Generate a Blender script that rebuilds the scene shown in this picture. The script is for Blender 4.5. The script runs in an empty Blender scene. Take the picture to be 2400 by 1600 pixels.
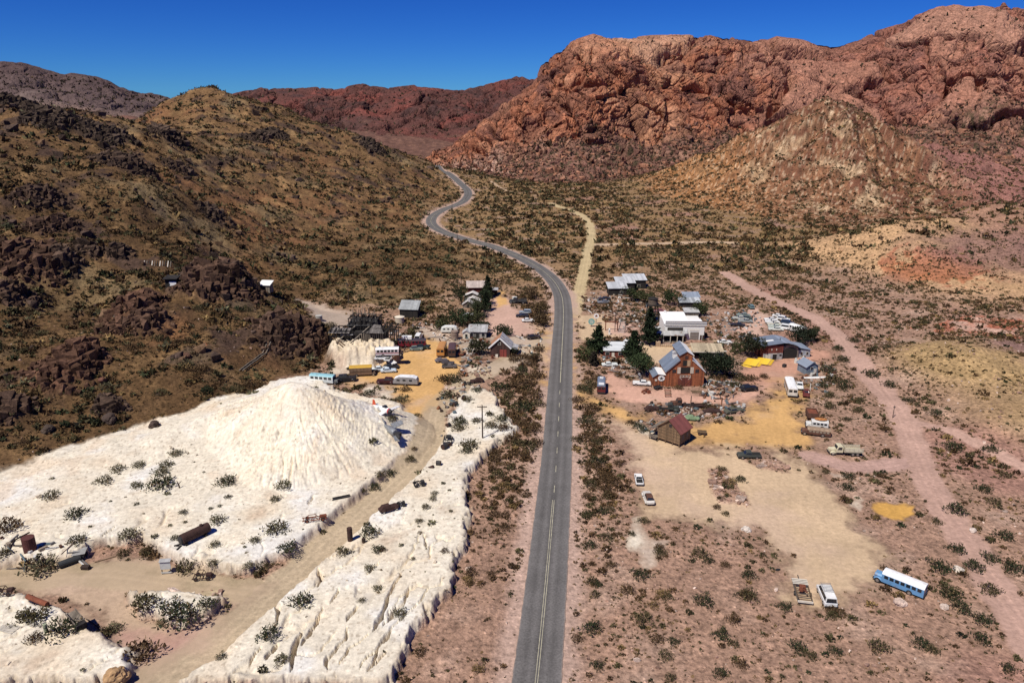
import bpy, bmesh, math, random
import numpy as np
from mathutils import Vector, Matrix
R = math.radians
random.seed(7)
rng = np.random.default_rng(11)
SC = bpy.context.scene
COL = SC.collection

# ---------------------------------------------------------------- camera, sky, sun, exposure
CAM_H, FPX = 78.0, 1733.0                       # drone height in metres; focal length in pixels of a 2400 px wide frame
PITCH = math.atan(570.0 / FPX)
SP, CP = math.sin(PITCH), math.cos(PITCH)
cam_data = bpy.data.cameras.new("camera")
cam = bpy.data.objects.new("camera", cam_data)
COL.objects.link(cam)
cam.location = (0, 0, CAM_H)
cam.rotation_euler = (math.pi / 2 - PITCH, 0, 0)
cam_data.sensor_width = 36.0
cam_data.lens = 36.0 * FPX / 2400.0
cam_data.clip_start = 0.5
cam_data.clip_end = 20000
SC.camera = cam

SUN_EL, SUN_AZ = R(56), R(222)                  # compass bearing of the sun, clockwise from +Y (behind the camera, to its left)
to_sun = Vector((math.sin(SUN_AZ) * math.cos(SUN_EL), math.cos(SUN_AZ) * math.cos(SUN_EL), math.sin(SUN_EL)))
sun_data = bpy.data.lights.new("sun", 'SUN')
sun_data.energy = 5.0
sun_data.angle = R(0.5)
sun_data.color = (1.0, 0.95, 0.85)
sun = bpy.data.objects.new("sun", sun_data)
COL.objects.link(sun)
sun.rotation_euler = to_sun.to_track_quat('Z', 'Y').to_euler()
sun.location = (0, 0, 400)

world = bpy.data.worlds.new("World")
SC.world = world
world.use_nodes = True
wn = world.node_tree
wn.nodes.clear()
sky = wn.nodes.new('ShaderNodeTexSky')
sky.sky_type = 'NISHITA'
sky.sun_disc = False
sky.sun_elevation = SUN_EL
sky.sun_rotation = SUN_AZ
sky.altitude = 3500
sky.air_density = 1.0
sky.dust_density = 0.0
sky.ozone_density = 4.0
hs = wn.nodes.new('ShaderNodeHueSaturation')
hs.inputs['Saturation'].default_value = 1.25
hs.inputs['Hue'].default_value = 0.515
gm = wn.nodes.new('ShaderNodeMix'); gm.data_type = 'RGBA'; gm.blend_type = 'MULTIPLY'
gm.inputs[0].default_value = 1.0; gm.inputs[7].default_value = (.30, .84, 1.62, 1)      # deep polarised desert blue
bg = wn.nodes.new('ShaderNodeBackground')
bg.inputs['Strength'].default_value = 0.05
wo = wn.nodes.new('ShaderNodeOutputWorld')
wn.links.new(sky.outputs[0], hs.inputs['Color'])
wn.links.new(hs.outputs[0], gm.inputs[6]); wn.links.new(gm.outputs[2], bg.inputs['Color'])
wn.links.new(bg.outputs[0], wo.inputs['Surface'])

SC.view_settings.view_transform = 'Standard'
SC.view_settings.look = 'None'
SC.view_settings.exposure = 0.0
SC.view_settings.gamma = 1.0
SC.view_settings.use_curve_mapping = False
SC.cycles.max_bounces = 5
SC.cycles.diffuse_bounces = 2
SC.cycles.glossy_bounces = 2

# ---------------------------------------------------------------- tagging
def tag(o, label=None, cat=None, group=None, kind=None):
    if label: o['label'] = label
    if cat: o['category'] = cat
    if group: o['group'] = group
    if kind: o['kind'] = kind
    return o

# ---------------------------------------------------------------- survey: sight lines of the photograph (2400 x 1600) to the ground
def ray(px, py):
    u = (px - 1200.0) / FPX; v = (py - 800.0) / FPX
    return u, CP - v * SP, -(SP + v * CP)
def atZ(px, py, z=0.0):
    a, b, c = ray(px, py); t = (z - CAM_H) / c
    return (a * t, b * t, z)
def atD(px, py, d):
    a, b, c = ray(px, py); t = d / b
    return (a * t, d, CAM_H + c * t)
def sstep(a, b, x):
    t = np.clip((x - a) / (b - a), 0, 1)
    return t * t * (3 - 2 * t)

# ---------------------------------------------------------------- noise
_perm = rng.permutation(4096).astype(np.int64)
def _h(i, j, k=0):
    return _perm[(_perm[(_perm[i & 4095] + j) & 4095] + k) & 4095]
_ga = rng.random(4096) * 2 * np.pi
_gx, _gy = np.cos(_ga), np.sin(_ga)
_g3 = rng.normal(size=(4096, 3)); _g3 /= np.linalg.norm(_g3, axis=1)[:, None]
_rv = rng.random((4096, 3))
def pn2(x, y, s=0):
    xi = np.floor(x).astype(np.int64); yi = np.floor(y).astype(np.int64)
    xf = x - xi; yf = y - yi
    u = xf * xf * xf * (xf * (xf * 6 - 15) + 10); v = yf * yf * yf * (yf * (yf * 6 - 15) + 10)
    def g(a, b):
        h = _h(xi + a, yi + b, s)
        return _gx[h] * (xf - a) + _gy[h] * (yf - b)
    n0 = g(0, 0); n0 = n0 + u * (g(1, 0) - n0)
    n1 = g(0, 1); n1 = n1 + u * (g(1, 1) - n1)
    return (n0 + v * (n1 - n0)) * 1.5
def fbm2(x, y, oct=4, s=0, lac=2.03, gain=.5):
    a = 1.0; t = 0.0; r = 0
    for o in range(oct):
        r = r + a * pn2(x, y, s + o * 17); t += a; a *= gain; x = x * lac + 13.7; y = y * lac - 7.1
    return r / t
def ridged2(x, y, oct=4, s=0):
    a = 1.0; t = 0.0; r = 0
    for o in range(oct):
        r = r + a * (1 - np.abs(pn2(x, y, s + o * 31)) * 1.6); t += a; a *= .5; x = x * 2.07 + 3.1; y = y * 2.07 + 9.2
    return r / t
def pn3(x, y, z, s=0):
    xi = np.floor(x).astype(np.int64); yi = np.floor(y).astype(np.int64); zi = np.floor(z).astype(np.int64)
    xf = x - xi; yf = y - yi; zf = z - zi
    u = xf * xf * (3 - 2 * xf); v = yf * yf * (3 - 2 * yf); w = zf * zf * (3 - 2 * zf)
    def g(a, b, c):
        q = _g3[_h(xi + a, yi + b, zi + c + s)]
        return q[:, 0] * (xf - a) + q[:, 1] * (yf - b) + q[:, 2] * (zf - c)
    def lx(b, c):
        n = g(0, b, c); return n + u * (g(1, b, c) - n)
    def ly(c):
        n = lx(0, c); return n + v * (lx(1, c) - n)
    n = ly(0)
    return (n + w * (ly(1) - n)) * 1.6
def fbm3(x, y, z, oct=4, s=0):
    a = 1.0; t = 0.0; r = 0
    for o in range(oct):
        r = r + a * pn3(x, y, z, s + o * 17); t += a; a *= .5; x = x * 2.03 + 1.7; y = y * 2.03 - 7.1; z = z * 2.03 + 4.4
    return r / t
def vor3(x, y, z, s=0):
    """distance to the border between the two nearest cells, and a random number of the cell"""
    xi = np.floor(x).astype(np.int64); yi = np.floor(y).astype(np.int64); zi = np.floor(z).astype(np.int64)
    f1 = np.full(x.shape, 9.0); f2 = f1.copy(); cid = np.zeros(x.shape)
    for a in (-1, 0, 1):
        for b in (-1, 0, 1):
            for c in (-1, 0, 1):
                h = _h(xi + a, yi + b, zi + c + s); q = _rv[h]
                d = np.sqrt((xi + a + q[:, 0] - x) ** 2 + (yi + b + q[:, 1] - y) ** 2 + (zi + c + q[:, 2] - z) ** 2)
                m = d < f1
                f2 = np.where(m, f1, np.minimum(f2, d)); cid = np.where(m, h / 4096.0, cid); f1 = np.where(m, d, f1)
    return f2 - f1, cid
def vor2(x, y, s=0):
    xi = np.floor(x).astype(np.int64); yi = np.floor(y).astype(np.int64)
    f1 = np.full(x.shape, 9.0); f2 = f1.copy(); cid = np.zeros(x.shape)
    for a in (-1, 0, 1):
        for b in (-1, 0, 1):
            h = _h(xi + a, yi + b, s); q = _rv[h]
            d = np.sqrt((xi + a + q[:, 0] - x) ** 2 + (yi + b + q[:, 1] - y) ** 2)
            m = d < f1
            f2 = np.where(m, f1, np.minimum(f2, d)); cid = np.where(m, h / 4096.0, cid); f1 = np.where(m, d, f1)
    return f2 - f1, cid
# ================================================================ TERRAIN
# survey points of the valley and its near hills: thin-plate spline through them
CP3 = []
for p in [(1200,1600),(1250,1200),(1300,900),(1300,750),(1200,620),(1050,545),(1150,480),(1092,452),(1030,392),(1400,600),
          (1500,500),(1700,560),(1600,700),(1800,700),(1900,900),(2080,1100),(2300,1400),(2390,1590),(1700,1300),(1600,1000),
          (2000,1590),(700,1590),(100,1590),(0,1300),(400,1350),(900,1100),(1000,950),(900,850),(1100,800),(1130,690),(1180,640),
          (980,760),(300,1150),(600,1050),(1400,450),(1250,430),(1520,445),(1700,492),(1900,520),(2050,560),(1970,640),(1900,740),
          (2010,820),(2070,890),(2060,960),(2150,1020),(2310,1060),(1150,410),(1560,400),(2200,1200),(2380,1250),(740,725),(1015,520)]:
    CP3.append(atZ(p[0], p[1], 0.0))
for px, py, z in [(-150,1190,.5),(0,1140,.5),(120,1098,.5),(330,1012,.5),(500,950,.5),(700,868,.3),(768,845,0),(815,792,2),(680,700,1),
                  (640,690,2),(900,690,1),(800,680,1.5),(1050,650,1),(1120,600,.5),(950,600,2),(1000,560,1.5),(2120,800,1)]:
    CP3.append(atZ(px, py, z))
for px, py, d in [(0,870,185),(0,600,250),(0,400,330),(0,300,405),(0,240,490),(-300,236,490),(-300,600,250),(-300,900,170),(-700,240,480),
                  (200,700,245),(200,500,310),(200,350,400),(150,262,500),(300,285,520),(400,600,290),(400,450,350),(400,330,480),
                  (530,625,262),(600,690,250),(700,755,240),(690,800,225),(560,800,212),(450,850,195),(250,850,192),(600,640,320),(520,560,340),
                  (330,300,640),(250,300,640),(340,285,700),(380,246,700),(200,310,620),(490,205,720),(430,225,705),(560,225,725),(640,272,690),(700,300,680),(830,322,690),(905,350,730),(975,377,810),
                  (500,400,480),(700,450,480),(600,520,400),(850,500,480),(900,420,620),(800,600,365),(960,500,500),(1000,440,640),
                  (1960,228,650),(1910,262,645),(1850,300,640),(1750,360,650),(1630,410,670),(1950,400,570),(1800,430,590),(2010,262,655),(2060,292,660),
                  (2150,345,670),(2250,372,700),(2350,395,720),(2450,398,740),(2350,440,640),(2150,410,560),(2230,500,500),(2030,470,540),
                  (2150,520,372),(2205,515,385),(2080,560,352),(2250,500,420),(2400,480,430),(2300,600,330),(2200,650,310),(2400,620,320),(2400,700,280),
                  (2240,815,205),(2350,900,188),(2400,980,165),(2600,900,190),(2700,600,330)]:
    CP3.append(atD(px, py, d))
CP3 += [(-420,900,45),(-280,950,35),(-150,950,10),(330,830,25),(0,1050,6),(200,950,4),(620,560,45),(700,900,60),(300,60,0),(-300,60,3),
        (0,20,0),(-700,900,60),(-800,300,70),(600,150,20),(0,1400,20),(-500,1400,60),(700,1400,60)]
CP3 = np.array(CP3)
def _U(r2):
    return np.where(r2 > 1e-12, r2 * np.log(r2 + 1e-20), 0.0)
_S = 100.0
_P = CP3[:, :2] / _S
_n = len(_P)
_K = _U(((_P[:, None] - _P[None]) ** 2).sum(-1)) + np.eye(_n) * 0.004
_A = np.block([[_K, np.ones((_n, 1)), _P], [np.ones((1, _n)), np.zeros((1, 3))], [_P.T, np.zeros((2, 3))]])
_W = np.linalg.solve(_A, np.concatenate([CP3[:, 2], np.zeros(3)]))
def tps(x, y):
    out = np.empty(x.shape)
    X = x.ravel() / _S; Y = y.ravel() / _S; o = out.ravel()
    for i in range(0, len(X), 40000):
        a = X[i:i + 40000]; b = Y[i:i + 40000]
        r2 = (a[:, None] - _P[None, :, 0]) ** 2 + (b[:, None] - _P[None, :, 1]) ** 2
        o[i:i + 40000] = _U(r2) @ _W[:_n] + _W[_n] + _W[_n + 1] * a + _W[_n + 2] * b
    return o.reshape(x.shape)
RX0, RY0, RST = -900.0, 10.0, 5.0
_gx_, _gy_ = np.meshgrid(np.arange(RX0, 901, RST), np.arange(RY0, 1300, RST))
RAST = tps(_gx_, _gy_)
def bil(G, x, y):
    fx = np.clip((x - RX0) / RST, 0, G.shape[1] - 1.001); fy = np.clip((y - RY0) / RST, 0, G.shape[0] - 1.001)
    i = fx.astype(int); j = fy.astype(int); u = fx - i; v = fy - j
    return (G[j, i] * (1 - u) + G[j, i + 1] * u) * (1 - v) + (G[j + 1, i] * (1 - u) + G[j + 1, i + 1] * u) * v

def ground0(px, py):                 # sight line to the smooth survey surface
    a, b, c = ray(px, py)
    t = np.linspace(40, 1100, 4000); z = bil(RAST, a * t, b * t)
    k = np.argmax(CAM_H + c * t < z)
    if k == 0: k = len(t) - 1
    return (a * t[k], b * t[k])
def poly(pts):
    return np.array([ground0(*p) for p in pts])
def seg_dist(x, y, P, closed=False):
    """distance to a polyline, parameter index of the nearest point"""
    best = np.full(x.shape, 1e9); par = np.zeros(x.shape); n = len(P)
    for i in range(n if closed else n - 1):
        a = P[i]; b = P[(i + 1) % n]; d = b - a; L = (d * d).sum() + 1e-9
        t = np.clip(((x - a[0]) * d[0] + (y - a[1]) * d[1]) / L, 0, 1)
        q = np.hypot(x - a[0] - t * d[0], y - a[1] - t * d[1])
        m = q < best; best = np.where(m, q, best); par = np.where(m, i + t, par)
    return best, par
def inside(x, y, P):
    r = np.zeros(x.shape, bool); n = len(P)
    for i in range(n):
        a = P[i]; b = P[(i + 1) % n]
        if a[1] == b[1]: continue
        c = ((a[1] > y) != (b[1] > y)) & (x < (b[0] - a[0]) * (y - a[1]) / (b[1] - a[1]) + a[0])
        r ^= c
    return r
def smooth_line(P, n=6):
    P = np.array(P, float); out = []
    for i in range(len(P) - 1):
        p0 = P[max(i - 1, 0)]; p1 = P[i]; p2 = P[i + 1]; p3 = P[min(i + 2, len(P) - 1)]
        for k in range(n):
            t = k / n
            out.append(.5 * (2 * p1 + (p2 - p0) * t + (2 * p0 - 5 * p1 + 4 * p2 - p3) * t * t + (3 * p1 - p0 - 3 * p2 + p3) * t ** 3))
    out.append(P[-1])
    return np.array(out)
def sdf(x, y, P, margin=12.0):
    """signed distance, positive inside; far points get -margin"""
    out = np.full(x.shape, -margin)
    m = (x > P[:, 0].min() - margin) & (x < P[:, 0].max() + margin) & (y > P[:, 1].min() - margin) & (y < P[:, 1].max() + margin)
    if m.any():
        d, _ = seg_dist(x[m], y[m], P, True)
        out[m] = np.where(inside(x[m], y[m], P), d, -np.minimum(d, margin))
    return out

# ---- plan of the place
ROAD = smooth_line([ground0(*p) for p in [(1235,1800),(1257,1600),(1277,1400),(1292,1230),(1305,1066),(1313,900),(1317,820),(1320,760),(1320,720),
        (1315,690),(1298,660),(1270,634),(1232,610),(1190,591),(1150,576),(1105,564),(1060,551),(1030,540),(1014,529),(1010,517),(1018,503),(1040,490),
        (1066,481),(1086,472),(1097,460),(1094,446),(1078,429),(1062,414),(1047,402),(1034,392),(1022,386)]])
ROADW = 3.45
TRACKS = {   # dirt tracks: centre line, half width
 'valley track': ([(1345,735),(1356,690),(1368,640),(1378,590),(1386,560),(1380,525),(1360,505),(1320,490),(1290,480)], 2.6),
 'pink track': ([(2450,1560),(2400,1475),(2350,1400),(2280,1290),(2205,1180),(2155,1090),(2130,1015),(2090,940),(2020,860),(1960,790),(1900,742),(1830,712),(1760,682),(1700,650)], 3.1),
 'far pink track': ([(2430,1110),(2290,1040),(2210,1005),(2130,990)], 1.6),
 'driveway': ([(300,1640),(380,1580),(480,1525),(560,1455),(640,1385),(720,1318),(800,1248),(880,1175),(955,1105),(1005,1035),(1020,960),(1080,905),(1150,868),(1225,822),(1300,790)], 3.4),
 'west driveway': ([(-60,1368),(100,1352),(250,1345),(400,1365),(520,1380),(620,1390)], 3.2),
 'rocky path': ([(1150,425),(1180,445),(1200,455)], 1.4),
 'far dirt strip': ([(1400,575),(1550,572),(1680,568),(1740,572)], 3.0),
 'east crosscut': ([(1900,1070),(2000,1095),(2140,1085)], 2.6),
}
TRACKS = {k: (smooth_line([ground0(*p) for p in v[0]], 4), v[1]) for k, v in TRACKS.items()}
# lots and patches: outline, colour, edge softness
YEL, PNK, TAN, GRY, ORG = (.56, .335, .135), (.52, .335, .26), (.53, .385, .245), (.44, .345, .265), (.50, .26, .15)
LOTS = [
 ('pink lot', poly([(1150,690),(1195,700),(1205,720),(1250,760),(1270,790),(1150,792),(1120,770),(1135,720)]), PNK, 1.5),
 ('pink lot', poly([(1395,880),(1440,870),(1480,903),(1600,912),(1700,925),(1780,895),(1840,885),(1800,935),(1700,952),(1560,958),(1440,940),(1410,920)]), (.54,.32,.235), 2),
 ('pink lot', poly([(1720,880),(1760,845),(1800,850),(1850,830),(1900,825),(1960,830),(1900,880),(1840,900),(1750,905)]), (.49,.27,.19), 2),
 ('pink lot', poly([(1700,780),(1740,730),(1770,720),(1800,735),(1800,780),(1770,800)]), PNK, 1.5),
 ('pink lot', poly([(1490,760),(1440,750),(1400,760),(1390,790),(1480,790)]), PNK, 1.5),
 ('grey lot', poly([(1130,790),(1290,788),(1250,840),(1180,870),(1130,890),(1090,870),(1190,830)]), GRY, 1.5),
 ('grey lot', poly([(970,770),(1030,765),(1080,790),(1120,800),(1130,830),(1010,810)]), GRY, 1.5),
 ('grey lot', poly([(1480,800),(1620,812),(1690,800),(1640,830),(1560,860),(1500,850)]), TAN, 1.5),
 ('grey lot', poly([(690,700),(740,710),(830,735),(830,760),(790,780),(740,745)]), GRY, 1.5),
 ('yellow lot', poly([(755,895),(840,888),(890,868),(930,825),(1000,790),(1075,812),(1095,872),(1060,905),(1015,960),(985,1000),(945,960),(905,903),(830,912)]), YEL, 1.5),
 ('yellow lot', poly([(1180,680),(1160,690),(1165,720),(1185,715)]), YEL, 1),
 ('yellow lot', poly([(1240,900),(1290,905),(1292,730),(1276,735),(1265,790),(1270,850)]), YEL, 2),
 ('yellow lot', poly([(1340,730),(1362,735),(1352,830),(1350,900),(1430,945),(1530,985),(1640,990),(1740,975),(1800,930),(1845,890),(1882,905),(1890,1000),(1930,1040),(1850,1052),(1700,1042),(1590,1045),(1480,1010),(1400,960),(1340,930)]), YEL, 3),
 ('tan lot', poly([(1425,985),(1500,1000),(1600,1050),(1850,1058),(1905,1095),(1990,1190),(2070,1300),(2075,1365),(2000,1405),(1900,1425),(1845,1405),(1825,1290),(1770,1245),(1650,1225),(1515,1210),(1485,1090)]), TAN, 2),
 ('tan lot', poly([(-60,1348),(100,1338),(200,1318),(330,1300),(450,1352),(620,1372),(600,1410),(500,1500),(400,1580),(330,1610),(285,1505),(205,1452),(130,1405),(0,1385),(-60,1388)]), (.43,.31,.215), 1.5),
 ('pink lot', poly([(290,1490),(380,1500),(470,1475),(520,1460),(470,1520),(400,1560),(340,1540)]), (.40,.24,.19), 2.5),
 ('tan lot', poly([(1345,740),(1420,735),(1440,790),(1400,800),(1352,800)]), TAN, 2),
 ('yellow patch', poly([(2060,1172),(2120,1180),(2128,1205),(2120,1220),(2060,1205),(2050,1190)]), (.56,.315,.085), .5),
]
ISLES = [poly(p) for p in [    # rough ground left standing inside the lots
 [(1480,985),(1530,990),(1560,1010),(1540,1030),(1500,1015)],[(1655,1098),(1700,1100),(1758,1185),(1690,1182),(1668,1160),(1672,1125)],
 [(1760,1055),(1800,1060),(1850,1090),(1850,1110),(1790,1100),(1730,1075)],[(1515,950),(1560,955),(1660,945),(1740,960),(1740,972),(1640,985),(1600,985),(1540,975)],
 [(300,1398),(330,1458),(420,1475),(508,1448),(548,1412),(510,1382),(420,1395)],[(1045,890),(1090,890),(1115,905),(1060,925),(1030,935)],[(1085,845),(1140,850),(1150,880),(1100,885),(1075,875)]]]
WHITE = [poly(p) for p in [
 [(-150,1195),(0,1150),(120,1105),(335,1015),(560,942),(660,895),(735,892),(800,930),(900,948),(975,960),(985,1000),(985,1045),(945,1095),(880,1148),(790,1222),(700,1300),(570,1352),(440,1335),(330,1275),(230,1290),(150,1330),(-100,1345)],
 [(1120,905),(1160,935),(1200,1000),(1215,1020),(1150,1065),(1098,1110),(1085,1170),(1108,1205),(1088,1250),(1086,1290),(1060,1390),(1012,1440),(960,1530),(930,1620),(420,1620),(560,1500),(680,1390),(760,1312),(850,1222),(935,1142),(1005,1065),(1040,1005),(1075,945)],
 [(305,1400),(330,1455),(420,1472),(505,1445),(543,1412),(510,1385),(420,1398)],
 [(-80,1395),(60,1405),(150,1435),(230,1490),(290,1520),(370,1528),(335,1575),(300,1620),(-120,1620)],
 [(765,885),(790,845),(830,815),(880,822),(905,868),(870,885)],
 [(1090,855),(1130,850),(1145,880),(1100,888)],[(1040,900),(1062,905),(1085,920),(1040,935)],
 [(1480,1210),(1500,1215),(1520,1260),(1560,1270),(1545,1330),(1510,1340),(1500,1300),(1470,1280)],
 [(1940,1105),(1975,1110),(1990,1125),(1950,1120)],[(2000,1160),(2025,1170),(2020,1200),(1985,1180)],
 [(1490,990),(1520,1010),(1550,1030),(1530,1040),(1490,1015)],[(860,905),(955,905),(930,940),(850,935)],
]]
MOUND = (ground0(690, 1010), 21.0)      # tailings cone: centre, height
_mx, _my, _mz = atD(690, 883, 161)
MOUND_C, MOUND_H = (_mx, _my), _mz
# rocky outcrops on the hills: pixel, radius m, height m, redness
OUTC = [((60,600),13,5,.7),((25,690),8,5,.4),((160,880),10,5,.9),((90,470),10,4,.3),((300,395),15,5,.2),((420,400),9,3,.2),((505,655),13,6,.6),
        ((560,660),8,5,.3),((690,800),11,7,.5),((655,810),8,5,.4),((735,810),6,4,.5),((320,730),10,7,.9),((345,770),7,5,.6),((270,780),5,3,.8),((255,960),4,3,.2),
        ((15,970),6,4,.4),((200,590),6,3,.2),((150,620),7,4,.2),((350,700),5,3,.8),((195,850),6,4,.9),((30,250),16,5,0),((130,290),20,6,0),((640,320),14,5,0),
        ((500,500),8,3,.1),((250,320),16,5,0),((390,320),14,4,.1),((870,345),14,4,-.2),((120,540),10,4,.5),((280,600),6,3,.2),((600,330),12,3,.1),((365,1030),3,2,.1)]
OUTC = [(ground0(*p), r, h, c) for p, r, h, c in OUTC]
CLIFF = (ground0(845, 862), ground0(800, 850))

HOLLOW = [(ground0(640, 1085), 8.0, 3.2), (ground0(600, 1010), 7.0, 1.8), (ground0(790, 1010), 6.0, 1.2)]
CRACKS = [[(655,590),(620,660),(600,740),(575,770)],[(745,640),(700,690),(650,740),(620,790),(560,850),(540,890)],[(420,715),(390,770),(365,815)],[(358,765),(345,820),(333,890)],[(500,760),(495,800),(450,850),(440,885)],
 [(560,780),(520,810),(480,870)],[(410,580),(425,610),(415,640)],[(285,670),(300,700),(290,745)],[(640,760),(590,820),(565,895)],[(690,640),(650,700),(610,755)],[(470,640),(455,690)],[(700,760),(660,820),(640,890)],[(760,690),(720,740),(690,800)],
 [(430,700),(400,760),(380,790)],[(215,870),(250,820)],[(530,700),(500,740)],[(590,560),(560,600)],[(610,830),(560,895)],[(400,360),(385,390)],[(720,480),(735,520)],[(-250,500),(-180,455)],[(-420,330),(-340,280)],[(-330,250),(-230,205)],[(-180,300),(-120,250)],[(300,800),(270,860)]]
CRACKS = [(np.array([ground0(a / 1.2625 + 420, b / 1.2625 + 890) for a, b in c]), .34 if i in (2, 3, 7) else .17 + .10 * ((i * 7) % 3 == 0)) for i, c in enumerate(CRACKS)]
def CRK(x, y, wig, wig2):
    out = np.zeros(x.shape); wx = x + wig * .9 + wig2 * .45; wy = y - wig * .6
    for P, w in CRACKS:
        m = (x > P[:, 0].min() - 3) & (x < P[:, 0].max() + 3) & (y > P[:, 1].min() - 3) & (y < P[:, 1].max() + 3)
        if not m.any(): continue
        d, pt = seg_dist(wx[m], wy[m], P); t = pt / (len(P) - 1); we = w * (.25 + .95 * np.sin(np.pi * np.clip(t, 0, 1)) ** .7) * (1 + .8 * wig[m])
        out[m] = np.maximum(out[m], sstep(we * 1.15, we * .5, d + wig2[m] * .10) * (.6 + 3.2 * we))
    return out
CONEP = np.concatenate([poly([(1500,447),(1600,472),(1700,494),(1800,512),(1900,522),(2050,536),(2230,532),(2330,490)]), [(430,620),(420,800),(250,800),(160,720)]])
LHP = np.concatenate([poly([(-900,1300),(-300,1245),(0,1150),(120,1105),(335,1015),(560,942),(690,882),(768,850),(818,795),(790,748),(735,742),(680,700),(760,705),(860,715),(960,712),(1040,672),(1120,612),(1050,566),(990,530),(985,500),(1040,462),(1035,430),(1000,392)]), [(-150,1000),(-300,1250),(-900,1250),(-900,100)]])
def LH(x, y, wig): s_ = sdf(x, y, LHP, 60); q_ = np.where(y > 290, 12.0, 2.0); return sstep(-q_, q_, s_ + wig * q_ * 1.6)
def road_z(par):
    i = np.clip(par, 0, len(ROAD) - 1.001).astype(int); f = par - i
    return ROADZ[i] * (1 - f) + ROADZ[np.minimum(i + 1, len(ROAD) - 1)] * f
ROADZ = np.maximum(bil(RAST, ROAD[:, 0], ROAD[:, 1]), 0)
for _ in range(40):
    ROADZ[1:-1] = (ROADZ[:-2] + ROADZ[2:] + 2 * ROADZ[1:-1]) / 4

def fields(x, y):
    """height and region weights of the ground at plan positions x, y (1-D arrays)"""
    F = {}
    z0 = bil(RAST, x, y)
    wig = fbm2(x / 6.0, y / 6.0, 4, 3); wig2 = fbm2(x / 2.2, y / 2.2, 3, 9)
    hill = sstep(1.0, 9.0, z0)
    lot = np.zeros(x.shape); lotc = np.zeros(x.shape + (3,))
    isle = np.zeros(x.shape)
    for P in ISLES:
        isle = np.maximum(isle, sstep(-.8, .8, sdf(x, y, P) + wig * 1.6))
    for nm, P, c, soft in LOTS:
        w = sstep(-soft * 1.7, soft * 1.7, sdf(x, y, P) + wig * (2.2 + soft * 1.6) + wig2 * 1.4)
        lotc = lotc * (1 - w[:, None]) + np.array(c) * w[:, None]; lot = np.maximum(lot, w)
    lot = lot * (1 - isle)
    white = np.zeros(x.shape); wd = np.full(x.shape, -12.0)
    for P in WHITE:
        s = sdf(x, y, P); wd = np.maximum(wd, s + wig * 1.8 + wig2 * .6)
    wt = np.full(x.shape, -12.0)
    for P in WHITE[:4]: wt = np.maximum(wt, sdf(x, y, P) + wig * 1.8 + wig2 * .6)
    white = sstep(-.3, .3, wd)
    trk = np.zeros(x.shape); trid = np.zeros(x.shape); rut = np.zeros(x.shape)
    for k, (nm, (P, hw)) in enumerate(TRACKS.items()):
        m = (x > P[:, 0].min() - 14) & (x < P[:, 0].max() + 14) & (y > P[:, 1].min() - 14) & (y < P[:, 1].max() + 14)
        if not m.any(): continue
        d = np.full(x.shape, 99.0); d[m], _ = seg_dist(x[m], y[m], P)
        w = sstep(hw + .9, hw - .5, d - wig * 1.2 - wig2 * .5)
        up = w > trk; trk = np.maximum(trk, w); trid = np.where(up, k + 1, trid)
        rut = np.maximum(rut, np.exp(-((d - .8) / .3) ** 2) * w)
    dr, par = seg_dist(x, y, ROAD)
    F['dr'] = dr
    bare = np.maximum(lot, trk)
    F.update(lot=lot, lotc=lotc, trk=trk, trid=trid, isle=isle, rut=rut)
    # relief
    big = fbm2(x / 70.0, y / 70.0, 4, 40); rid = ridged2(x / 55.0, y / 55.0, 4, 60)
    z = z0 + hill * (big * 4.0 + (rid - .55) * 5.0) * sstep(0, 20, z0 + 3)
    z = z + (wig * .35 + wig2 * .10) * (1 - .85 * bare) * (1 - .7 * white) + (fbm2(x / 25., y / 25., 3, 77) * .5) * (1 - bare)
    z = z + hill * (fbm2(x / 9., y / 9., 4, 5) * 1.3)
    cone_w = sstep(3, 20, z0) * sstep(60, 110, x) * sstep(440, 500, y)
    th_ = np.arctan2(y - 655, x - 291); rr2 = np.hypot(x - 291, y - 655)
    z = z + cone_w * ((ridged2(th_ * 2.3 + fbm2(x / 60, y / 60, 2, 4) * .6, rr2 / 130, 3, 66) - .62) * 19 + (ridged2(x / 30, y / 30, 3, 68) - .6) * 3.5 + fbm2(x / 18, y / 18, 3, 67) * 1.4) * sstep(8, 60, rr2)
    # rock bands breaking through the left slopes
    lh = LH(x, y, wig)
    rk = sstep(.16, .34, fbm2(x / 20, y / 20, 4, 81) + .22 * rid - .08) * hill * lh
    er, cr_ = vor2(x / 4.0 + wig * .6, y / 4.0, 15)
    z = z + rk * ((cr_ - .3) * .7)
    F['rk'] = rk; F['lh'] = lh
    # outcrops
    out = np.zeros(x.shape); outred = np.zeros(x.shape)
    for (cx, cy), r, h, c in OUTC:
        m = (np.abs(x - cx) < r * 1.8) & (np.abs(y - cy) < r * 1.8)
        if not m.any(): continue
        xx, yy = x[m], y[m]
        d = np.hypot(xx - cx, (yy - cy) * .9) / r + fbm2(xx / (r * .5), yy / (r * .5), 3, 21) * .55
        w = sstep(1.15, .35, d)
        e, cid = vor2(xx / 3.2 + fbm2(xx / 3, yy / 3, 2, 8) * .4, yy / 3.2, 5)
        zz = w * (h * .55 + fbm2(xx / 5, yy / 5, 3, 12) * h * .2)
        z[m] += zz
        out[m] = np.maximum(out[m], w); outred[m] = np.where(w > .3, c, outred[m])
    F['out'] = out; F['outred'] = outred
    # tailings cone
    dx = x - MOUND_C[0]; dy = y - MOUND_C[1]; rr = np.hypot(dx, dy * .95); th = np.arctan2(dy, dx)
    rad = 29 + 5 * np.sin(th * 2 + 2.6) + 4 * np.sin(th * 3 + .4)
    cone = np.clip(1 - rr / rad, 0, 1)
    cone = np.where(cone > .93, .93 + (cone - .93) * .35, cone) ** 1.12
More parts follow.
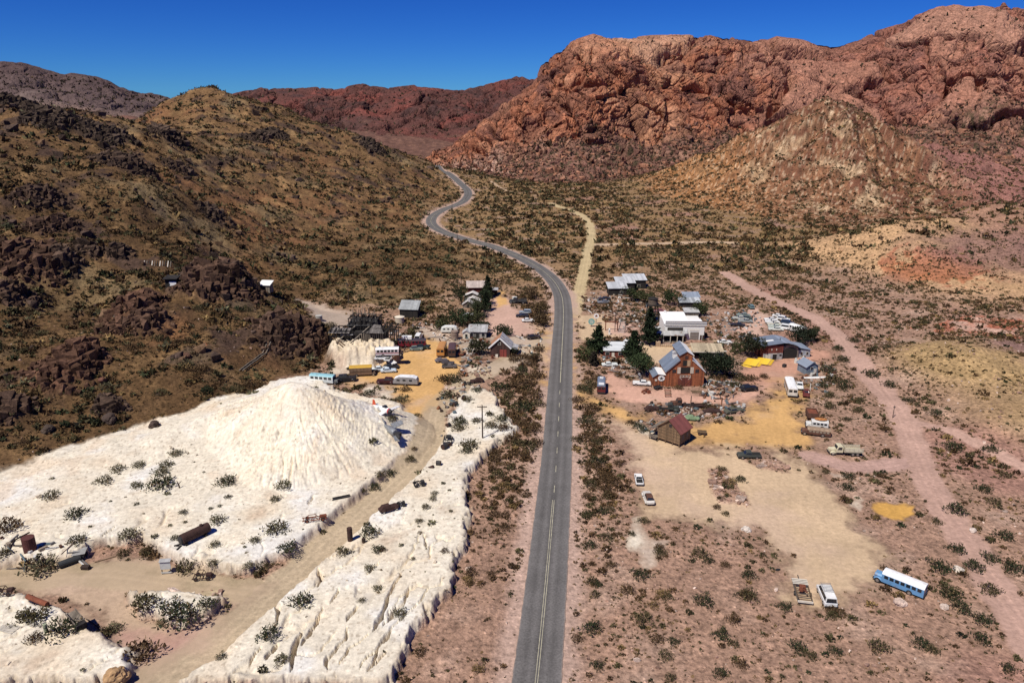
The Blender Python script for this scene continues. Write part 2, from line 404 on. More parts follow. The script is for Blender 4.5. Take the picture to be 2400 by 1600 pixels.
    rill = np.abs(pn2(th * 9 + pn2(rr / 7, th * 3, 2) * .5, rr / 30, 33)) + .5 * np.abs(pn2(th * 24, rr / 14, 35))
    mz = cone * (MOUND_H - 0.2) - np.sin(np.clip(cone, 0, 1) * np.pi) * np.clip(.32 - rill, 0, 1) * 3.0 * sstep(-.3, .3, fbm2(x / 13, y / 13, 2, 44)) - np.sin(np.clip(cone, 0, 1) * np.pi) * np.clip(.25 - np.abs(pn2(th * 33 + pn2(rr / 4, th * 5, 4), rr / 9, 37)), 0, 1) * 1.6
    # long tail of the tailings running down to the lower left along the hill foot
    P = poly_tail
    d, pt = seg_dist(x, y, P)
    tz = np.interp(pt, np.arange(len(P)), [MOUND_H * .42, 4.6, 2.9, 1.5, .7]) * np.clip(1 - d / 17.0, 0, 1)
    mz = np.maximum(mz, tz)
    mz = np.where(mz > .05, mz + fbm2(x / 9, y / 9, 4, 46) * .9 * np.clip(mz / 4, 0, 1), mz)
    for (hx, hy), hr, hd in HOLLOW:
        mz = mz - hd * np.exp(-(((x - hx) ** 2 + (y - hy) ** 2) / hr ** 2)) * (1 + .5 * wig) * sstep(.5, 3, mz)
    mound = sstep(.2, .5, mz + wig * .3)
    F['mound'] = mound
    wl = sstep(0, 1, white)
    # the white sheet is a low terrace with an eroded rim; cracks run down it
    terr = sstep(-.15, .55, wt + wig2 * .9 + fbm2(x / .8, y / .8, 2, 48) * .35) * 1.75 * (1 - bare)
    ca, sa = math.cos(1.02), math.sin(1.02)
    al = x * ca + y * sa; ac = -x * sa + y * ca
    g1 = np.abs(pn2(ac / 8.0 + fbm2(al / 7, ac / 7, 3, 14) * .55, al / 34.0, 51))
    g2 = np.abs(pn2(ac / 3.6 + fbm2(al / 4, ac / 4, 3, 19) * .6, al / 16.0, 57))
    sel = sstep(-.05, .35, fbm2(x / 16., y / 16., 2, 71) + np.where(y < 118, .40, .05))
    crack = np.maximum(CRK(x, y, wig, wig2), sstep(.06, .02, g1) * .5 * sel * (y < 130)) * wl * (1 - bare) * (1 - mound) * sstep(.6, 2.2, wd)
    F['crack'] = crack; F['wt'] = wt
    z = np.where(white > .02, z * (1 - .5 * wl) + wl * .0, z)
    z = z + np.maximum(terr, 0) - crack
    z = np.maximum(z, mz + z0 * .0 + (wig2 * .05)) if True else z
    # white cliff behind the yellow bus
    (cx, cy), (c2x, c2y) = CLIFF
    d, _ = seg_dist(x, y, np.array([(cx + 6, cy + 5), (cx - 3, cy + 5), (c2x, c2y + 3)]))
    dd = d + fbm2(x / 3., y / 3., 3, 90) * 2.0
    cl = sstep(6.5, 3.2, dd)
    e, cid = vor2(x / 2.4, y / 2.4, 6)
    z = np.maximum(z, cl * (5.6 + fbm2(x / 5, y / 5, 3, 8) * 1.8 + fbm2(x / 1.8, y / 1.8, 3, 9) * 1.3 - np.exp(-e / .07) * 1.3))
    F['cliff'] = cl
    white = np.maximum(white, np.maximum(cl, mound))
    F['white'] = white * (1 - trk) * (1 - lot * (1 - np.maximum(cl, mound)))
    # lots and tracks lie flat, road bed follows the road
    flat = sstep(0.2, 1, bare) * (1 - np.maximum(mound, cl))
    z = z * (1 - flat * .75) + flat * .75 * np.maximum(z0, 0) - rut * .05
    rw = sstep(9.0, 3.9, dr)
    z = z * (1 - rw) + rw * (road_z(par) - .10 - .12 * sstep(3.4, 6, dr) * sstep(9, 6, dr))
    F['z'] = z; F['z0'] = z0; F['hill'] = hill; F['wd'] = wd; F['wig'] = wig; F['wig2'] = wig2
    return F
poly_tail = np.array([ground0(620, 985), ground0(470, 1030), ground0(300, 1075), ground0(100, 1140), ground0(-150, 1210)])

# ---------------------------------------------------------------- polar grid of the ground, split by what it is
def steps(a, b, f0, k):
    r = [a]
    while r[-1] < b: r.append(r[-1] + max(f0, r[-1] * k))
    return np.array(r)
def grid_faces(nr, nc):
    i = np.arange(nr - 1)[:, None] * nc + np.arange(nc - 1)[None]
    return np.stack([i, i + 1, i + nc + 1, i + nc], -1).reshape(-1, 4)
def mesh_np(name, co, faces, mat, col=None, smooth=True):
    me = bpy.data.meshes.new(name)
    nf = len(faces); k = faces.shape[1]
    me.vertices.add(len(co)); me.vertices.foreach_set('co', co.astype(np.float32).ravel())
    me.loops.add(nf * k); me.loops.foreach_set('vertex_index', faces.astype(np.int32).ravel())
    me.polygons.add(nf)
    me.polygons.foreach_set('loop_start', np.arange(0, nf * k, k, dtype=np.int32))
    me.polygons.foreach_set('loop_total', np.full(nf, k, np.int32))
    me.update(calc_edges=True)
    me.polygons.foreach_set('use_smooth', np.full(nf, smooth))
    if col is not None:
        a = me.attributes.new('Col', 'FLOAT_COLOR', 'POINT')
        a.data.foreach_set('color', col.astype(np.float32).ravel())
    me.materials.append(mat)
    o = bpy.data.objects.new(name, me); COL.objects.link(o)
    return o
def submesh(name, co, faces, col, sel, mat):
    f = faces[sel]
    if len(f) == 0: return None
    u, inv = np.unique(f.ravel(), return_inverse=True)
    return mesh_np(name, co[u], inv.reshape(f.shape), mat, col[u])

def earth_material(name, bump=.35, fine=1.0, speck=1.0, joints=False):
    m = bpy.data.materials.new(name); m.use_nodes = True
    nt = m.node_tree; N = nt.nodes; L = nt.links; b = N['Principled BSDF']
    b.inputs['Roughness'].default_value = .95; b.inputs['Specular IOR Level'].default_value = .1
    at = N.new('ShaderNodeAttribute'); at.attribute_name = 'Col'
    geo = N.new('ShaderNodeNewGeometry')
    def noise(scale, det=4, rough=.6):
        n = N.new('ShaderNodeTexNoise'); n.inputs['Scale'].default_value = scale; n.inputs['Detail'].default_value = det
        n.inputs['Roughness'].default_value = rough; L.new(geo.outputs['Position'], n.inputs['Vector']); return n.outputs['Fac']
    def math_(op, a, c):
        n = N.new('ShaderNodeMath'); n.operation = op
        for i, q in enumerate((a, c)):
            if isinstance(q, (int, float)): n.inputs[i].default_value = q
            else: L.new(q, n.inputs[i])
        return n.outputs[0]
    def rng_(v, a, c, d, e):
        n = N.new('ShaderNodeMapRange'); L.new(v, n.inputs[0])
        for i, q in enumerate((a, c, d, e)): n.inputs[i + 1].default_value = q
        return n.outputs[0]
    n1 = noise(1.1 * fine, 5, .7); n2 = noise(.16 * fine, 4)
    vo = N.new('ShaderNodeTexVoronoi'); vo.inputs['Scale'].default_value = 1.0 * fine; L.new(geo.outputs['Position'], vo.inputs['Vector'])
    stones = rng_(vo.outputs['Distance'], .12, .3, 1, 0)                 # pebbles, lighter or darker than the soil
    sc = rng_(vo.outputs['Color'], .2, .8, .45, 1.7)
    var = math_('MULTIPLY', rng_(n1, .33, .67, .42, 1.58), rng_(n2, .3, .7, .78, 1.22))
    st = math_('ADD', math_('MULTIPLY', math_('SUBTRACT', sc, 1.0), math_('MULTIPLY', stones, .75 * speck)), 1.0)
    var = math_('MULTIPLY', var, st)
    amt = at.outputs['Alpha']
    var = math_('ADD', math_('MULTIPLY', math_('SUBTRACT', var, 1.0), amt), 1.0)
    mx = N.new('ShaderNodeVectorMath'); mx.operation = 'SCALE'
    L.new(at.outputs['Color'], mx.inputs[0]); L.new(var, mx.inputs['Scale'])
    L.new(mx.outputs[0], b.inputs['Base Color'])
    bp = N.new('ShaderNodeBump'); bp.inputs['Distance'].default_value = .5 / fine
    L.new(math_('MULTIPLY', amt, bump), bp.inputs['Strength'])
    hgt = math_('ADD', n1, math_('MULTIPLY', stones, .3))
    if joints:                                   # joint planes of the cliffs
        mp = N.new('ShaderNodeMapping'); mp.inputs['Rotation'].default_value = (0, .7, 0); mp.inputs['Scale'].default_value = (1.6, 1, .7)
        dn = N.new('ShaderNodeTexNoise'); dn.inputs['Scale'].default_value = .03; L.new(geo.outputs['Position'], dn.inputs['Vector'])
        av = N.new('ShaderNodeVectorMath'); av.operation = 'MULTIPLY_ADD'; L.new(dn.outputs['Color'], av.inputs[0]); av.inputs[1].default_value = (26, 26, 26); L.new(geo.outputs['Position'], av.inputs[2])
        L.new(av.outputs[0], mp.inputs['Vector'])
        for sc_, am in ((.045, 5.0), (.11, 2.2)):
            ve = N.new('ShaderNodeTexVoronoi'); ve.feature = 'DISTANCE_TO_EDGE'; ve.inputs['Scale'].default_value = sc_; L.new(mp.outputs[0], ve.inputs['Vector'])
            hgt = math_('ADD', hgt, rng_(ve.outputs['Distance'], 0, .07, -am, 0))
    L.new(hgt, bp.inputs['Height'])
    L.new(bp.outputs[0], b.inputs['Normal'])
    return m
M_EARTH = earth_material('earth', .9)
M_ROCK = earth_material('mountain_rock', .7, .30, .8, True)

az = np.concatenate([np.linspace(-62, -43, 64, endpoint=False), np.linspace(-43, 43, 1080), np.linspace(43, 62, 65)[1:]])
rr_ = steps(48, 1250, .3, .0034)
AZ, RR = np.meshgrid(np.radians(az), rr_)
gx = (np.sin(AZ) * RR).ravel(); gy = (np.cos(AZ) * RR).ravel()
FL = fields(gx, gy)
RUSTP = ground0(2190, 630); RUSTQ = ground0(2330, 770); PURP = ground0(2330, 590)
def ground_colour(x, y, F):
    n = len(x); one = np.ones(n)
    def c(*v): return np.array(v)[None]
    def mixc(A, B, w): return A * (1 - w[:, None]) + B * w[:, None]
    big = fbm2(x / 45, y / 45, 4, 101); mid = fbm2(x / 12, y / 12, 4, 111); big2 = fbm2(x / 90, y / 90, 3, 121)
    # valley floor: mauve pink gravel to the right and in front, tan brown further up the valley
    C = mixc(c(.325, .200, .140) * one[:, None], c(.265, .165, .080), sstep(230, 380, y + big * 60 - np.clip(x, 0, 200) * .30))
    C = mixc(C, c(.40, .265, .195) * (1 - .25 * sstep(230, 380, y))[:, None], sstep(.0, .5, mid))
    C = mixc(C, c(.33, .175, .135), sstep(.1, .5, big) * sstep(0, 60, x) * .7)
    C = mixc(C, mixc(c(.125, .066, .05) * one[:, None], c(.18, .095, .068), sstep(-.2, .3, mid)), sstep(740, 830, y))
    # left hills
    wl = F['lh']
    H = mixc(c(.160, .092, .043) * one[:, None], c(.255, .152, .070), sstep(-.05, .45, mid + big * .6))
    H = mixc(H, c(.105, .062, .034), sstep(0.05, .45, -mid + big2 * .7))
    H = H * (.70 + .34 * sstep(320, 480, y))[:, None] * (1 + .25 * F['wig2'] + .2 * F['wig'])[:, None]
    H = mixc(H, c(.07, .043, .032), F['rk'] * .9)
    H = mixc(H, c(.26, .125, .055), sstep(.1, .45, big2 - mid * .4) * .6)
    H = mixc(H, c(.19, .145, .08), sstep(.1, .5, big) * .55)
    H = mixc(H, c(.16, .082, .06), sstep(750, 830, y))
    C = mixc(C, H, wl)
    # right hills: cream and orange gravel with rust seams
    wr = np.maximum(sstep(.6, 5, F['z0']) * sstep(40, 90, x), sstep(-8, 6, sdf(x, y, CONEP, 60) + F['wig'] * 9))
    K = mixc(c(.50, .33, .16) * one[:, None], c(.60, .46, .27), sstep(-.1, .4, big + mid * .6))
    K = mixc(K, c(.52, .25, .09), sstep(.0, .4, big2 - .2 * mid) * sstep(230, 180, x))
    th_ = np.arctan2(y - 655, x - 291); rr2 = np.hypot(x - 291, y - 655)
    K = mixc(c(.27, .128, .068) * one[:, None], c(.46, .31, .185), sstep(.05, .4, fbm2(x / 30, y / 30, 4, 134) + .3 * mid))
    K = mixc(K, c(.38, .18, .07), sstep(40, -40, x - 190 + big * 40 + (655 - y) * .12) * .85)
    sm = fbm2(x / 5.5, y / 5.5, 4, 133)
    K = mixc(K, c(.17, .072, .043), sstep(-.02, .28, fbm2(x / 17, y / 17, 4, 131) + .35 * fbm2(th_ * 3, rr2 / 50, 2, 132) + .5 * sm) * sstep(190, 235, x))
    K = mixc(K, c(.17, .075, .05), sstep(60, 10, rr2 + sm * 60) * .75)
    s2 = fbm2(x / 2.2, y / 2.2, 3, 136)
    K = mixc(K, c(.58, .45, .30), sstep(.2, .34, s2 + .4 * sm) * .55)
    K = mixc(K, c(.13, .07, .042), sstep(.10, .26, -s2 - .2 * sm) * .75)
    K = K * (.88 + .6 * sm + .25 * fbm2(x / 2.6, y / 2.6, 2, 135))[:, None]
    K = mixc(K, c(.26, .12, .10), sstep(300, 360, x - .2 * (y - 560)) * .85 * sstep(440, 520, y))
    nearr = sstep(300, 250, y)
    K = mixc(K, mixc(c(.37, .245, .12) * one[:, None], c(.24, .14, .115), sstep(135, 155, x + big * 25)), nearr)
    mr = sstep(250, 290, y) * sstep(450, 420, y)
    K = mixc(K, mixc(mixc(c(.45, .28, .15) * one[:, None], c(.36, .13, .06), sstep(.40, .56, np.exp(-(((x - RUSTP[0]) / 26) ** 2 + ((y - RUSTP[1]) / 20) ** 2)) + .6 * mid + .5 * fbm2(x / 4, y / 4, 3, 163)) * .85), c(.26, .135, .105), sstep(215, 250, x + big * 30) * .7), mr)
    C = mixc(C, K, wr)
    # mauve slope with red stains on the far right
    rq = np.exp(-(((x - RUSTQ[0]) / 22) ** 2 + ((y - RUSTQ[1]) / 16) ** 2))
    C = mixc(C, c(.40, .125, .07), sstep(.4, .55, rq + .5 * mid + .45 * fbm2(x / 4, y / 4, 3, 164)) * .85)
    C = mixc(C, c(.55, .40, .31), sstep(.35, .6, rq * .6 + .6 * mid + .2 * F['wig']) * sstep(.05, .3, rq) * .7)
    C = mixc(C, c(.21, .115, .10), np.clip(np.exp(-(((x - PURP[0]) / 40) ** 2 + ((y - PURP[1]) / 30) ** 2)) * 1.2 + .4 * mid - .2, 0, .8))
    C = C * (1 + .16 * F['wig2'] + .14 * fbm2(x / 3.4, y / 3.4, 3, 161))[:, None]
    spk = .9 * one
    # outcrops
    oc = mixc(c(.068, .046, .034) * one[:, None], c(.125, .062, .040), np.clip(F['outred'], 0, 1))
    oc = oc * (1 + .5 * F['wig2'] + .35 * fbm2(x / 3.1, y / 3.1, 3, 137))[:, None]
    C = mixc(C, oc, F['out'])
    # lots, tracks, verge of the road
    ar = x * .25 + y * .97; ac_ = x * .97 - y * .25
    rutn = fbm2(ac_ / 1.1 + mid * 1.5, ar / 26, 3, 171)
    lc = F['lotc'] * (1 + .17 * mid + .15 * big + .07 * F['wig2'] + .10 * rutn)[:, None]
    lc = mixc(lc, c(.50, .36, .27), sstep(.05, .45, fbm2(x / 20, y / 20, 4, 172)) * .55)
    C = mixc(C, lc, F['lot']); spk = spk * (1 - .72 * F['lot'])
    tc = np.array([(.4, .3, .2), (.46, .355, .20), (.43, .275, .215), (.43, .275, .215), (.43, .335, .225), (.40, .315, .20), (.42, .30, .2), (.46, .33, .22), (.42, .27, .22)])[F['trid'].astype(int)]
    tc = tc * (1 + .16 * mid + .10 * F['wig'] + .12 * F['rut'])[:, None]
    C = mixc(C, tc, F['trk'] * (1 - F['lot'] * .5)); spk = spk * (1 - .6 * F['trk'])
    vg = sstep(7.6, 4.6, F['dr'] + F['wig'] * 1.2) * (1 - F['lot'])
    C = mixc(C, c(.46, .32, .255), vg * .85); spk = spk * (1 - .35 * vg)
    # white tailings
    W = mixc(c(.70, .625, .50) * one[:, None], c(.66, .53, .38), sstep(.0, .5, mid * .8 + big * .5) * .7)
    W = mixc(W, c(.74, .70, .635), sstep(0, .5, -mid + .3 * big))
    W = W * (1 + .10 * F['wig2'] + .06 * fbm2(x / .8, y / .8, 3, 143))[:, None]
    W = mixc(W, c(.45, .32, .22), sstep(.25, .6, fbm2(x / 9, y / 9, 4, 141) + .25 * mid) * .5 * (1 - F['mound']))
    rim = sstep(1.6, .2, F['wd']) * (1 - F['mound']) * (1 - F['cliff'])
    W = mixc(W, c(.36, .28, .205), rim * .6)  # shade on the rim face away from the sun painted into the colour
    W = mixc(W, c(.50, .40, .29), np.clip(F['crack'] * .4, 0, .6))  # cracks tinted towards brownish subsoil, with some of their shade painted in
    thm = np.arctan2(y - MOUND_C[1], x - MOUND_C[0]); rrm = np.hypot(x - MOUND_C[0], y - MOUND_C[1])
    W = mixc(W, c(.64, .50, .36), sstep(.0, .45, fbm2(thm * 4 + mid, rrm / 11, 4, 151)) * F['mound'] * .6)
    W = mixc(W, c(.48, .38, .28), sstep(.25, .4, fbm2(thm * 20 + mid * 2, rrm / 5, 3, 152)) * F['mound'] * .5 * sstep(-.1, .3, big + mid))
    sp_ = fbm2(x / .9, y / .9, 2, 155); W = mixc(W, c(.30, .23, .16), sstep(.33, .45, sp_) * .55)
    W = mixc(W, c(.60, .48, .33), F['cliff'] * .7)
    pale = F['white'] * np.where(F['wt'] > -.5, 1, np.maximum(np.maximum(F['cliff'], F['mound']), .40 + .5 * sstep(-.2, .3, mid + F['wig'] * .5)))
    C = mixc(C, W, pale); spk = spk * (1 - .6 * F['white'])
    C = np.clip(C, .01, .9)
    return np.concatenate([C, spk[:, None]], 1)
gc = ground_colour(gx, gy, FL)
gco = np.stack([gx, gy, FL['z']], 1)
gf = grid_faces(len(rr_), len(az))
def favg(a): return a[gf].mean(1)
rid_ = np.zeros(len(gf), int)
fx, fy, fz0 = favg(gx), favg(gy), favg(FL['z0'])
rid_[(fz0 > 3.0) & (fx < -15)] = 1
rid_[(fz0 > 3.0) & (fx > 60) & (fy > 470)] = 2
rid_[(fz0 > 2.0) & (fx > 60) & (fy <= 470)] = 3
rid_[favg(FL['white']) > .5] = 4
rid_[(favg(FL['mound']) > .5)] = 5
rid_[(favg(FL['trk']) > .5) & (favg(FL['mound']) < .5)] = 6
rid_[(favg(FL['lot']) > .5) & (favg(FL['mound']) < .5) & (favg(FL['cliff']) < .5)] = 7
for k, (nm, lb, ct) in enumerate([('ground', 'rose brown desert valley floor of gravel around the ghost town', 'ground'),
        ('hill', 'large dark brown scrubby hill rising left of the town', 'hill'),
        ('hill', 'cone shaped cream and rust hill below the red mountain', 'hill'),
        ('hill', 'low tan and mauve hills along the right edge beside the pink track', 'hill'),
        ('tailings_ground', 'flat white cracked mine tailings beside the paved road', 'ground'),
        ('tailings_hill', 'tall white cone of mine tailings with a tail along the dark hill', 'hill'),
        ('dirt_path', 'pale dirt driveways and tracks through town and tailings', 'path'),
        ('dirt_ground', 'bare yellow, pink and tan dirt lots between the buildings', 'ground')]):
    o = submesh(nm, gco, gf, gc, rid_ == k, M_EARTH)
    if o: tag(o, lb, ct, kind='structure')

# far apron: one sheet beyond the surveyed valley out to the horizon
aza = np.radians(np.linspace(-180, 180, 181)); ra = np.array([3, 30, 60, 200, 600, 1200, 2500, 6000, 14000.])
A2, R2 = np.meshgrid(aza, ra)
ax_, ay_ = (np.sin(A2) * R2).ravel(), (np.cos(A2) * R2).ravel()
infov = (np.abs(A2) < R(63)) & (R2 < 1300)
azz = np.where(infov, -9.0, -2.5).ravel()
o = mesh_np('ground', np.stack([ax_, ay_, azz], 1), grid_faces(len(ra), len(aza)), M_EARTH, np.tile(np.array([.3, .19, .12, .8]), (len(ax_), 1)))
tag(o, 'dry brown desert plain reaching beyond the hills to the horizon', 'ground', kind='structure')

# ---------------------------------------------------------------- mountains: crest lines surveyed by bearing, with distance
MT = {}
def mountain(name, label, crest, crest_d, foot, shape, colour, amp, cells, px0, px1, npx, back=.35, nr=300, rmax=300, seed=0):
    pxs = np.linspace(px0, px1, npx)
    cpx = np.array([c[0] for c in crest], float); cpy = np.array([c[1] for c in crest], float)
    cd = np.interp(pxs, [c[0] for c in crest_d], [c[1] for c in crest_d])
    cy = np.interp(pxs, cpx, cpy)
    P = np.array([atD(a, b, d) for a, b, d in zip(pxs, cy, cd)])
    azs = np.arctan2(P[:, 0], P[:, 1]); cr = np.hypot(P[:, 0], P[:, 1]); cz = P[:, 2]
    fd = np.interp(pxs, [f[0] for f in foot], [f[1] for f in foot]) / np.cos(azs)
    fz = np.interp(pxs, [f[0] for f in foot], [f[2] for f in foot])
    t = np.concatenate([np.linspace(0, 1, nr), 1 + np.linspace(0, 1, 24)[1:]])
    T = t[:, None]
    rad = np.where(T <= 1, fd + (cr - fd) * T, cr + (T - 1) * rmax)
    sh = np.interp(T, shape[0], shape[1])
    # the cliff line wanders in and out
    bend = fbm2((np.broadcast_to(azs * 11, rad.shape) + T * 1.1).ravel(), (np.broadcast_to(T, rad.shape) * 4.0).ravel(), 4, seed + 3).reshape(rad.shape)
    sh = np.clip(np.interp(np.clip(T + bend * .16 * np.sin(np.clip(T, 0, 1) * np.pi), 0, 1), shape[0], shape[1]), 0, 1)
    z = np.where(T <= 1, fz + (cz - fz) * sh, cz - (T - 1) * rmax * back)
    x = np.sin(azs) * rad; y = np.cos(azs) * rad
    co = np.stack([x.ravel(), y.ravel(), z.ravel()], 1)
    g = np.stack([x, y, z], -1)
    du = np.gradient(g, axis=1); dv = np.gradient(g, axis=0)
    nrm = np.cross(du, dv); nrm /= np.linalg.norm(nrm, axis=-1, keepdims=True) + 1e-9
    nrm = nrm.reshape(-1, 3); nrm[nrm[:, 2] < 0] *= -1
    X, Y, Zc = co.T
    wx = fbm3(X / 110, Y / 110, Zc / 110, 3, seed) * 60; wz = fbm3(X / 70, Y / 70, Zc / 70, 3, seed + 50) * 34
    tf = np.broadcast_to(np.clip(T, 0, 1), rad.shape).ravel()
    steep = np.interp(tf, [0, .25, .45, .9, 1.0], [.25, .5, 1, .9, .55])
    dsp = fbm3(X / 130, Y / 130, Zc / 130, 3, seed + 9) * amp * 1.8
    cr_ = np.zeros(len(X)); cidl = None
    for (sx, sz, dep, wdt, tilt) in cells:
        ct, st_ = math.cos(tilt), math.sin(tilt)
        u = ((X + wx) * ct + (Zc + wz) * st_) / sx; w = (-(X + wx) * st_ + (Zc + wz) * ct) / sz; v = (Y + wx * .5) / (sx * 1.6)
        e, cid = vor3(u, v, w, seed + int(sx))
        ck = np.exp(-e / wdt)
        fade_s = 1.0 if cidl is None else 1 - .8 * sstep(.76, .82, cidl) * sstep(.05, .12, e0)
        dsp = dsp + ((cid - .5) * dep * .8 - ck * dep) * steep * fade_s
        cr_ = np.maximum(cr_, ck * min(1, dep / 5)); e0 = e if cidl is None else e0; cidl = cid if cidl is None else cidl
    slab = sstep(.76, .82, cidl) * sstep(.05, .12, e0)
    dsp = dsp * (1 - .25 * slab) + fbm3(X / 9, Y / 9, Zc / 9, 4, seed + 70) * amp * .22 * (1 - .8 * slab)
    fade = np.interp(tf, [0, .08, .93, 1], [.3, 1, 1, .45])
    co = co + nrm * (dsp * fade)[:, None]
    C = colour(X, Y, Zc, tf, cidl, cr_, nrm)
    f = grid_faces(rad.shape[0], rad.shape[1])
    o = mesh_np(name, co, f, M_ROCK, C, smooth=False)
    MT[label] = (co, nrm, tf)
    tag(o, label, 'mountain', kind='structure')
    return o
def mixc(A, B, w): return A * (1 - w[:, None]) + np.array(B)[None] * w[:, None]
def col_red(X, Y, Zc, t, cid, ck, n):
    o = np.ones(len(X))
    C = np.array([.34, .135, .075])[None] * o[:, None]
    v1 = fbm3(X / 70, Y / 70, Zc / 45, 4, 200); v2 = fbm3(X / 20, Y / 20, Zc / 20, 4, 210)
    C = mixc(C, (.44, .215, .125), sstep(-.02, .3, v1 + .4 * (cid - .5)))
    vn = sstep(.02, .14, fbm3(X / 34, Y / 34, Zc / 22, 5, 223) + .25 * v1 - .02)                # desert varnish
    C = mixc(C, (.19, .09, .062), vn * .62)
    C = mixc(C, (.19, .085, .062), sstep(.08, .4, -v1 + .6 * v2))
    C = mixc(C, (.45, .225, .135), sstep(.76, .84, cid + .04 * v2) * .75)
    C = mixc(C, (.46, .26, .165), sstep(.92, .95, cid + .04 * v2) * .8)
    C = mixc(C, (.27, .125, .10), sstep(220, 420, X + v1 * 200) * .5)
    C = C * (1 + .35 * fbm3(X / 6, Y / 6, Zc / 6, 3, 222))[:, None]
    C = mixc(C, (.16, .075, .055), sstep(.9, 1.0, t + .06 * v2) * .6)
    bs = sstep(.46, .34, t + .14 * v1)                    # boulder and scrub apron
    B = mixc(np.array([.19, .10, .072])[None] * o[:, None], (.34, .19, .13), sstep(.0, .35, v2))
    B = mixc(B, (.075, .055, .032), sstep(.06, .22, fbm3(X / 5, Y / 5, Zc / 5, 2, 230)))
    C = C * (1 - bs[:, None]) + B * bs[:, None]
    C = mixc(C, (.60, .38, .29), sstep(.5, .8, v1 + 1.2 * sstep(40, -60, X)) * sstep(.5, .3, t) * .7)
    return np.concatenate([np.clip(C, .01, .9), (.75 * o)[:, None]], 1)
def col_ridge(X, Y, Zc, t, cid, ck, n):
    o = np.ones(len(X)); v1 = fbm3(X / 90, Y / 90, Zc / 60, 4, 240); v2 = fbm3(X / 25, Y / 25, Zc / 25, 4, 250)
    C = mixc(np.array([.115, .050, .041])[None] * o[:, None], (.19, .06, .047), sstep(0, .4, v1 + .3 * v2))
    C = mixc(C, (.075, .04, .036), sstep(.0, .35, v2 - v1 * .5))
    C = mixc(C, (.17, .085, .06), sstep(.6, .2, t) * sstep(0, .4, v2) * .7)
    return np.concatenate([C, (.7 * o)[:, None]], 1)
def col_far(X, Y, Zc, t, cid, ck, n):
    o = np.ones(len(X)); v1 = fbm3(X / 200, Y / 200, Zc / 120, 4, 260); v2 = fbm3(X / 45, Y / 45, Zc / 45, 4, 270)
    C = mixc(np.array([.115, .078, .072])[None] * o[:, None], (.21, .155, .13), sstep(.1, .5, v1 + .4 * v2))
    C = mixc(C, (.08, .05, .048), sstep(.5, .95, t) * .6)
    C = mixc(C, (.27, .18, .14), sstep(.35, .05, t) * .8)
    return np.concatenate([C, (.6 * o)[:, None]], 1)

RED_CREST = [(900,420),(960,395),(1000,372),(1040,345),(1100,312),(1150,272),(1200,226),(1245,196),(1255,178),(1265,150),(1300,120),(1340,95),(1390,80),(1450,90),
   (1530,83),(1600,85),(1660,80),(1720,88),(1800,94),(1820,86),(1850,90),(1930,100),(1960,104),(2010,92),(2060,72),(2120,56),(2170,30),(2200,18),(2260,26),(2310,20),
   (2345,18),(2352,8),(2362,16),(2400,22),(2500,40),(2650,20),(2800,80),(3000,120)]
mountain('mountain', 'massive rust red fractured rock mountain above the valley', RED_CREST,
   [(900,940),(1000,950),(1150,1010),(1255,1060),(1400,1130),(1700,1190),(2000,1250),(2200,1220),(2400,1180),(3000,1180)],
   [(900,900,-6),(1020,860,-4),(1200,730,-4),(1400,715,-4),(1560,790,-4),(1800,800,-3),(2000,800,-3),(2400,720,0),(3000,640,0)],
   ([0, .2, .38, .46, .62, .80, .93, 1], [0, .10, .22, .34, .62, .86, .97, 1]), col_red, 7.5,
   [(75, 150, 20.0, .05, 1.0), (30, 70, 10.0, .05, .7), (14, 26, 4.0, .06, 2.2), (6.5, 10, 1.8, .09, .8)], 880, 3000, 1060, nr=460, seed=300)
mountain('ridge', 'dark maroon rocky ridge across the head of the valley',
   [(200,330),(450,250),(540,228),(575,215),(612,207),(680,206),(740,200),(790,208),(850,196),(920,206),(970,197),(1010,206),(1060,213),(1110,205),(1160,192),(1210,180),(1250,186),(1330,190),(1450,230),(1600,260)],
   [(200,1750),(575,1700),(1250,1560),(1600,1500)], [(200,1250,10),(600,1150,0),(950,1080,-2),(1250,1050,-2),(1600,1050,0)],
   ([0, .25, .5, .75, .93, 1], [0, .2, .48, .8, .97, 1]), col_ridge, 9.0,
   [(70, 130, 16.0, .05, 1.0), (30, 60, 9.0, .06, .8), (13, 18, 2.4, .1, 2.2)], 200, 1600, 560, nr=220, seed=400)
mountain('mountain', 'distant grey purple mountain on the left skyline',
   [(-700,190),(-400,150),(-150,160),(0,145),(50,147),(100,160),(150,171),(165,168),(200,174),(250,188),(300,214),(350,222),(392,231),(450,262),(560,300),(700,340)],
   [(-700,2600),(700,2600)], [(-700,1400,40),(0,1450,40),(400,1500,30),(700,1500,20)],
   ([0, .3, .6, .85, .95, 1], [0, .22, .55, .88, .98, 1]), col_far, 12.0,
   [(150, 120, 10.0, .10, .6), (60, 45, 5.0, .12, -.5)], -700, 700, 480, nr=180, rmax=600, seed=500)
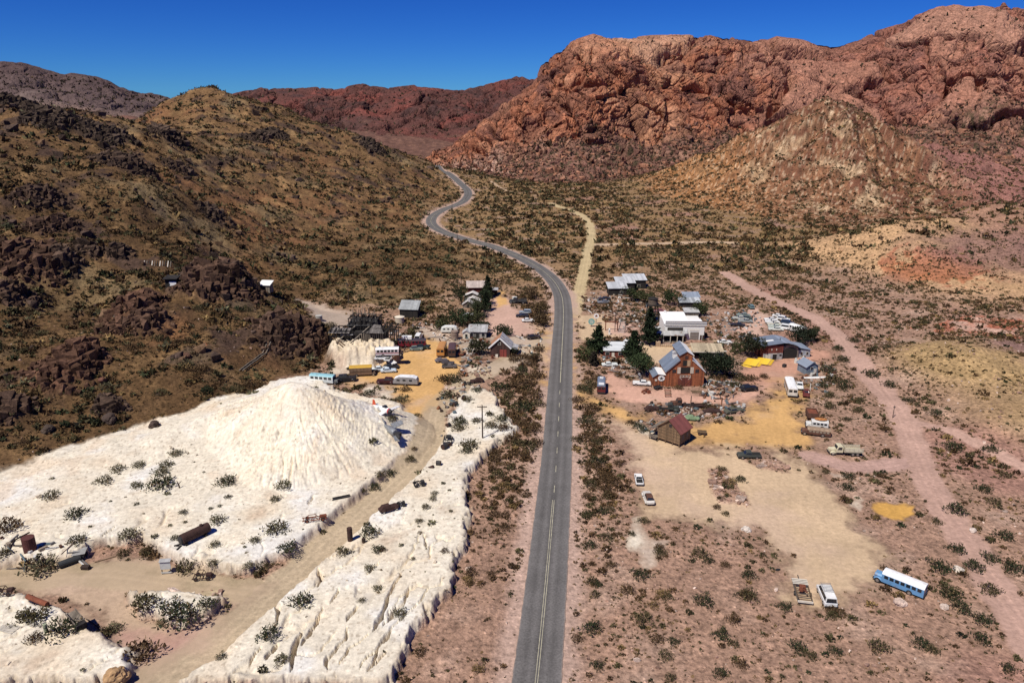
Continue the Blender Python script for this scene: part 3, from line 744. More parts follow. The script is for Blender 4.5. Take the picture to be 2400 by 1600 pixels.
# ================================================================ fast look-ups on the finished ground
_NC = len(az); _AZR = np.radians(az)
def gl(name, x, y):
    A = FL[name] if isinstance(name, str) else name
    a = np.clip(np.interp(np.arctan2(x, y), _AZR, np.arange(_NC)), 0, _NC - 1.001); r = np.clip(np.interp(np.hypot(x, y), rr_, np.arange(len(rr_))), 0, len(rr_) - 1.001)
    i = a.astype(int); j = r.astype(int); u = a - i; v = r - j; k = j * _NC + i
    return (A[k] * (1 - u) + A[k + 1] * u) * (1 - v) + (A[k + _NC] * (1 - u) + A[k + _NC + 1] * u) * v
def Zg(x, y): return float(gl('z', np.array([x]), np.array([y]))[0])
def G(px, py):
    """the point of the finished ground seen at a pixel of the photograph"""
    a, b, c = ray(px, py)
    t0, t1 = 55.0, min(1150.0, (CAM_H + 5) / max(-c, .05))
    for it in range(2):
        t = np.linspace(t0, t1, 900); hit = CAM_H + c * t < gl('z', a * t, b * t)
        k = int(np.argmax(hit))
        if k == 0: k = len(t) - 1
        t0, t1 = t[k - 1], t[k]
    return Vector((a * t1, b * t1, CAM_H + c * t1))

# ================================================================ materials
def mat(name, col, rough=.6, metal=0.0, dirt=.25, scale=1.5, stripe=None, sfreq=4.0, samt=.3, spec=.4, rust=None, rustamt=.5):
    m = bpy.data.materials.new(name); m.use_nodes = True
    nt = m.node_tree; N = nt.nodes; L = nt.links; b = N['Principled BSDF']
    b.inputs['Roughness'].default_value = rough; b.inputs['Metallic'].default_value = metal; b.inputs['Specular IOR Level'].default_value = spec
    tc = N.new('ShaderNodeTexCoord')
    n = N.new('ShaderNodeTexNoise'); n.inputs['Scale'].default_value = scale; n.inputs['Detail'].default_value = 6; n.inputs['Roughness'].default_value = .65
    L.new(tc.outputs['Object'], n.inputs['Vector'])
    mr = N.new('ShaderNodeMapRange'); L.new(n.outputs['Fac'], mr.inputs[0])
    for i, q in enumerate((.3, .7, 1 - dirt, 1 + dirt * .6)): mr.inputs[i + 1].default_value = q
    val = mr.outputs[0]
    if stripe:
        sx = N.new('ShaderNodeSeparateXYZ'); L.new(tc.outputs['Object'], sx.inputs[0])
        if stripe == 'XY':
            ad = N.new('ShaderNodeMath'); ad.operation = 'ADD'; L.new(sx.outputs[0], ad.inputs[0]); L.new(sx.outputs[1], ad.inputs[1]); s = ad.outputs[0]
        else: s = sx.outputs['XYZ'.index(stripe)]
        mu = N.new('ShaderNodeMath'); mu.operation = 'MULTIPLY'; L.new(s, mu.inputs[0]); mu.inputs[1].default_value = sfreq
        fl = N.new('ShaderNodeMath'); fl.operation = 'FLOOR'; L.new(mu.outputs[0], fl.inputs[0])
        wn_ = N.new('ShaderNodeTexWhiteNoise'); wn_.noise_dimensions = '1D'; L.new(fl.outputs[0], wn_.inputs['W'])
        fr = N.new('ShaderNodeMath'); fr.operation = 'FRACT'; L.new(mu.outputs[0], fr.inputs[0])
        gp = N.new('ShaderNodeMapRange'); L.new(fr.outputs[0], gp.inputs[0])
        for i, q in enumerate((0, .12, 1 - samt * 1.3, 1)): gp.inputs[i + 1].default_value = q
        wr = N.new('ShaderNodeMapRange'); L.new(wn_.outputs['Value'], wr.inputs[0])
        for i, q in enumerate((0, 1, 1 - samt, 1 + samt)): wr.inputs[i + 1].default_value = q
        a1 = N.new('ShaderNodeMath'); a1.operation = 'MULTIPLY'; L.new(val, a1.inputs[0]); L.new(wr.outputs[0], a1.inputs[1])
        a2 = N.new('ShaderNodeMath'); a2.operation = 'MULTIPLY'; L.new(a1.outputs[0], a2.inputs[0]); L.new(gp.outputs[0], a2.inputs[1]); val = a2.outputs[0]
    src = N.new('ShaderNodeRGB'); src.outputs[0].default_value = (*col, 1); cs = src.outputs[0]
    if rust:
        n2 = N.new('ShaderNodeTexNoise'); n2.inputs['Scale'].default_value = scale * .8; n2.inputs['Detail'].default_value = 7; L.new(tc.outputs['Object'], n2.inputs['Vector'])
        r2 = N.new('ShaderNodeMapRange'); L.new(n2.outputs['Fac'], r2.inputs[0])
        for i, q in enumerate((.62 - rustamt * .3, .72 - rustamt * .3, 0, 1)): r2.inputs[i + 1].default_value = q
        mx = N.new('ShaderNodeMix'); mx.data_type = 'RGBA'; L.new(r2.outputs[0], mx.inputs[0]); L.new(cs, mx.inputs[6]); mx.inputs[7].default_value = (*rust, 1); cs = mx.outputs[2]
    vm = N.new('ShaderNodeVectorMath'); vm.operation = 'SCALE'; L.new(cs, vm.inputs[0]); L.new(val, vm.inputs['Scale']); L.new(vm.outputs[0], b.inputs['Base Color'])
    return m
_mc = {}
def paint(col, rough=.45, dirt=.2):
    k = ('p', col, rough, dirt)
    if k not in _mc: _mc[k] = mat('paint', col, rough, 0, dirt, 1.2, rust=tuple(.5 * c + .5 * d for c, d in zip(col, (.2, .12, .07))), rustamt=.05)
    return _mc[k]
RUST = mat('rust', (.12, .055, .035), .9, 0, .5, 1.5)
DRUST = mat('dark_rust', (.055, .026, .020), .9, 0, .4, 1.5)
RRUST = mat('red_rust', (.20, .062, .032), .9, 0, .45, 1.5)
GLASS = mat('window_glass', (.018, .022, .028), .12, 0, .1, 1, spec=.7)
TYRE = mat('tyre_rubber', (.018, .017, .017), .9, 0, .2)
CHROME = mat('dull_chrome', (.45, .45, .45), .35, .8, .15)
DARKIRON = mat('dark_iron', (.035, .032, .032), .7, 0, .3)
WOODGREY = mat('grey_planks', (.20, .165, .13), .9, 0, .35, 2, 'XY', 4, .35)
WOODDARK = mat('blackened_timber', (.024, .020, .018), .9, 0, .5, 2, 'XY', 3, .4)
WOODBROWN = mat('brown_planks', (.20, .125, .07), .9, 0, .35, 2, 'XY', 3.4, .35)
WOODRED = mat('red_barn_planks', (.27, .085, .035), .85, 0, .4, 1.3, 'XY', 2.6, .38)
WOODOX = mat('oxblood_planks', (.16, .042, .028), .85, 0, .35, 1.5, 'XY', 3, .3)
WOODDKR = mat('dark_red_planks', (.065, .032, .026), .9, 0, .4, 1.5, 'XY', 3, .35)
BEAM = mat('bare_beam', (.16, .105, .06), .9, 0, .35, 2)
POLEW = mat('pole_wood', (.085, .06, .045), .9, 0, .3, 2)
STEELROOF = mat('grey_blue_steel_roof', (.20, .235, .29), .55, .2, .15, .6, 'Y', 1.2, .10)
STEELROOFX = mat('grey_blue_steel_roof', (.30, .345, .41), .55, .2, .15, .6, 'X', 1.6, .12)
GALV = mat('weathered_galvanised_roof', (.46, .45, .44), .6, .15, .3, .7, 'X', 1.5, .18, rust=(.26, .16, .11), rustamt=.12)
GALVY = mat('weathered_galvanised_roof', (.50, .49, .475), .6, .15, .25, .7, 'Y', 1.5, .18, rust=(.30, .2, .15), rustamt=.1)
REDROOF = mat('red_metal_roof', (.20, .065, .055), .7, 0, .2, .8, 'Y', 1.4, .12)
WHITEWALL = mat('white_stucco', (.74, .72, .68), .9, 0, .08, .8)
WHITEROOF = mat('white_roof', (.80, .79, .77), .7, 0, .08, .5)
CREAM = mat('cream_trim', (.66, .60, .50), .8, 0, .15)
TANROOF = mat('tan_board_roof', (.42, .34, .23), .9, 0, .25, 1.2, 'X', 1.4, .25)
BLUEGREY = mat('blue_grey_boards', (.17, .215, .26), .8, 0, .2, 1.5, 'XY', 2.4, .16)
STONE = mat('fieldstone', (.42, .30, .20), .95, 0, .5, 2.2)
INSIDE = mat('unlit_interior', (.02, .018, .016), .95, 0, .3)
CONC = mat('concrete', (.42, .40, .36), .9, 0, .2)

# ================================================================ mesh builder
class MB:
    def __init__(s): s.v = []; s.f = []
    def add(s, vs, fs, M=None):
        b = len(s.v)
        for p in vs: s.v.append(tuple(M @ Vector(p)) if M is not None else tuple(p))
        for f in fs: s.f.append([i + b for i in f])
        return s
    def box(s, x, y, z, sx, sy, sz, rz=0, rx=0, ry=0, M=None):
        """centre x, y; z is the underside"""
        h = [(a * sx / 2, b * sy / 2, c * sz / 2) for c in (-1, 1) for b in (-1, 1) for a in (-1, 1)]
        T = Matrix.Translation((x, y, z + sz / 2)) @ Matrix.Rotation(R(rz), 4, 'Z') @ Matrix.Rotation(R(ry), 4, 'Y') @ Matrix.Rotation(R(rx), 4, 'X')
        if M is not None: T = M @ T
        return s.add(h, [(0, 2, 3, 1), (4, 5, 7, 6), (0, 1, 5, 4), (2, 6, 7, 3), (0, 4, 6, 2), (1, 3, 7, 5)], T)
    def bar(s, p, q, w, h=None):
        """square bar between two points"""
        p = Vector(p); q = Vector(q); d = q - p; Lg = d.length
        if Lg < 1e-6: return s
        T = Matrix.Translation((p + q) / 2) @ d.to_track_quat('X', 'Z').to_matrix().to_4x4()
        h = h or w
        b = [(a * Lg / 2, e * w / 2, c * h / 2) for c in (-1, 1) for e in (-1, 1) for a in (-1, 1)]
        return s.add(b, [(0, 2, 3, 1), (4, 5, 7, 6), (0, 1, 5, 4), (2, 6, 7, 3), (0, 4, 6, 2), (1, 3, 7, 5)], T)
    def cyl(s, p, q, r0, r1=None, n=12, cap=True):
        r1 = r0 if r1 is None else r1
        p = Vector(p); q = Vector(q); d = (q - p)
        T = d.to_track_quat('Z', 'Y').to_matrix()
        vs = []
        for c, r in ((p, r0), (q, r1)):
            for i in range(n):
                a = 2 * math.pi * i / n; vs.append(c + T @ Vector((math.cos(a) * r, math.sin(a) * r, 0)))
        fs = [(i, (i + 1) % n, n + (i + 1) % n, n + i) for i in range(n)]
        if cap: fs += [tuple(range(n - 1, -1, -1)), tuple(range(n, 2 * n))]
        return s.add(vs, fs)
    def prism(s, prof, y0, y1, axis='Y', taper=None):
        """profile in x-z (axis Y) or y-z (axis X), extruded; taper(z) narrows it"""
        n = len(prof); vs = []
        for y in (y0, y1):
            for a, b in prof:
                yy = y if taper is None else math.copysign(max(abs(y) - taper(b), .01), y)
                vs.append((a, yy, b) if axis == 'Y' else (yy, a, b))
        fs = [(i, (i + 1) % n, n + (i + 1) % n, n + i) for i in range(n)] + [tuple(range(n - 1, -1, -1)), tuple(range(n, 2 * n))]
        return s.add(vs, fs)
    def ball(s, c, rx, ry, rz, n=10, m=6, z0=-1.0, M=None):
        vs = []; fs = []
        for j in range(m + 1):
            ph = -math.pi / 2 + math.pi * j / m; zz = max(math.sin(ph), z0)
            for i in range(n):
                a = 2 * math.pi * i / n; vs.append((c[0] + rx * math.cos(ph) * math.cos(a), c[1] + ry * math.cos(ph) * math.sin(a), c[2] + rz * zz))
        for j in range(m):
            for i in range(n): fs.append((j * n + i, j * n + (i + 1) % n, (j + 1) * n + (i + 1) % n, (j + 1) * n + i))
        return s.add(vs, fs, M)
    def quad(s, a, b, c, d): return s.add([a, b, c, d], [(0, 1, 2, 3)])
    def slab(s, pts, t):
        """flat polygon given in space, thickened along its normal"""
        P = [Vector(p) for p in pts]; n = (P[1] - P[0]).cross(P[2] - P[0]).normalized() * t; k = len(P)
        fs = [tuple(range(k)), tuple(range(2 * k - 1, k - 1, -1))] + [((i + 1) % k, i, k + i, k + (i + 1) % k) for i in range(k)]
        return s.add(P + [p - n for p in P], fs)
    def build(s, name, m, parent=None, bevel=0, smooth=False):
        me = bpy.data.meshes.new(name); me.from_pydata(s.v, [], s.f)
        bm = bmesh.new(); bm.from_mesh(me)
        bmesh.ops.remove_doubles(bm, verts=bm.verts, dist=1e-4)
        bmesh.ops.recalc_face_normals(bm, faces=bm.faces)
        if bevel:
            ed = [e for e in bm.edges if len(e.link_faces) == 2 and e.calc_face_angle(0) > .5]
            bmesh.ops.bevel(bm, geom=ed, offset=bevel, segments=2, profile=.6, affect='EDGES', clamp_overlap=True)
        bm.to_mesh(me); bm.free()
        if smooth: me.polygons.foreach_set('use_smooth', np.ones(len(me.polygons), bool))
        me.materials.append(m)
        o = bpy.data.objects.new(name, me); COL.objects.link(o)
        if parent is not None: o.parent = parent
        return o
LAND = []          # landmarks used to describe the shrubs: (x, y, phrase)
def root(name, label, cat, loc, yaw=0, group=None, mark=None):
    o = bpy.data.objects.new(name, None); COL.objects.link(o); o.empty_display_size = .5
    o.location = loc; o.rotation_euler = (0, 0, R(yaw))
    tag(o, label, cat, group)
    if mark: LAND.append((loc[0], loc[1], mark))
    return o
def single(o, label, cat, loc, yaw=0, group=None, mark=None):
    o.location = loc; o.rotation_euler = (0, 0, R(yaw)); tag(o, label, cat, group)
    if mark: LAND.append((loc[0], loc[1], mark))
    return o

# ================================================================ vehicles (forward is +X)
def wheels(rt, xs, hw, r, w=.22, rim=True, rimm=None):
    for x in xs:
        for s in (-1, 1):
            o = MB().cyl((x, s * (hw - w), r), (x, s * (hw + .01), r), r, n=14).build('wheel', TYRE, rt, smooth=False)
            if rim: MB().cyl((x, s * (hw + .005), r), (x, s * (hw + .03), r), r * .55, n=10).build('rim', rimm or CHROME, o)
CARS = {
 'sedan':  dict(L=4.7, W=1.8, body=[(-.5,.38),(-.5,.78),(-.47,.92),(-.30,.98),(.17,.98),(.42,.88),(.5,.72),(.5,.38)], cab=[(-.36,.96),(-.22,1.40),(.01,1.44),(.18,.96)], wh=(-.30,.31), r=.33),
 'old':    dict(L=5.1, W=1.85, body=[(-.5,.42),(-.5,.85),(-.46,.98),(-.2,1.02),(.15,1.02),(.46,.98),(.5,.85),(.5,.42)], cab=[(-.30,1.0),(-.22,1.46),(.03,1.48),(.14,1.0)], wh=(-.31,.32), r=.36),
 'suv':    dict(L=4.7, W=1.9, body=[(-.5,.42),(-.5,1.0),(-.46,1.06),(.20,1.06),(.44,.98),(.5,.80),(.5,.42)], cab=[(-.48,1.04),(-.43,1.70),(.06,1.74),(.22,1.04)], wh=(-.30,.31), r=.37),
 'van':    dict(L=5.2, W=2.0, body=[(-.5,.42),(-.5,1.12),(.34,1.15),(.46,1.02),(.5,.85),(.5,.42)], cab=[(-.495,1.10),(-.475,2.02),(.22,2.06),(.36,1.13)], wh=(-.30,.32), r=.37),
 'pickup': dict(L=5.2, W=1.9, body=[(-.5,.45),(-.5,1.02),(-.02,1.02),(.22,1.06),(.46,1.0),(.5,.82),(.5,.45)], cab=[(-.10,1.0),(-.08,1.66),(.13,1.68),(.24,1.04)], wh=(-.30,.32), r=.39),
 'vintage':dict(L=4.6, W=1.55, body=[(-.5,.5),(-.5,.95),(-.40,1.12),(.12,1.14),(.46,1.08),(.5,.98),(.5,.5)], cab=[(-.40,1.10),(-.33,1.66),(.03,1.72),(.12,1.12)], wh=(-.31,.36), r=.38),
}
def car(label, px, py, yaw, col, style='sedan', roof=None, cat='car', name='parked_car', group=None, mark=None, dull=False, scale=1.0, open_bed=True, windows=True, dz=0):
    q = CARS[style]; L, W = q['L'] * scale, q['W'] * scale; m = col if not isinstance(col, tuple) else paint(col, .75 if dull else .35)
    rt = root(name, label, cat, G(px, py) + Vector((0, 0, dz)), yaw, group, mark)
    bp = [(a * L, b * scale) for a, b in q['body']]; cp = [(a * L, b * scale) for a, b in q['cab']]
    MB().prism(bp, -W / 2, W / 2).build('body', m, rt, bevel=.09)
    z0 = min(b for a, b in cp); z1 = max(b for a, b in cp); tp = .16 * scale
    tap = lambda z: tp * (z - z0) / (z1 - z0)
    hw = W / 2 - .06
    MB().prism(cp, -hw, hw, taper=tap).build('cabin', paint(roof, .4) if isinstance(roof, tuple) else (roof or m), rt, bevel=.03)
    if windows:
        cx = sum(a for a, b in cp) / 4; cz = (z0 + z1) / 2 + .03
        ins = [(cx + (a - cx) * .86, cz + (b - cz) * .68) for a, b in cp]
        for s in (-1, 1):
            pts = [(a, s * (hw - tap(b) + .02), b) for a, b in ins]
            MB().slab(pts, .03).build('side_window', GLASS, rt)
        for (i, j, nm, o) in ((3, 2, 'windscreen', .02), (0, 1, 'rear_window', -.02)):
            (ax_, az_), (bx_, bz_) = cp[i], cp[j]
            def at(t): return (ax_ + (bx_ - ax_) * t + o, az_ + (bz_ - az_) * t + .012)
            (lx, lz), (ux, uz) = at(.14), at(.86)
            w0, w1 = hw - tap(lz) - .1, hw - tap(uz) - .1
            MB().slab([(lx, -w0, lz), (lx, w0, lz), (ux, w1, uz), (ux, -w1, uz)], .03).build(nm, GLASS, rt)
    if style == 'pickup' and open_bed:
        MB().box(-.30 * L, 0, 1.022 * scale, .36 * L, W * .82, .012).build('bed_floor', INSIDE, rt)
    if style == 'vintage':
        for x, nm in ((-.31, 'rear_fender'), (.36, 'front_fender')):
            for s in (-1, 1):
                MB().ball((x * L, s * (W / 2 + .10), .55), .62 * scale, .2, .40 * scale, 10, 6, -.25).build(nm, m, rt, smooth=True)
        MB().box(0, 0, .42, L * .42, W + .42, .06).build('running_board', m, rt)
    else:
        for x, nm in ((-.505, 'rear_bumper'), (.505, 'front_bumper')):
            MB().box(x * L, 0, .42 * scale, .10, W * .94, .17).build(nm, CHROME if style == 'old' else DARKIRON, rt)
        for s in (-1, 1): MB().box(.5 * L, s * W * .34, .68 * scale, .05, .30, .14).build('headlight', CHROME, rt)
    wheels(rt, [a * L for a in q['wh']], W / 2 + (.12 if style == 'vintage' else 0), q['r'] * scale, rim=True)
    return rt
def bus(label, px, py, yaw, body, roofc, L=9.5, W=2.4, H=2.85, hood=1.3, nwin=7, name='old_bus', cat='bus', group=None, mark=None, hatch=True, winm=None, stripe=None, hoodm=None, dz=0):
    bm_ = paint(body, .45) if isinstance(body, tuple) else body; rm = paint(roofc, .4, .1) if isinstance(roofc, tuple) else roofc
    rt = root(name, label, cat, G(px, py) + Vector((0, 0, dz)), yaw, group, mark)
    xb, xf = -L / 2, L / 2 - hood
    prof = [(-W / 2, .5), (-W / 2, H - .42), (-W / 2 + .05, H - .36), (W / 2 - .05, H - .36), (W / 2, H - .42), (W / 2, .5)]
    MB().prism(prof, xb, xf, 'X').build('body', bm_, rt, bevel=.06)
    rp = [(-W / 2 - .01, H - .42), (-W / 2 + .12, H - .18), (-W / 2 + .5, H - .03), (0, H + .02), (W / 2 - .5, H - .03), (W / 2 - .12, H - .18), (W / 2 + .01, H - .42)]
    MB().prism(rp, xb - .02, xf + .04, 'X').build('roof', rm, rt, bevel=.05, smooth=False)
    wz0, wz1 = H * .55, H - .50; step = (xf - xb - .5) / nwin
    for s in (-1, 1):
        for i in range(nwin):
            MB().box(xb + .25 + step * (i + .5), s * (W / 2 + .004), wz0, step * .72, .03, wz1 - wz0).build('window', winm or GLASS, rt)
        if stripe: MB().box((xb + xf) / 2, s * (W / 2 + .004), H * .40, xf - xb - .1, .026, .22).build('side_stripe', paint(stripe), rt)
    for s in (-1, 1): MB().box(xb - .004, s * W * .24, wz0 + .05, .03, W * .36, wz1 - wz0 - .1).build('rear_window', GLASS, rt)
    MB().box(xf + .004, 0, wz0 - .05, .03, W * .82, wz1 - wz0).build('windscreen', GLASS, rt)
    if hood:
        hp = [(-W * .33, .55), (-W * .35, 1.25), (-W * .22, 1.5), (W * .22, 1.5), (W * .35, 1.25), (W * .33, .55)]
        MB().prism(hp, xf, xf + hood - .05, 'X').build('hood', hoodm or bm_, rt, bevel=.1)
        for s in (-1, 1):
            MB().ball((xf + hood * .45, s * W * .41, .62), .75, .24, .46, 10, 6, -.2).build('front_fender', hoodm or bm_, rt, smooth=True)
            MB().cyl((xf + hood - .1, s * W * .38, .95), (xf + hood + .04, s * W * .38, .95), .12, n=10).build('headlight', CHROME, rt)
        MB().box(xf + hood - .03, 0, .65, .05, W * .36, .65).build('radiator_grille', DARKIRON, rt)
    MB().box(L / 2 + .05, 0, .48, .12, W * .92, .2).build('front_bumper', DARKIRON, rt)
    MB().box(-L / 2 - .06, 0, .45, .14, W * .96, .24).build('rear_bumper', DARKIRON, rt)
    if hatch:
        for x in (-.12, .2): MB().box(x * L, 0, H + .0, .55, .55, .07).build('roof_hatch', rm, rt)
    wheels(rt, [xf + (hood * .45 if hood else -1.2), xb + L * .27], W / 2 + .02, .48, .28)
    return rt
def truck(label, px, py, yaw, cabc, bedc, L=7.5, W=2.3, bed='stake', rear=2, name='old_truck', cat='truck', group=None, mark=None, dull=False):
    cm = paint(cabc, .5) if isinstance(cabc, tuple) else cabc; bmm = paint(bedc, .6) if isinstance(bedc, tuple) else bedc
    rt = root(name, label, cat, G(px, py), yaw, group, mark)
    MB().box(0, -.42, .62, L * .94, .14, .2).box(0, .42, .62, L * .94, .14, .2).build('chassis', DARKIRON, rt)
    x1 = L / 2; hd = 1.45
    MB().prism([(x1 - hd, .8), (x1 - hd, 1.62), (x1 - .1, 1.5), (x1, 1.35), (x1, .75)], -.62, .62).build('hood', cm, rt, bevel=.1)
    for s in (-1, 1): MB().ball((x1 - .75, s * .92, .72), .78, .26, .46, 10, 6, -.2).build('front_fender', cm, rt, smooth=True)
    cab = [(x1 - hd - 1.5, .78), (x1 - hd - 1.5, 2.2), (x1 - hd - 1.35, 2.38), (x1 - hd - .35, 2.4), (x1 - hd, 1.55), (x1 - hd, .78)]
    MB().prism(cab, -W * .42, W * .42).build('cab', cm, rt, bevel=.09)
    for s in (-1, 1): MB().slab([(x1 - hd - 1.2, s * (W * .42 + .02), 1.55), (x1 - hd - .18, s * (W * .42 + .02), 1.55), (x1 - hd - .5, s * (W * .42 + .02), 2.15), (x1 - hd - 1.2, s * (W * .42 + .02), 2.15)], .03).build('side_window', GLASS, rt)
    MB().slab([(x1 - hd - .02, -W * .34, 1.68), (x1 - hd - .02, W * .34, 1.68), (x1 - hd - .27, W * .34, 2.26), (x1 - hd - .27, -W * .34, 2.26)], .03).build('windscreen', GLASS, rt)
    MB().box(x1 - hd - 1.51, 0, 1.6, .03, W * .5, .5).build('rear_window', GLASS, rt)
    MB().box(x1 + .05, 0, .6, .14, W * .9, .2).build('front_bumper', DARKIRON, rt)
    b0, b1 = -L / 2, x1 - hd - 1.75; bl = b1 - b0
    if bed != 'none':
        MB().box((b0 + b1) / 2, 0, .98, bl, W, .16).build('bed_floor', bmm, rt)
    if bed == 'stake':
        for s in (-1, 1):
            b = MB()
            for k in range(3): b.box((b0 + b1) / 2, s * (W / 2 - .03), 1.18 + k * .3, bl, .05, .18)
            for k in range(5): b.box(b0 + .1 + (bl - .2) * k / 4, s * (W / 2 - .09), 1.14, .08, .05, .95)
            b.build('side_rail', bmm, rt)
        MB().box(b1 - .04, 0, 1.14, .06, W, 1.05).build('head_board', bmm, rt)
    if bed == 'box':
        MB().box((b0 + b1) / 2, 0, 1.142, bl, W, 1.5).build('cargo_box', bmm, rt, bevel=.04)
    if bed == 'tank':
        MB().cyl((b0 + .2, 0, 1.9), (b1 - .1, 0, 1.9), .78, n=16).build('tank', bmm, rt, smooth=False)
    ws = [x1 - .75] + ([b0 + 1.2, b0 + 2.25] if rear == 2 else [b0 + 1.4])
    wheels(rt, ws, W / 2 - .02, .5, .3)
    return rt
# ================================================================ paved road
def dense(P, zz, step=2.0):
    seg = np.hypot(*np.diff(P, axis=0).T); s = np.concatenate([[0], np.cumsum(seg)])
    t = np.arange(0, s[-1], step)
    return np.stack([np.interp(t, s, P[:, 0]), np.interp(t, s, P[:, 1])], 1), np.interp(t, s, zz), t
RP, RZ, RS = dense(ROAD, ROADZ, 1.0)
for _ in range(3): RP[1:-1] = (RP[:-2] + 2 * RP[1:-1] + RP[2:]) / 4
RT = np.gradient(RP, axis=0); RT /= np.linalg.norm(RT, axis=1)[:, None]
RN = np.stack([RT[:, 1], -RT[:, 0]], 1)
def ribbon(name, offs, lift, mat_, i0=0, i1=None, col=None, rag=0):
    i1 = i1 or len(RP); idx = np.arange(i0, i1); offs = np.array(offs, float)
    O = np.broadcast_to(offs, (len(idx), len(offs))).copy()
    if rag:
        O[:, 0] += fbm2(RS[idx] / 1.7, RS[idx] * 0 + 5, 3, 3) * rag; O[:, -1] += fbm2(RS[idx] / 1.7, RS[idx] * 0 + 95, 3, 5) * rag
    x = RP[idx, 0][:, None] + RN[idx, 0][:, None] * O; y = RP[idx, 1][:, None] + RN[idx, 1][:, None] * O
    z = np.broadcast_to(RZ[idx][:, None] + lift, x.shape) - np.abs(O) * .012
    co = np.stack([x.ravel(), y.ravel(), z.ravel()], 1)
    c = None if col is None else np.concatenate([np.tile(col, (len(idx), 1)), np.full((len(co), 1), .45)], 1)
    if c is not None:
        c[:, :3] *= (1 + .16 * fbm2(co[:, 0] / 9, co[:, 1] / 5, 4, 6) + .13 * fbm2(co[:, 0] / 2.2, co[:, 1] / 14, 4, 7) + .10 * fbm2(co[:, 0] / .9, co[:, 1] / 30, 3, 8))[:, None]
    return mesh_np(name, co, grid_faces(len(idx), len(offs)), mat_, c)
M_ASPH = earth_material('asphalt', .15, 2.5, .3)
g = [.28, .15, .138, .11, .145, .105, .105, .145, .11, .138, .15, .28]
rcol = np.array([[a * 1.03, a * .96, a * .92] for a in g]); rcol[0] = rcol[-1] = (.26, .20, .17)
tag(ribbon('road', [-3.5, -3.3, -2.7, -1.9, -1.1, -.35, .35, 1.1, 1.9, 2.7, 3.3, 3.5], 0.03, M_ASPH, col=rcol, rag=.25),
    'grey paved two lane road running through the ghost town', 'road', kind='structure')
LINE = mat('worn_line_paint', (.46, .42, .30), .8, 0, .5, .8)
n1 = int(np.argmin(np.hypot(*(RP - np.array(ground0(1297, 1165))).T)))
n2 = int(np.argmin(np.hypot(*(RP - np.array(ground0(1313, 905))).T)))
ctr = bpy.data.objects.new('road_marking', None)
for o_ in (-.17, .17):
    o = ribbon('road_marking', [o_ - .05, o_ + .05], .042, LINE, 0, n1)
    tag(o, 'worn double centre line, near stretch of the road, %s stripe' % ('west' if o_ < 0 else 'east'), 'road marking', kind='structure')
k = n1 + 2; i = 0
while k < len(RP) - 8:
    ln = 4 if k < n2 else 420; gap = 5 if k < n2 else 9000
    o = ribbon('road_marking', [-.07, .07] if k < n2 else [-.10, .10], .042, LINE, k, min(k + ln, len(RP)))
    tag(o, 'worn pale dashed centre line along the middle of the paved road', 'road marking', 'centre line dashes', 'structure')
    k += ln + gap
bpy.data.objects.remove(ctr)

# ================================================================ buildings: local front is -Y, origin at the middle of the front foot
def shed(label, px, py, w, d, h, yaw=0, wall=WOODGREY, roofm=GALV, roof='gable', rise=1.6, over=.35, ridge='X', doors=(), windows=(), name='wooden_shed', cat='shed', mark=None, trim=None, group=None, side_windows=(), base=None):
    """roof: gable (ridge along X or Y), shed (falls to the front), back (falls to the rear), flat"""
    rt = root(name, label, cat, G(px, py) - Vector((0, 0, .05)), yaw, group, mark); rt.scale = (.94, .94, .86)
    hw = w / 2; t = .12
    if roof == 'gable' and ridge == 'Y':
        MB().prism([(-hw, -.6), (-hw, h), (0, h + rise), (hw, h), (hw, -.6)], 0, d).build('wall', wall, rt)
        sl = rise / hw; o = over
        MB().prism([(-hw - o, h - sl * o + .03), (0, h + rise + .03), (0, h + rise + .03 + t), (-hw - o, h - sl * o + .03 + t)], -o, d + o) \
            .prism([(hw + o, h - sl * o + .03), (0, h + rise + .03), (0, h + rise + .03 + t), (hw + o, h - sl * o + .03 + t)], -o, d + o).build('roof', roofm, rt)
    elif roof == 'gable':
        MB().prism([(0, -.6), (0, h), (d / 2, h + rise), (d, h), (d, -.6)], -hw, hw, 'X').build('wall', wall, rt)
        sl = rise / (d / 2); o = over
        MB().prism([(-o, h - sl * o + .03), (d / 2, h + rise + .03), (d / 2, h + rise + .03 + t), (-o, h - sl * o + .03 + t)], -hw - o, hw + o, 'X') \
            .prism([(d + o, h - sl * o + .03), (d / 2, h + rise + .03), (d / 2, h + rise + .03 + t), (d + o, h - sl * o + .03 + t)], -hw - o, hw + o, 'X').build('roof', roofm, rt)
    else:
        r0, r1 = (h, h + rise) if roof == 'shed' else ((h + rise, h) if roof == 'back' else (h, h))
        MB().prism([(0, -.6), (0, r0), (d, r1), (d, -.6)], -hw, hw, 'X').build('wall', wall, rt)
        o = over; sl = (r1 - r0) / d
        MB().prism([(-o, r0 - sl * o + .03), (d + o, r1 + sl * o + .03), (d + o, r1 + sl * o + .03 + t), (-o, r0 - sl * o + .03 + t)], -hw - o, hw + o, 'X').build('roof', roofm, rt)
    for (x, dw, dh, dm) in doors:
        MB().box(x, -.03, 0, dw, .09, dh).build('door', dm, rt)
    for (x, z, ww, wh) in windows:
        f = MB().box(x, -.02, z, ww + .16, .07, wh + .16).build('window', trim or CREAM, rt)
        MB().box(x, -.065, z + .08, ww, .03, wh).build('pane', GLASS, f)
    for (s, y, z, ww, wh) in side_windows:
        f = MB().box(s * (hw + .02), y, z, .07, ww + .16, wh + .16).build('window', trim or CREAM, rt)
        MB().box(s * (hw + .065), y, z + .08, .03, ww, wh).build('pane', GLASS, f)
    return rt

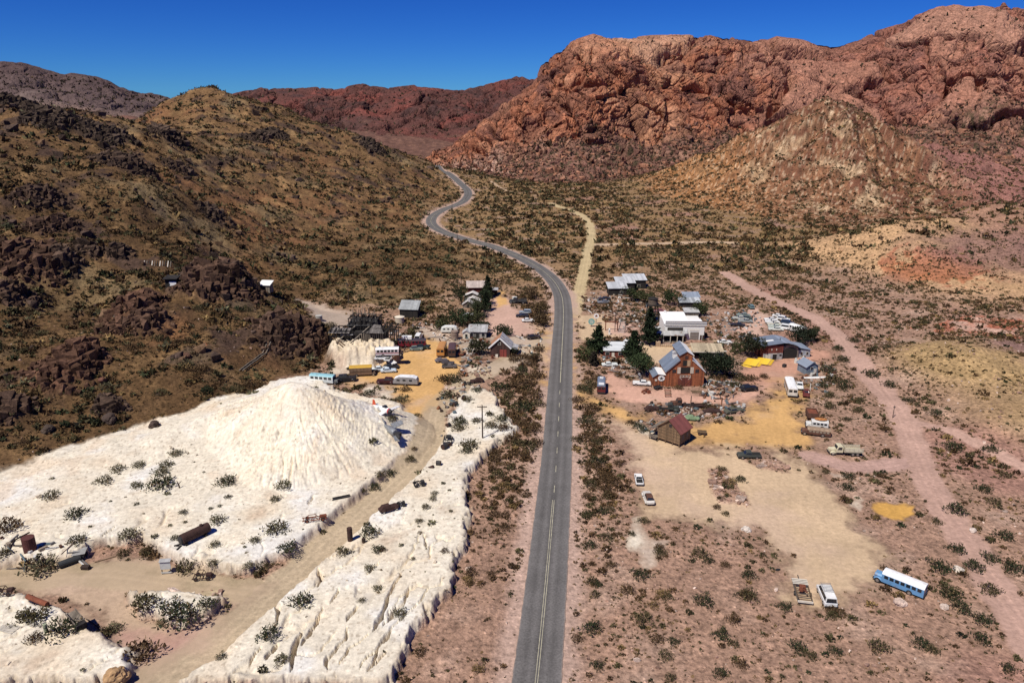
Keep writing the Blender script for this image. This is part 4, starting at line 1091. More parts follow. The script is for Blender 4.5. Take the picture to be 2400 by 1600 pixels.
# ---- the tall red barn with a raised centre and a star sign on its lean-to
def barn():
    rt = root('barn', 'tall rust red plank barn with steel roof, open loft and double doors', 'barn', G(1604, 905), 1, mark='red barn'); rt.scale = (1, 1, .82)
    e, k, m = 5.4, 1.75, 13.0; D = 9.0
    pr = [(-e, -.5), (-e, 5.5), (-k, 9.6), (-k, 11.5), (0, 12.8), (k, 11.5), (k, 9.6), (e, 5.5), (e, -.5)]
    MB().prism(pr, 0, D).build('wall', WOODRED, rt)
    t = .14
    def slope(b, x0, z0, x1, z1, o0=.35, o1=0):
        dx, dz = x1 - x0, z1 - z0; x0 -= dx / abs(dx) * o0; z0 -= dz / abs(dx) * o0
        b.prism([(x0, z0 + .03), (x1, z1 + .03), (x1, z1 + .03 + t), (x0, z0 + .03 + t)], -.35, D + .35)
    b = MB(); slope(b, -e, 5.5, -k - .01, 9.6); slope(b, -k, 11.5, 0, 12.8); b.build('roof', STEELROOF, rt)
    b = MB(); slope(b, e, 5.5, k + .01, 9.6); slope(b, k, 11.5, 0, 12.8); b.build('roof', WHITEROOF, rt)
    # dark opening band, loft and its shutters
    MB().box(-.35, -.02, 7.6, 1.1, .08, 1.9).build('loft_door', INSIDE, rt)
    MB().box(.75, -.03, 7.4, 1.0, .08, 2.2).build('loft_shutter', mat('bare_boards', (.42, .28, .16), .9, 0, .3, 2, 'X', 4, .2), rt)
    MB().box(-.05, -.03, 4.9, 2.6, .09, 2.1).build('loft_opening', INSIDE, rt)
    for s in (-1, 1): MB().box(-.05 + s * 1.85, -.06, 4.75, .95, .08, 2.3).build('loft_shutter', mat('pale_boards', (.50, .42, .33), .9, 0, .3, 2, 'X', 4, .2), rt)
    MB().box(0, -.03, 10.0, .8, .08, 1.2).build('gable_vent', WOODDKR, rt)
    for x in (-3.2, 3.3):
        f = MB().box(x, -.02, 5.0, 1.1, .08, 1.2).build('window', WOODDKR, rt); MB().box(x, -.07, 5.1, .9, .03, 1.0).build('pane', GLASS, f)
    # sign board over the doors
    b = MB().box(0, -.08, 4.0, 3.0, .06, .10).box(0, -.08, 3.35, 3.0, .06, .10)
    for i in range(4): b.box(-1.45 + i * .966, -.08, 3.35, .1, .07, .7)
    b.bar((-1.5, -.08, 3.3), (-.9, -.08, 2.5), .1).bar((1.5, -.08, 3.3), (.9, -.08, 2.5), .1)
    b.build('sign_frame', CREAM, rt)
    for s in (-1, 1):
        dd = MB().box(s * .98, -.05, 0, 1.9, .1, 3.1).build('barn_door', WOODOX, rt)
        MB().bar((s * .1, -.12, .15), (s * 1.85, -.12, 2.95), .1).build('brace', WOODRED, dd)
    for s in (-1, 1): MB().bar((s * e, -.12, 5.5), (s * k, -.12, 9.6), .12, .3).build('trim', CREAM if s > 0 else WOODDKR, rt)
    c = MB().box(-2.3, 4.2, 8.6, 1.2, 1.2, 2.1).build('cupola', WHITEWALL, rt)
    MB().prism([(-3.05, 10.7), (-2.3, 11.25), (-1.55, 10.7)], 3.45, 4.95).build('cupola_roof', GALV, c)
    # lean-to with its own little gable and the round star sign
    lx = -e - 1.75
    ln = MB().prism([(lx - 1.75, -.5), (lx - 1.75, 3.3), (lx - .5, 4.3), (lx + 1.75, 3.9), (lx + 1.75, -.5)], .6, 6.2).build('lean_to', WOODRED, rt)
    MB().prism([(lx - 2.0, 3.15), (lx - .5, 4.34), (lx - .5, 4.46), (lx - 2.0, 3.27)], .3, 6.5).build('lean_to_roof', STEELROOF, rt)
    MB().prism([(lx - .49, 4.34), (lx + 1.74, 3.95), (lx + 1.74, 4.07), (lx - .49, 4.46)], .3, 6.5).build('lean_to_roof', WHITEROOF, rt)
    d = MB().cyl((lx + .55, .58, 2.75), (lx + .55, .46, 2.75), .98, n=28).build('round_sign', WHITEWALL, rt)
    pts = []
    for i in range(10):
        r = .74 if i % 2 == 0 else .30; a = math.pi / 2 + i * math.pi / 5; pts.append((lx + .55 + r * math.cos(a), .45, 2.75 + r * math.sin(a)))
    b = MB(); c0 = (lx + .55, .40, 2.75)
    b.add(pts + [c0], [(i, (i + 1) % 10, 10) for i in range(10)]); b.build('star_emblem', DARKIRON, d)
    MB().cyl((lx - .95, .58, 2.1), (lx - .95, .50, 2.1), .36, n=16).build('small_round_sign', CREAM, rt)
barn()

# ---- brown plank house on posts with a red roof and porch
def plank_house():
    rt = root('plank_house', 'weathered brown plank house with red roof, raised on posts beside the tan lot', 'house', G(1566, 1040), -42, mark='brown plank house'); rt.scale = (.88, .88, .88)
    w, d, h = 6.8, 5.6, 4.3; hw = w / 2
    for x in (-hw + .2, -1, 1.2, hw - .2):
        for y in (.2, d / 2, d - .2): MB().box(x, y, -.5, .25, .25, 1.3).build('post', BEAM, rt)
    MB().prism([(-hw, .8), (-hw, h), (0, h + 2.7), (hw, h), (hw, .8)], 0, d).build('wall', WOODBROWN, rt)
    b = MB()
    for z in (1.6, 2.6, 3.5, 4.3): b.box(0, -.05, z, w, .06, .12)
    for x in (-2.3, -.8, .8, 2.3): b.box(x, -.06, .9, .14, .07, 3.6)
    b.build('batten', BEAM, rt)
    for s in (-1, 1):
        MB().prism([(s * (hw + .5), h - .37), (0, h + 2.74), (0, h + 2.88), (s * (hw + .5), h - .23)], -.5, d + .4).build('roof', REDROOF if s > 0 else WOODBROWN, rt)
    f = MB().box(.4, -.07, 5.0, 1.1, .07, 1.0).build('window', BEAM, rt); MB().box(.4, -.115, 5.1, .85, .03, .8).build('pane', GLASS, f)
    for y in (1.6, 3.8):
        MB().box(hw + .02, y, 1.8, .07, 1.0, 1.4).build('shutter', WOODGREY, rt)
    # porch along the left side
    p = MB().box(-hw - 1.1, d / 2 - .6, .75, 2.2, d + .6, .15).build('porch_floor', WOODGREY, rt)
    b = MB()
    for y in (-.7, d / 2, d - .6): b.box(-hw - 2.05, y, -.5, .16, .16, 3.7)
    b.box(-hw - 2.05, d / 2 - .6, 1.75, .08, d + .6, .1); b.build('porch_post', BEAM, rt)
    MB().slab([(-hw, -.8, 4.2), (-hw, d - .3, 4.2), (-hw - 2.4, d - .3, 3.2), (-hw - 2.4, -.8, 3.2)], .1).build('porch_roof', WOODGREY, rt)
    MB().box(-hw - 1.1, -.85, .9, 2.0, .06, .9).build('porch_rail', WOODGREY, rt)
    MB().box(-hw + .02, 1.8, .9, .08, 1.0, 2.1).build('door', INSIDE, rt)
plank_house()

# ---- white general store
def store():
    rt = root('general_store', 'large white store with big flat white roof, stepped front and porch', 'store', G(1603, 796), -2, mark='white store')
    w, d, h = 13.2, 12.0, 5.6; hw = w / 2; rt.scale = (1, 1, .9)
    MB().box(0, d / 2, -.5, w, d, h + .5).build('wall', WHITEWALL, rt)
    MB().prism([(0.6, h + .25), (d, h + 1.5), (d, h + 1.65), (0.6, h + .4)], -hw - .3, hw * .25, 'X').build('roof', WHITEROOF, rt)
    MB().box(hw * .6, d * .34, h + .02, w * .42, d * .6, .25).build('roof', WHITEROOF, rt)
    MB().box(.4, .25, h + .02, w + .6, .5, 1.5).build('parapet', WHITEWALL, rt)
    for z in (h - .15, h + .72, h + 1.53): MB().box(.4, -.06 if z > h else -.12, z, w + .8, .12, .14).build('cornice', WOODGREY if z != h + .72 else DARKIRON, rt)
    MB().box(3.4, -.04, 0, 2.9, .1, 3.1).build('garage_door', mat('roll_door', (.20, .17, .15), .8, 0, .3, 2, 'Z', 4, .2), rt)
    MB().box(3.3, -.05, 3.7, 3.3, .08, .25).build('lintel', CREAM, rt)
    for x, ww in ((-3.2, 5.2),): 
        f = MB().box(x, -.04, 2.55, ww, .1, 2.3).build('upper_window', DARKIRON, rt); MB().box(x, -.1, 2.7, ww - .3, .03, 2.0).build('pane', GLASS, f)
    for x in (5.6, 6.4): MB().box(x, -.04, 0, .6, .08, 1.9).build('door', WOODDKR, rt)
    # porch
    p = MB().slab([(-7.8, -3.3, 2.75), (-.7, -3.3, 2.75), (-.7, -.02, 3.6), (-7.8, -.02, 3.6)], .12).build('porch_roof', GALV, rt)
    for x in (-7.5, -5.2, -2.9, -1.0): MB().box(x, -3.1, -.4, .18, .18, 3.1).build('porch_post', CREAM, rt)
    MB().box(-4.2, -1.6, -.3, 7.2, 3.2, .4).build('porch_floor', WOODGREY, rt)
    MB().box(-4.2, -.04, .1, 6.6, .09, 2.3).build('shop_front', INSIDE, rt)
    MB().slab([(-10.2, -2.6, 2.7), (-7.85, -2.6, 2.7), (-7.3, 3.4, 4.1), (-9.6, 3.4, 4.1)], .12).build('awning', GALV, rt)
    MB().slab([(-.6, -1.9, 2.9), (.9, -1.4, 3.0), (.9, -.02, 4.1), (-.6, -.02, 4.1)], .1).build('awning', GALV, rt)
    MB().box(-hw + 1.5, d - 1, h + 1.3, .7, .7, 1.0).build('chimney', WHITEWALL, rt)
    MB().cyl((-.2, -.6, .9), (-.2, -.75, .9), 1.0, n=16).build('wagon_wheel', BEAM, rt)
store()
wl = root('stone_wall', 'low tan fieldstone wall in front of the white store', 'wall', G(1582, 812), -2)
b = MB()
for i in range(16): b.ball((-5 + i * .66, random.uniform(-.15, .15), .35), .5, .45, random.uniform(.45, .75), 7, 5)
b.build('stones', STONE, wl, smooth=False)
MB().box(-5.6, 0, -.2, 1.5, 1.0, 2.0).build('pillar', STONE, wl, bevel=.15)

# ---- small shop with white roof between the pines
shed('small white roofed cabin with red plank front between the dark pines', 1440, 838, 7.0, 6.5, 2.8, -3, WOODOX, mat('white_metal_roof', (.66, .68, .68), .5, .1, .12, .6, 'Y', 1.1, .08), 'shed', .9, .35,
     doors=[(-.5, .9, 2.0, CREAM)], windows=[(-2.4, 1.0, 1.2, 1.0), (2.0, 1.0, 1.4, 1.0)], name='cabin', cat='cabin', mark='white roofed cabin')

# ---- workshop with curved steel roof, open bay and side shed
def workshop():
    rt = root('workshop', 'red plank workshop with curved blue grey roof and dark open bay', 'workshop', G(1826, 842), 6, mark='red workshop'); rt.scale = (.86, .86, .72)
    MB().box(-2.6, 4.5, -.5, 7.4, 9, 7.0).build('wall', WOODOX, rt)
    MB().box(-2.6, -.03, 0, 7.3, .08, 2.9).build('lower_wall', mat('grey_tin', (.42, .42, .41), .7, .1, .35, 1.2, 'X', 2, .3), rt)
    MB().box(-1.9, -.07, 0, 1.5, .08, 2.5).build('door', INSIDE, rt)
    MB().box(-1.9, -.09, 2.55, 1.6, .1, .25).build('door_sign', CREAM, rt)
    for x, n in ((-4.9, 'panel'), (-3.9, 'panel')): MB().box(x, -.07, .4, .85, .07, 2.0).build('pale_panel', CREAM, rt)
    MB().cyl((.3, -.06, 2.0), (.3, -.14, 2.0), .5, n=16).build('tyre_ornament', DARKIRON, rt)
    for x in (-3.2, -1.4): MB().box(x, -.05, 4.2, .25, .08, .8).build('lamp', CREAM, rt)
    # arched bay
    arch = []
    for i in range(9):
        a = math.pi * i / 8; arch.append((4.1 - 3.4 * math.cos(a) * 1.0, 3.6 + 2.7 * math.sin(a)))
    MB().prism([(.9, -.5)] + [(.9, 3.6)] + arch[1:-1] + [(7.5, 3.6), (7.5, -.5)], .7, 9).build('bay_wall', WOODGREY, rt)
    MB().prism([(1.4, 0), (1.4, 3.4), (2.6, 4.7), (4.1, 5.1), (5.7, 4.7), (6.9, 3.4), (6.9, 0)], .62, 1.2).build('bay_opening', INSIDE, rt)
    MB().prism([(-6.9, 6.45), (1.0, 7.6), (1.0, 7.72), (-6.9, 6.57)], -.6, 9.4).build('roof', STEELROOF, rt)
    pts = [(1.01, 7.55), (2.8, 7.35), (4.6, 6.8), (6.3, 6.0), (8.0, 4.7)]
    MB().prism(pts + [(a, b + .12) for a, b in reversed(pts)], -.3, 9.3).build('roof', STEELROOFX, rt)
    MB().prism([(-4.5, 6.95), (-1.2, 7.4), (-1.2, 7.52), (-4.5, 7.07)], 3.2, 4.4).build('skylight', WHITEROOF, rt)
    MB().cyl((1.0, 3, 7.5), (1.0, 3, 8.6), .14, n=8).build('vent_pipe', DARKIRON, rt)
    # side shed
    MB().box(10.0, 5.0, -.5, 4.6, 7.5, 3.9).build('side_shed', mat('pale_blue_tin', (.36, .40, .44), .7, .1, .3, 1.2, 'XY', 2.2, .25), rt)
    MB().prism([(7.5, 4.6), (12.7, 3.3), (12.7, 3.42), (7.5, 4.72)], .9, 9.1).build('side_shed_roof', STEELROOFX, rt)
    for x in (9.0, 11.2):
        f = MB().box(x, 1.22, 1.1, .95, .08, 1.4).build('window', CREAM, rt); MB().box(x, 1.17, 1.2, .75, .03, 1.2).build('pane', GLASS, f)
workshop()
shed('small blue grey gabled shed with pale steel roof right of the workshop', 1902, 877, 4.2, 4.6, 3.0, 14, BLUEGREY, STEELROOFX, 'gable', 1.5, .4, 'Y', doors=[(1.1, .9, 2.0, CREAM)], windows=[(-.2, 1.7, .8, .9)], name='gable_shed', mark='blue grey shed')

# ---- open tan roof on posts behind the barn
def ramada():
    rt = root('ramada', 'long tan boarded ramada roof on posts behind the red barn', 'shelter', G(1658, 843), -3, mark='tan ramada')
    for x in (-4.2, -1.4, 1.4, 4.2):
        for y in (.2, 3.8): MB().box(x, y, -.5, .2, .2, 3.4).build('post', BEAM, rt)
    MB().prism([(-.4, 2.75), (4.6, 3.9), (4.6, 4.02), (-.4, 2.87)], -4.9, 4.9, 'X').build('roof', TANROOF, rt)
    MB().box(0, -.42, 2.55, 9.8, .06, .3).build('fascia', CREAM, rt)
    MB().box(0, 4.0, 0, 8.4, .1, 2.5).build('back_wall', WOODDARK, rt)
    f = MB().box(2.4, .1, 1.0, .9, .1, 1.0).build('hanging_sign', CREAM, rt)
ramada()

# ---- left side of the road
def brown_barn():
    rt = root('barn', 'small dark red barn with copper roof and white gable trim left of the road', 'barn', G(1172, 836), -6, mark='small dark barn'); rt.scale = (1, 1, .85)
    w, d, h, rs = 6.2, 6.2, 3.9, 3.4; hw = w / 2
    MB().prism([(-hw, -.5), (-hw, h), (0, h + rs), (hw, h), (hw, -.5)], 0, d).build('wall', WOODDKR, rt)
    cop = mat('copper_brown_roof', (.40, .20, .11), .7, .1, .25, .8, 'Y', 1.4, .15)
    for s in (-1, 1):
        x1 = s * (hw + .5); z1 = h - .55
        MB().prism([(x1, z1 + .03), (0, h + rs + .03), (0, h + rs + .17), (x1, z1 + .17)], -.35, d + .3).build('roof', cop if s < 0 else GALVY, rt)
        MB().bar((x1, -.42, z1 + .1), (0, -.42, h + rs + .1), .14, .45).build('trim', WHITEROOF, rt)
    for x in (-.55, .55):
        MB().box(1.0 + x, -.05, 0, 1.05, .1, 2.9).build('barn_door', mat('red_door', (.22, .045, .035), .8, 0, .3, 2, 'X', 4, .3), rt)
    f = MB().box(-.2, -.03, 4.6, .9, .08, 1.1).build('window', CREAM, rt); MB().box(-.2, -.08, 4.7, .7, .03, .9).build('pane', GLASS, f)
    MB().prism([(hw, -.5), (hw, 3.4), (hw + 2.0, 2.6), (hw + 2.0, -.5)], 1.2, 5.4).build('lean_to', WOODDKR, rt)
    MB().prism([(hw - .1, 3.55), (hw + 2.3, 2.6), (hw + 2.3, 2.7), (hw - .1, 3.65)], .9, 5.7).build('lean_to_roof', GALV, rt)
    MB().box(-1.0, -.4, 0, .8, .6, 1.0).build('crate', CREAM, rt)
brown_barn()
shed('grey tin roofed shack with patterned pale front beside the small dark barn', 1119, 792, 6.4, 4.6, 2.7, -3, mat('patchwork_boards', (.30, .28, .25), .9, 0, .6, 2.6, 'X', 2.2, .5), GALV, 'shed', 1.2, .4, doors=[(0, 1.0, 2.0, INSIDE)], windows=[(-2.1, .9, 1.1, 1.0), (2.1, .9, 1.1, 1.0)], name='shack', cat='shack', mark='grey tin shack')
shed('narrow pale shack leaning against the grey tin roofed shack', 1093, 793, 2.6, 3.2, 2.4, -3, CREAM, GALVY, 'gable', .9, .3, 'Y', doors=[(0, .8, 1.8, INSIDE)], name='shack', cat='shack')
shed('red house with pale hipped roof among trees, farthest up the left side', 1118, 693, 7.8, 6.0, 4.6, 4, WOODOX, mat('pinkish_roof', (.46, .38, .34), .8, 0, .25, .8, 'X', 1.4, .15), 'gable', 2.0, .7, doors=[(1.0, 1.0, 2.0, INSIDE)], windows=[(2.4, 1.2, .9, 1.1), (-1.6, 1.2, .9, 1.1)], name='red_house', cat='house', mark='red house')
for i, (px, py, w, lb) in enumerate([(1107, 706, 6.6, 'rear one of three stepped white gabled roofs among the left trees'), (1107, 716, 6.4, 'middle one of three stepped white gabled roofs among the left trees'), (1097, 722, 4.4, 'front one of three stepped white gabled roofs among the left trees')]):
    shed(lb, px, py, w, 3.2, 2.6 - .4 * i, -4, WOODGREY, mat('whitewashed_roof', (.62, .58, .54), .8, 0, .2, .8, 'Y', 1.5, .2), 'gable', 1.6, .4, 'Y', doors=[(0, .8, 1.8, INSIDE)], name='gable_shack', cat='shack', group='stepped white gabled shacks')
shed('tiny shed with flat white roof between the left trees', 1099, 752, 4.2, 3.0, 2.4, 0, mat('mossy_boards', (.14, .16, .11), .9, 0, .4, 2, 'X', 3, .3), WHITEROOF, 'shed', .3, .3, doors=[(0, .8, 1.8, WOODGREY)], name='tiny_shed', mark='tiny flat roofed shed')
shed('open carport with flat pale roof beside the red house', 1152, 692, 5.0, 4.0, 2.6, 0, WOODDARK, GALV, 'flat', 0, .5, name='carport', cat='shelter')
def tank_(label, px, py, r, h, m, name='water_tank', cat='tank', roofm=None, mark=None, hoops=3, group=None):
    rt = root(name, label, cat, G(px, py), 0, group, mark)
    MB().cyl((0, 0, -.3), (0, 0, h), r, n=20).build('shell', m, rt)
    if roofm: MB().cyl((0, 0, h + .003), (0, 0, h + r * .35), r * 1.08, .05, n=20).build('lid', roofm, rt)
    for i in range(hoops):
        z = h * (i + .6) / hoops; MB().cyl((0, 0, z), (0, 0, z + .08), r + .03, n=20, cap=False).build('hoop', DARKIRON, rt)
    return rt
tank_('upright brown cylindrical tank beside the white trailer', 1066, 795, 1.3, 3.0, mat('brown_tank', (.26, .19, .15), .8, 0, .3), mark='brown upright tank')
tank_('round cream water tank below the grey roofed mill shed', 937, 757, 1.7, 2.4, mat('cream_tank', (.58, .48, .36), .8, 0, .15), roofm=mat('cream_tank_top', (.66, .58, .46), .8, 0, .1), mark='cream water tank')
tank_('pale grey tank on the slope at the hill edge left of the mill', 748, 752, 1.2, 2.0, CONC, mark='grey hillside tank')

# ---- the blackened stamp mill
def mill():
    rt = root('stamp_mill', 'sprawling blackened timber stamp mill ruin at the foot of the hill', 'mill', G(848, 800), -4, mark='blackened mill'); rt.scale = (.84, .84, .82)
    rnd = random.Random(5)
    def frame(x0, x1, y0, y1, h, nx, ny, tilt=.3):
        b = MB()
        xs = [x0 + (x1 - x0) * i / nx for i in range(nx + 1)]; ys = [y0 + (y1 - y0) * j / ny for j in range(ny + 1)]
        for x in xs:
            for y in ys:
                b.bar((x, y, -1), (x + rnd.uniform(-tilt, tilt), y + rnd.uniform(-tilt, tilt), h + rnd.uniform(-.6, .6)), .28)
        for y in ys:
            for z in (h * .5, h): b.bar((x0 - .4, y, z), (x1 + .4, y, z + rnd.uniform(-.3, .3)), .26)
            for i in range(nx): b.bar((xs[i], y, 0.2), (xs[i + 1], y, h), .18)
        for x in xs: b.bar((x, y0 - .4, h), (x, y1 + .4, h), .26)
        return b
    frame(-12, -4, 0, 6, 4.2, 4, 2).build('timber_frame', WOODDARK, rt)
    frame(-6, 5, 5, 12, 7.5, 5, 2).build('timber_frame', WOODDARK, rt)
    frame(3, 12, 2, 9, 4.6, 4, 2).build('timber_frame', WOODDARK, rt)
    MB().prism([(-9.5, -1), (-9.5, 2.9), (9, 3.4), (9, -1)], 1.2, 4.5).build('plank_wall', WOODDARK, rt)
    MB().prism([(-6, -1), (-6, 5.2), (-1, 6.6), (5, 5.4), (5, -1)], 5.4, 11).build('mill_house', WOODDARK, rt)
    MB().slab([(-7, 4.6, 4.6), (5.6, 4.6, 4.9), (4.4, 8, 7.2), (-5, 8, 7.4)], .15).build('roof', mat('charred_roof', (.03, .028, .028), .9, 0, .5, 1.5, 'X', 2, .5), rt)
    MB().slab([(-12.6, -.6, 3.2), (-4.5, -.6, 3.4), (-4.6, 3.0, 4.4), (-12.4, 3.0, 4.3)], .12).build('roof', mat('slatted_roof', (.16, .14, .13), .9, 0, .5, 1.5, 'X', 1.6, .6), rt)
    MB().slab([(2, -.4, 3.6), (8.6, -.4, 3.5), (6.5, 3.8, 5.6), (4, 3.8, 5.7)], .12).build('roof', mat('slatted_roof', (.12, .105, .095), .9, 0, .5, 1.5, 'X', 1.6, .6), rt)
    b = MB()
    for i in range(12): b.bar((-5 + i * .8, 9 + rnd.uniform(-2, 2), 6.8), (-6 + i * 1.0 + rnd.uniform(-2, 2), 9 + rnd.uniform(-3, 3), 9.5 + rnd.uniform(-1, 1.4)), .2)
    for i in range(10): b.bar((-4 + i * .7, 10, 8.2), (-3 + i * .7, 7, 8.8), .25)
    b.build('loose_timber', WOODGREY, rt)
    for x in (-3.5, 2.0): MB().bar((x, 4.5, 4.6), (x - 5.5, -2.8, .2), .5, .3).build('ore_chute', WOODGREY, rt)
    MB().bar((-8, .5, 2.4), (-3.2, .3, 2.6), .9, .12).build('walkway', GALV, rt)
    MB().bar((-12, 2, 1.8), (-4, -5.5, -.5), .35).bar((-13, 2, 1.8), (-5, -6, -.5), .25).build('fallen_timber', BEAM, rt)
    b = MB()
    for i in range(12): b.box(-1 + i * .8, 1.1, -.8, .3, .2, 3.6 + rnd.uniform(-.4, .5), ry=rnd.uniform(-3, 3))
    b.build('picket_wall', WOODGREY, rt)
mill()
shed('dark shed with grey sheet roof above the cream water tank', 958, 745, 7.2, 5.0, 4.0, -6, WOODDARK, mat('grey_sheet_roof', (.33, .34, .34), .7, .1, .25, .8, 'X', 1.3, .15), 'shed', 2.2, .4, doors=[(-2.5, 1.0, 2.2, INSIDE)], name='mill_shed', mark='grey roofed mill shed')
shed('small shack with white tin roof on posts high on the hill shoulder', 621, 683, 4.0, 3.0, 2.8, -8, WOODGREY, WHITEROOF, 'shed', 1.0, .4, doors=[(0, .9, 1.9, INSIDE)], name='mine_shack', cat='shack', mark='hilltop mine shack')

# ---- right side, far end of town
for (px, py, w, d, h, lb) in [(1448, 692, 8.0, 6.0, 3.6, 'front one of three stepped grey roofed shacks at the far right end of town'), (1466, 684, 8.0, 6.0, 4.6, 'middle one of three stepped grey roofed shacks at the far right end of town'), (1489, 677, 9.5, 6.5, 4.6, 'rear one of three stepped grey roofed shacks at the far right end of town')]:
    shed(lb, px, py, w, d, h, 3, WOODDARK, mat('pale_tin_roof', (.55, .56, .57), .6, .15, .2, .7, 'X', 1.3, .16), 'shed', 1.3, .5, doors=[(-1, 1.0, 2.0, INSIDE)], windows=[(1.6, 1.1, 1.2, 1.0)], name='tin_roofed_shack', cat='shack', group='stepped grey roofed shacks', mark='stepped grey shacks' if px == 1466 else None)
shed('upper grey corrugated shed above its lower twin behind the store', 1621, 712, 6.5, 4.0, 3.2, 2, WOODGREY, STEELROOFX, 'shed', 1.2, .4, name='corrugated_shed', group='grey corrugated sheds behind the store')
shed('lower striped grey corrugated shed in front of its upper twin behind the store', 1617, 722, 8.4, 3.4, 2.8, 2, WOODDARK, mat('striped_tin', (.42, .44, .45), .6, .15, .2, .7, 'X', .9, .4), 'shed', 1.0, .4, doors=[(1.5, .9, 1.9, INSIDE)], name='corrugated_shed', group='grey corrugated sheds behind the store', mark='corrugated sheds')
shed('small pale tin shed touching the rear right corner of the white store', 1621, 745, 5.4, 3.6, 2.6, 0, WOODGREY, GALVY, 'shed', .8, .35, name='tin_shed')
def water_tower():
    rt = root('water_tower', 'dark timber water tower with wooden tank beside the white store', 'water tower', G(1528, 752), 10, mark='water tower')
    b = MB()
    for sx in (-1, 1):
        for sy in (-1, 1): MB().bar((sx * 1.9, sy * 1.9, -.4), (sx * 1.4, sy * 1.4, 6.2), .3).build('leg', WOODDARK, rt)
    for z in (2.0, 4.2):
        for s in (-1, 1): b.bar((-1.75, s * 1.75, z), (1.75, s * 1.75, z + .2), .2).bar((s * 1.75, -1.75, z), (s * 1.75, 1.75, z + .2), .2)
    for s in (-1, 1): b.bar((-1.8, s * 1.75, 2), (1.7, s * 1.65, 4.3), .14).bar((1.8, s * 1.75, 2), (-1.7, s * 1.65, 4.3), .14)
    b.build('brace', WOODGREY, rt)
    MB().box(0, 0, 6.2, 4.6, 4.6, .25).build('platform', WOODDARK, rt)
    MB().cyl((0, 0, 6.46), (0, 0, 8.6), 1.75, 1.65, n=18).build('tank', mat('tank_staves', (.10, .075, .055), .9, 0, .4, 2, 'Z', 2.2, .4), rt)
    MB().cyl((0, 0, 8.6), (0, 0, 9.3), 1.95, .1, n=18).build('tank_roof', WOODDARK, rt)
water_tower()
# ================================================================ vehicles, one by one
WHT, CRM, SIL, BLK = (.78, .77, .74), (.66, .60, .42), (.42, .44, .46), (.02, .02, .024)
# right front: the parked row on the tan lot
bus('old pale blue bus with long white roof parked at the edge of the tan lot', 2107, 1376, 137, (.13, .29, .50), (.82, .81, .79), L=7.8, W=2.25, H=2.4, nwin=7, mark='blue bus')
v = car('white van seen from behind with two square rear windows and a roof rack', 1936, 1403, 83, WHT, 'van', cat='van', name='parked_van', mark='white van')
b = MB()
for i in range(7): b.box(-.9 + i * .36, 0, 2.12, .05, 1.5, .05)
for s in (-1, 1): b.box(.2, s * .74, 2.10, 2.5, .05, .06)
b.build('roof_rack', CHROME, v)
def trailer():
    rt = root('flat_trailer', 'open steel frame trailer with white slats carrying rusty machinery', 'trailer', G(1879, 1390), 79, mark='open trailer')
    b = MB()
    for s in (-1, 1): b.box(0, s * 1.15, .55, 6.2, .14, .16)
    for i in range(7): b.box(-2.9 + i * .95, 0, .57, .12, 2.3, .12)
    b.build('frame', mat('trailer_frame', (.10, .085, .075), .8, 0, .3), rt)
    b = MB()
    for i in range(4): b.box(1.6 + i * .42, 0, .73, .22, 2.5, .06)
    b.build('slat', CREAM, rt)
    b = MB().cyl((-.2, .2, .75), (-.2, .2, 1.5), .42, .3, n=10).box(.5, -.1, .72, .8, .9, .5).bar((.8, .3, .8), (-1.4, -.5, 1.3), .15); b.build('machinery', RRUST, rt)
    for s in (-1, 1): MB().box(-.8, s * 1.05, .72, 3.4, .1, .35).build('side_board', BEAM, rt)
    MB().bar((3.1, 0, .6), (4.4, 0, .5), .12).build('tow_bar', DARKIRON, rt)
    MB().box(-3.05, 0, .45, .12, 2.4, .35).build('tail_board', CREAM, rt)
    wheels(rt, [-.6], 1.35, .36, .2)
trailer()
car('white old pickup truck alone near the left edge of the tan lot', 1497, 1128, 86, WHT, 'pickup', cat='pickup', name='pickup_truck', mark='white pickup', dull=True, scale=.86)
car('white vintage car with brown roof on the left edge of the tan lot', 1519, 1173, 92, (.62, .58, .52), 'vintage', RUST, name='vintage_car', mark='brown roofed vintage car')
truck('cream army style truck with stake bed beside the tan lot', 1979, 1064, 176, (.62, .56, .38), (.50, .45, .33), L=7.4, W=2.3, mark='cream truck')
bus('white bus seen from behind at the edge of the yellow lot', 1852, 918, 77, (.66, .60, .50), (.84, .83, .80), L=9.2, W=2.5, H=2.9, nwin=7, mark='white bus', hatch=False, hood=0)
car('white pickup next to the white bus', 1873, 908, -108, WHT, 'pickup', cat='pickup', name='pickup_truck', open_bed=True)
car('small dark red vintage car in the scrub behind the white bus', 1889, 927, -110, (.13, .025, .02), 'vintage', name='vintage_car', scale=.9, dull=True, mark='dark red vintage car')
def dumpster():
    rt = root('ore_wagon', 'rusty brown open ore wagon box at the edge of the yellow lot', 'wagon', G(1902, 979), 80, mark='rusty ore wagon')
    b = MB()
    for s in (-1, 1): b.box(0, s * 1.25, .7, 3.6, .1, 1.3)
    for s in (-1, 1): b.box(s * 1.8, 0, .7, .1, 2.6, 1.3)
    b.box(0, 0, .6, 3.6, 2.5, .1).build('box_body', RUST, rt)
    MB().box(0, 0, 1.6, 3.35, 2.3, .12).build('load', RRUST, rt)
    wheels(rt, [-1.1, 1.1], 1.25, .38, .25, rimm=RUST)
dumpster()
v = bus('white vintage wagon with orange rust load on its roof', 1913, 1002, 164, (.60, .59, .56), (.60, .58, .54), L=5.2, W=1.9, H=2.2, hood=1.3, nwin=4, name='vintage_wagon', cat='wagon', mark='white vintage wagon', hatch=False)
MB().ball((-.8, 0, 2.4), 1.6, .8, .35, 9, 5, -.1).build('roof_load', mat('orange_rust', (.42, .17, .05), .9, 0, .5, 2), v)
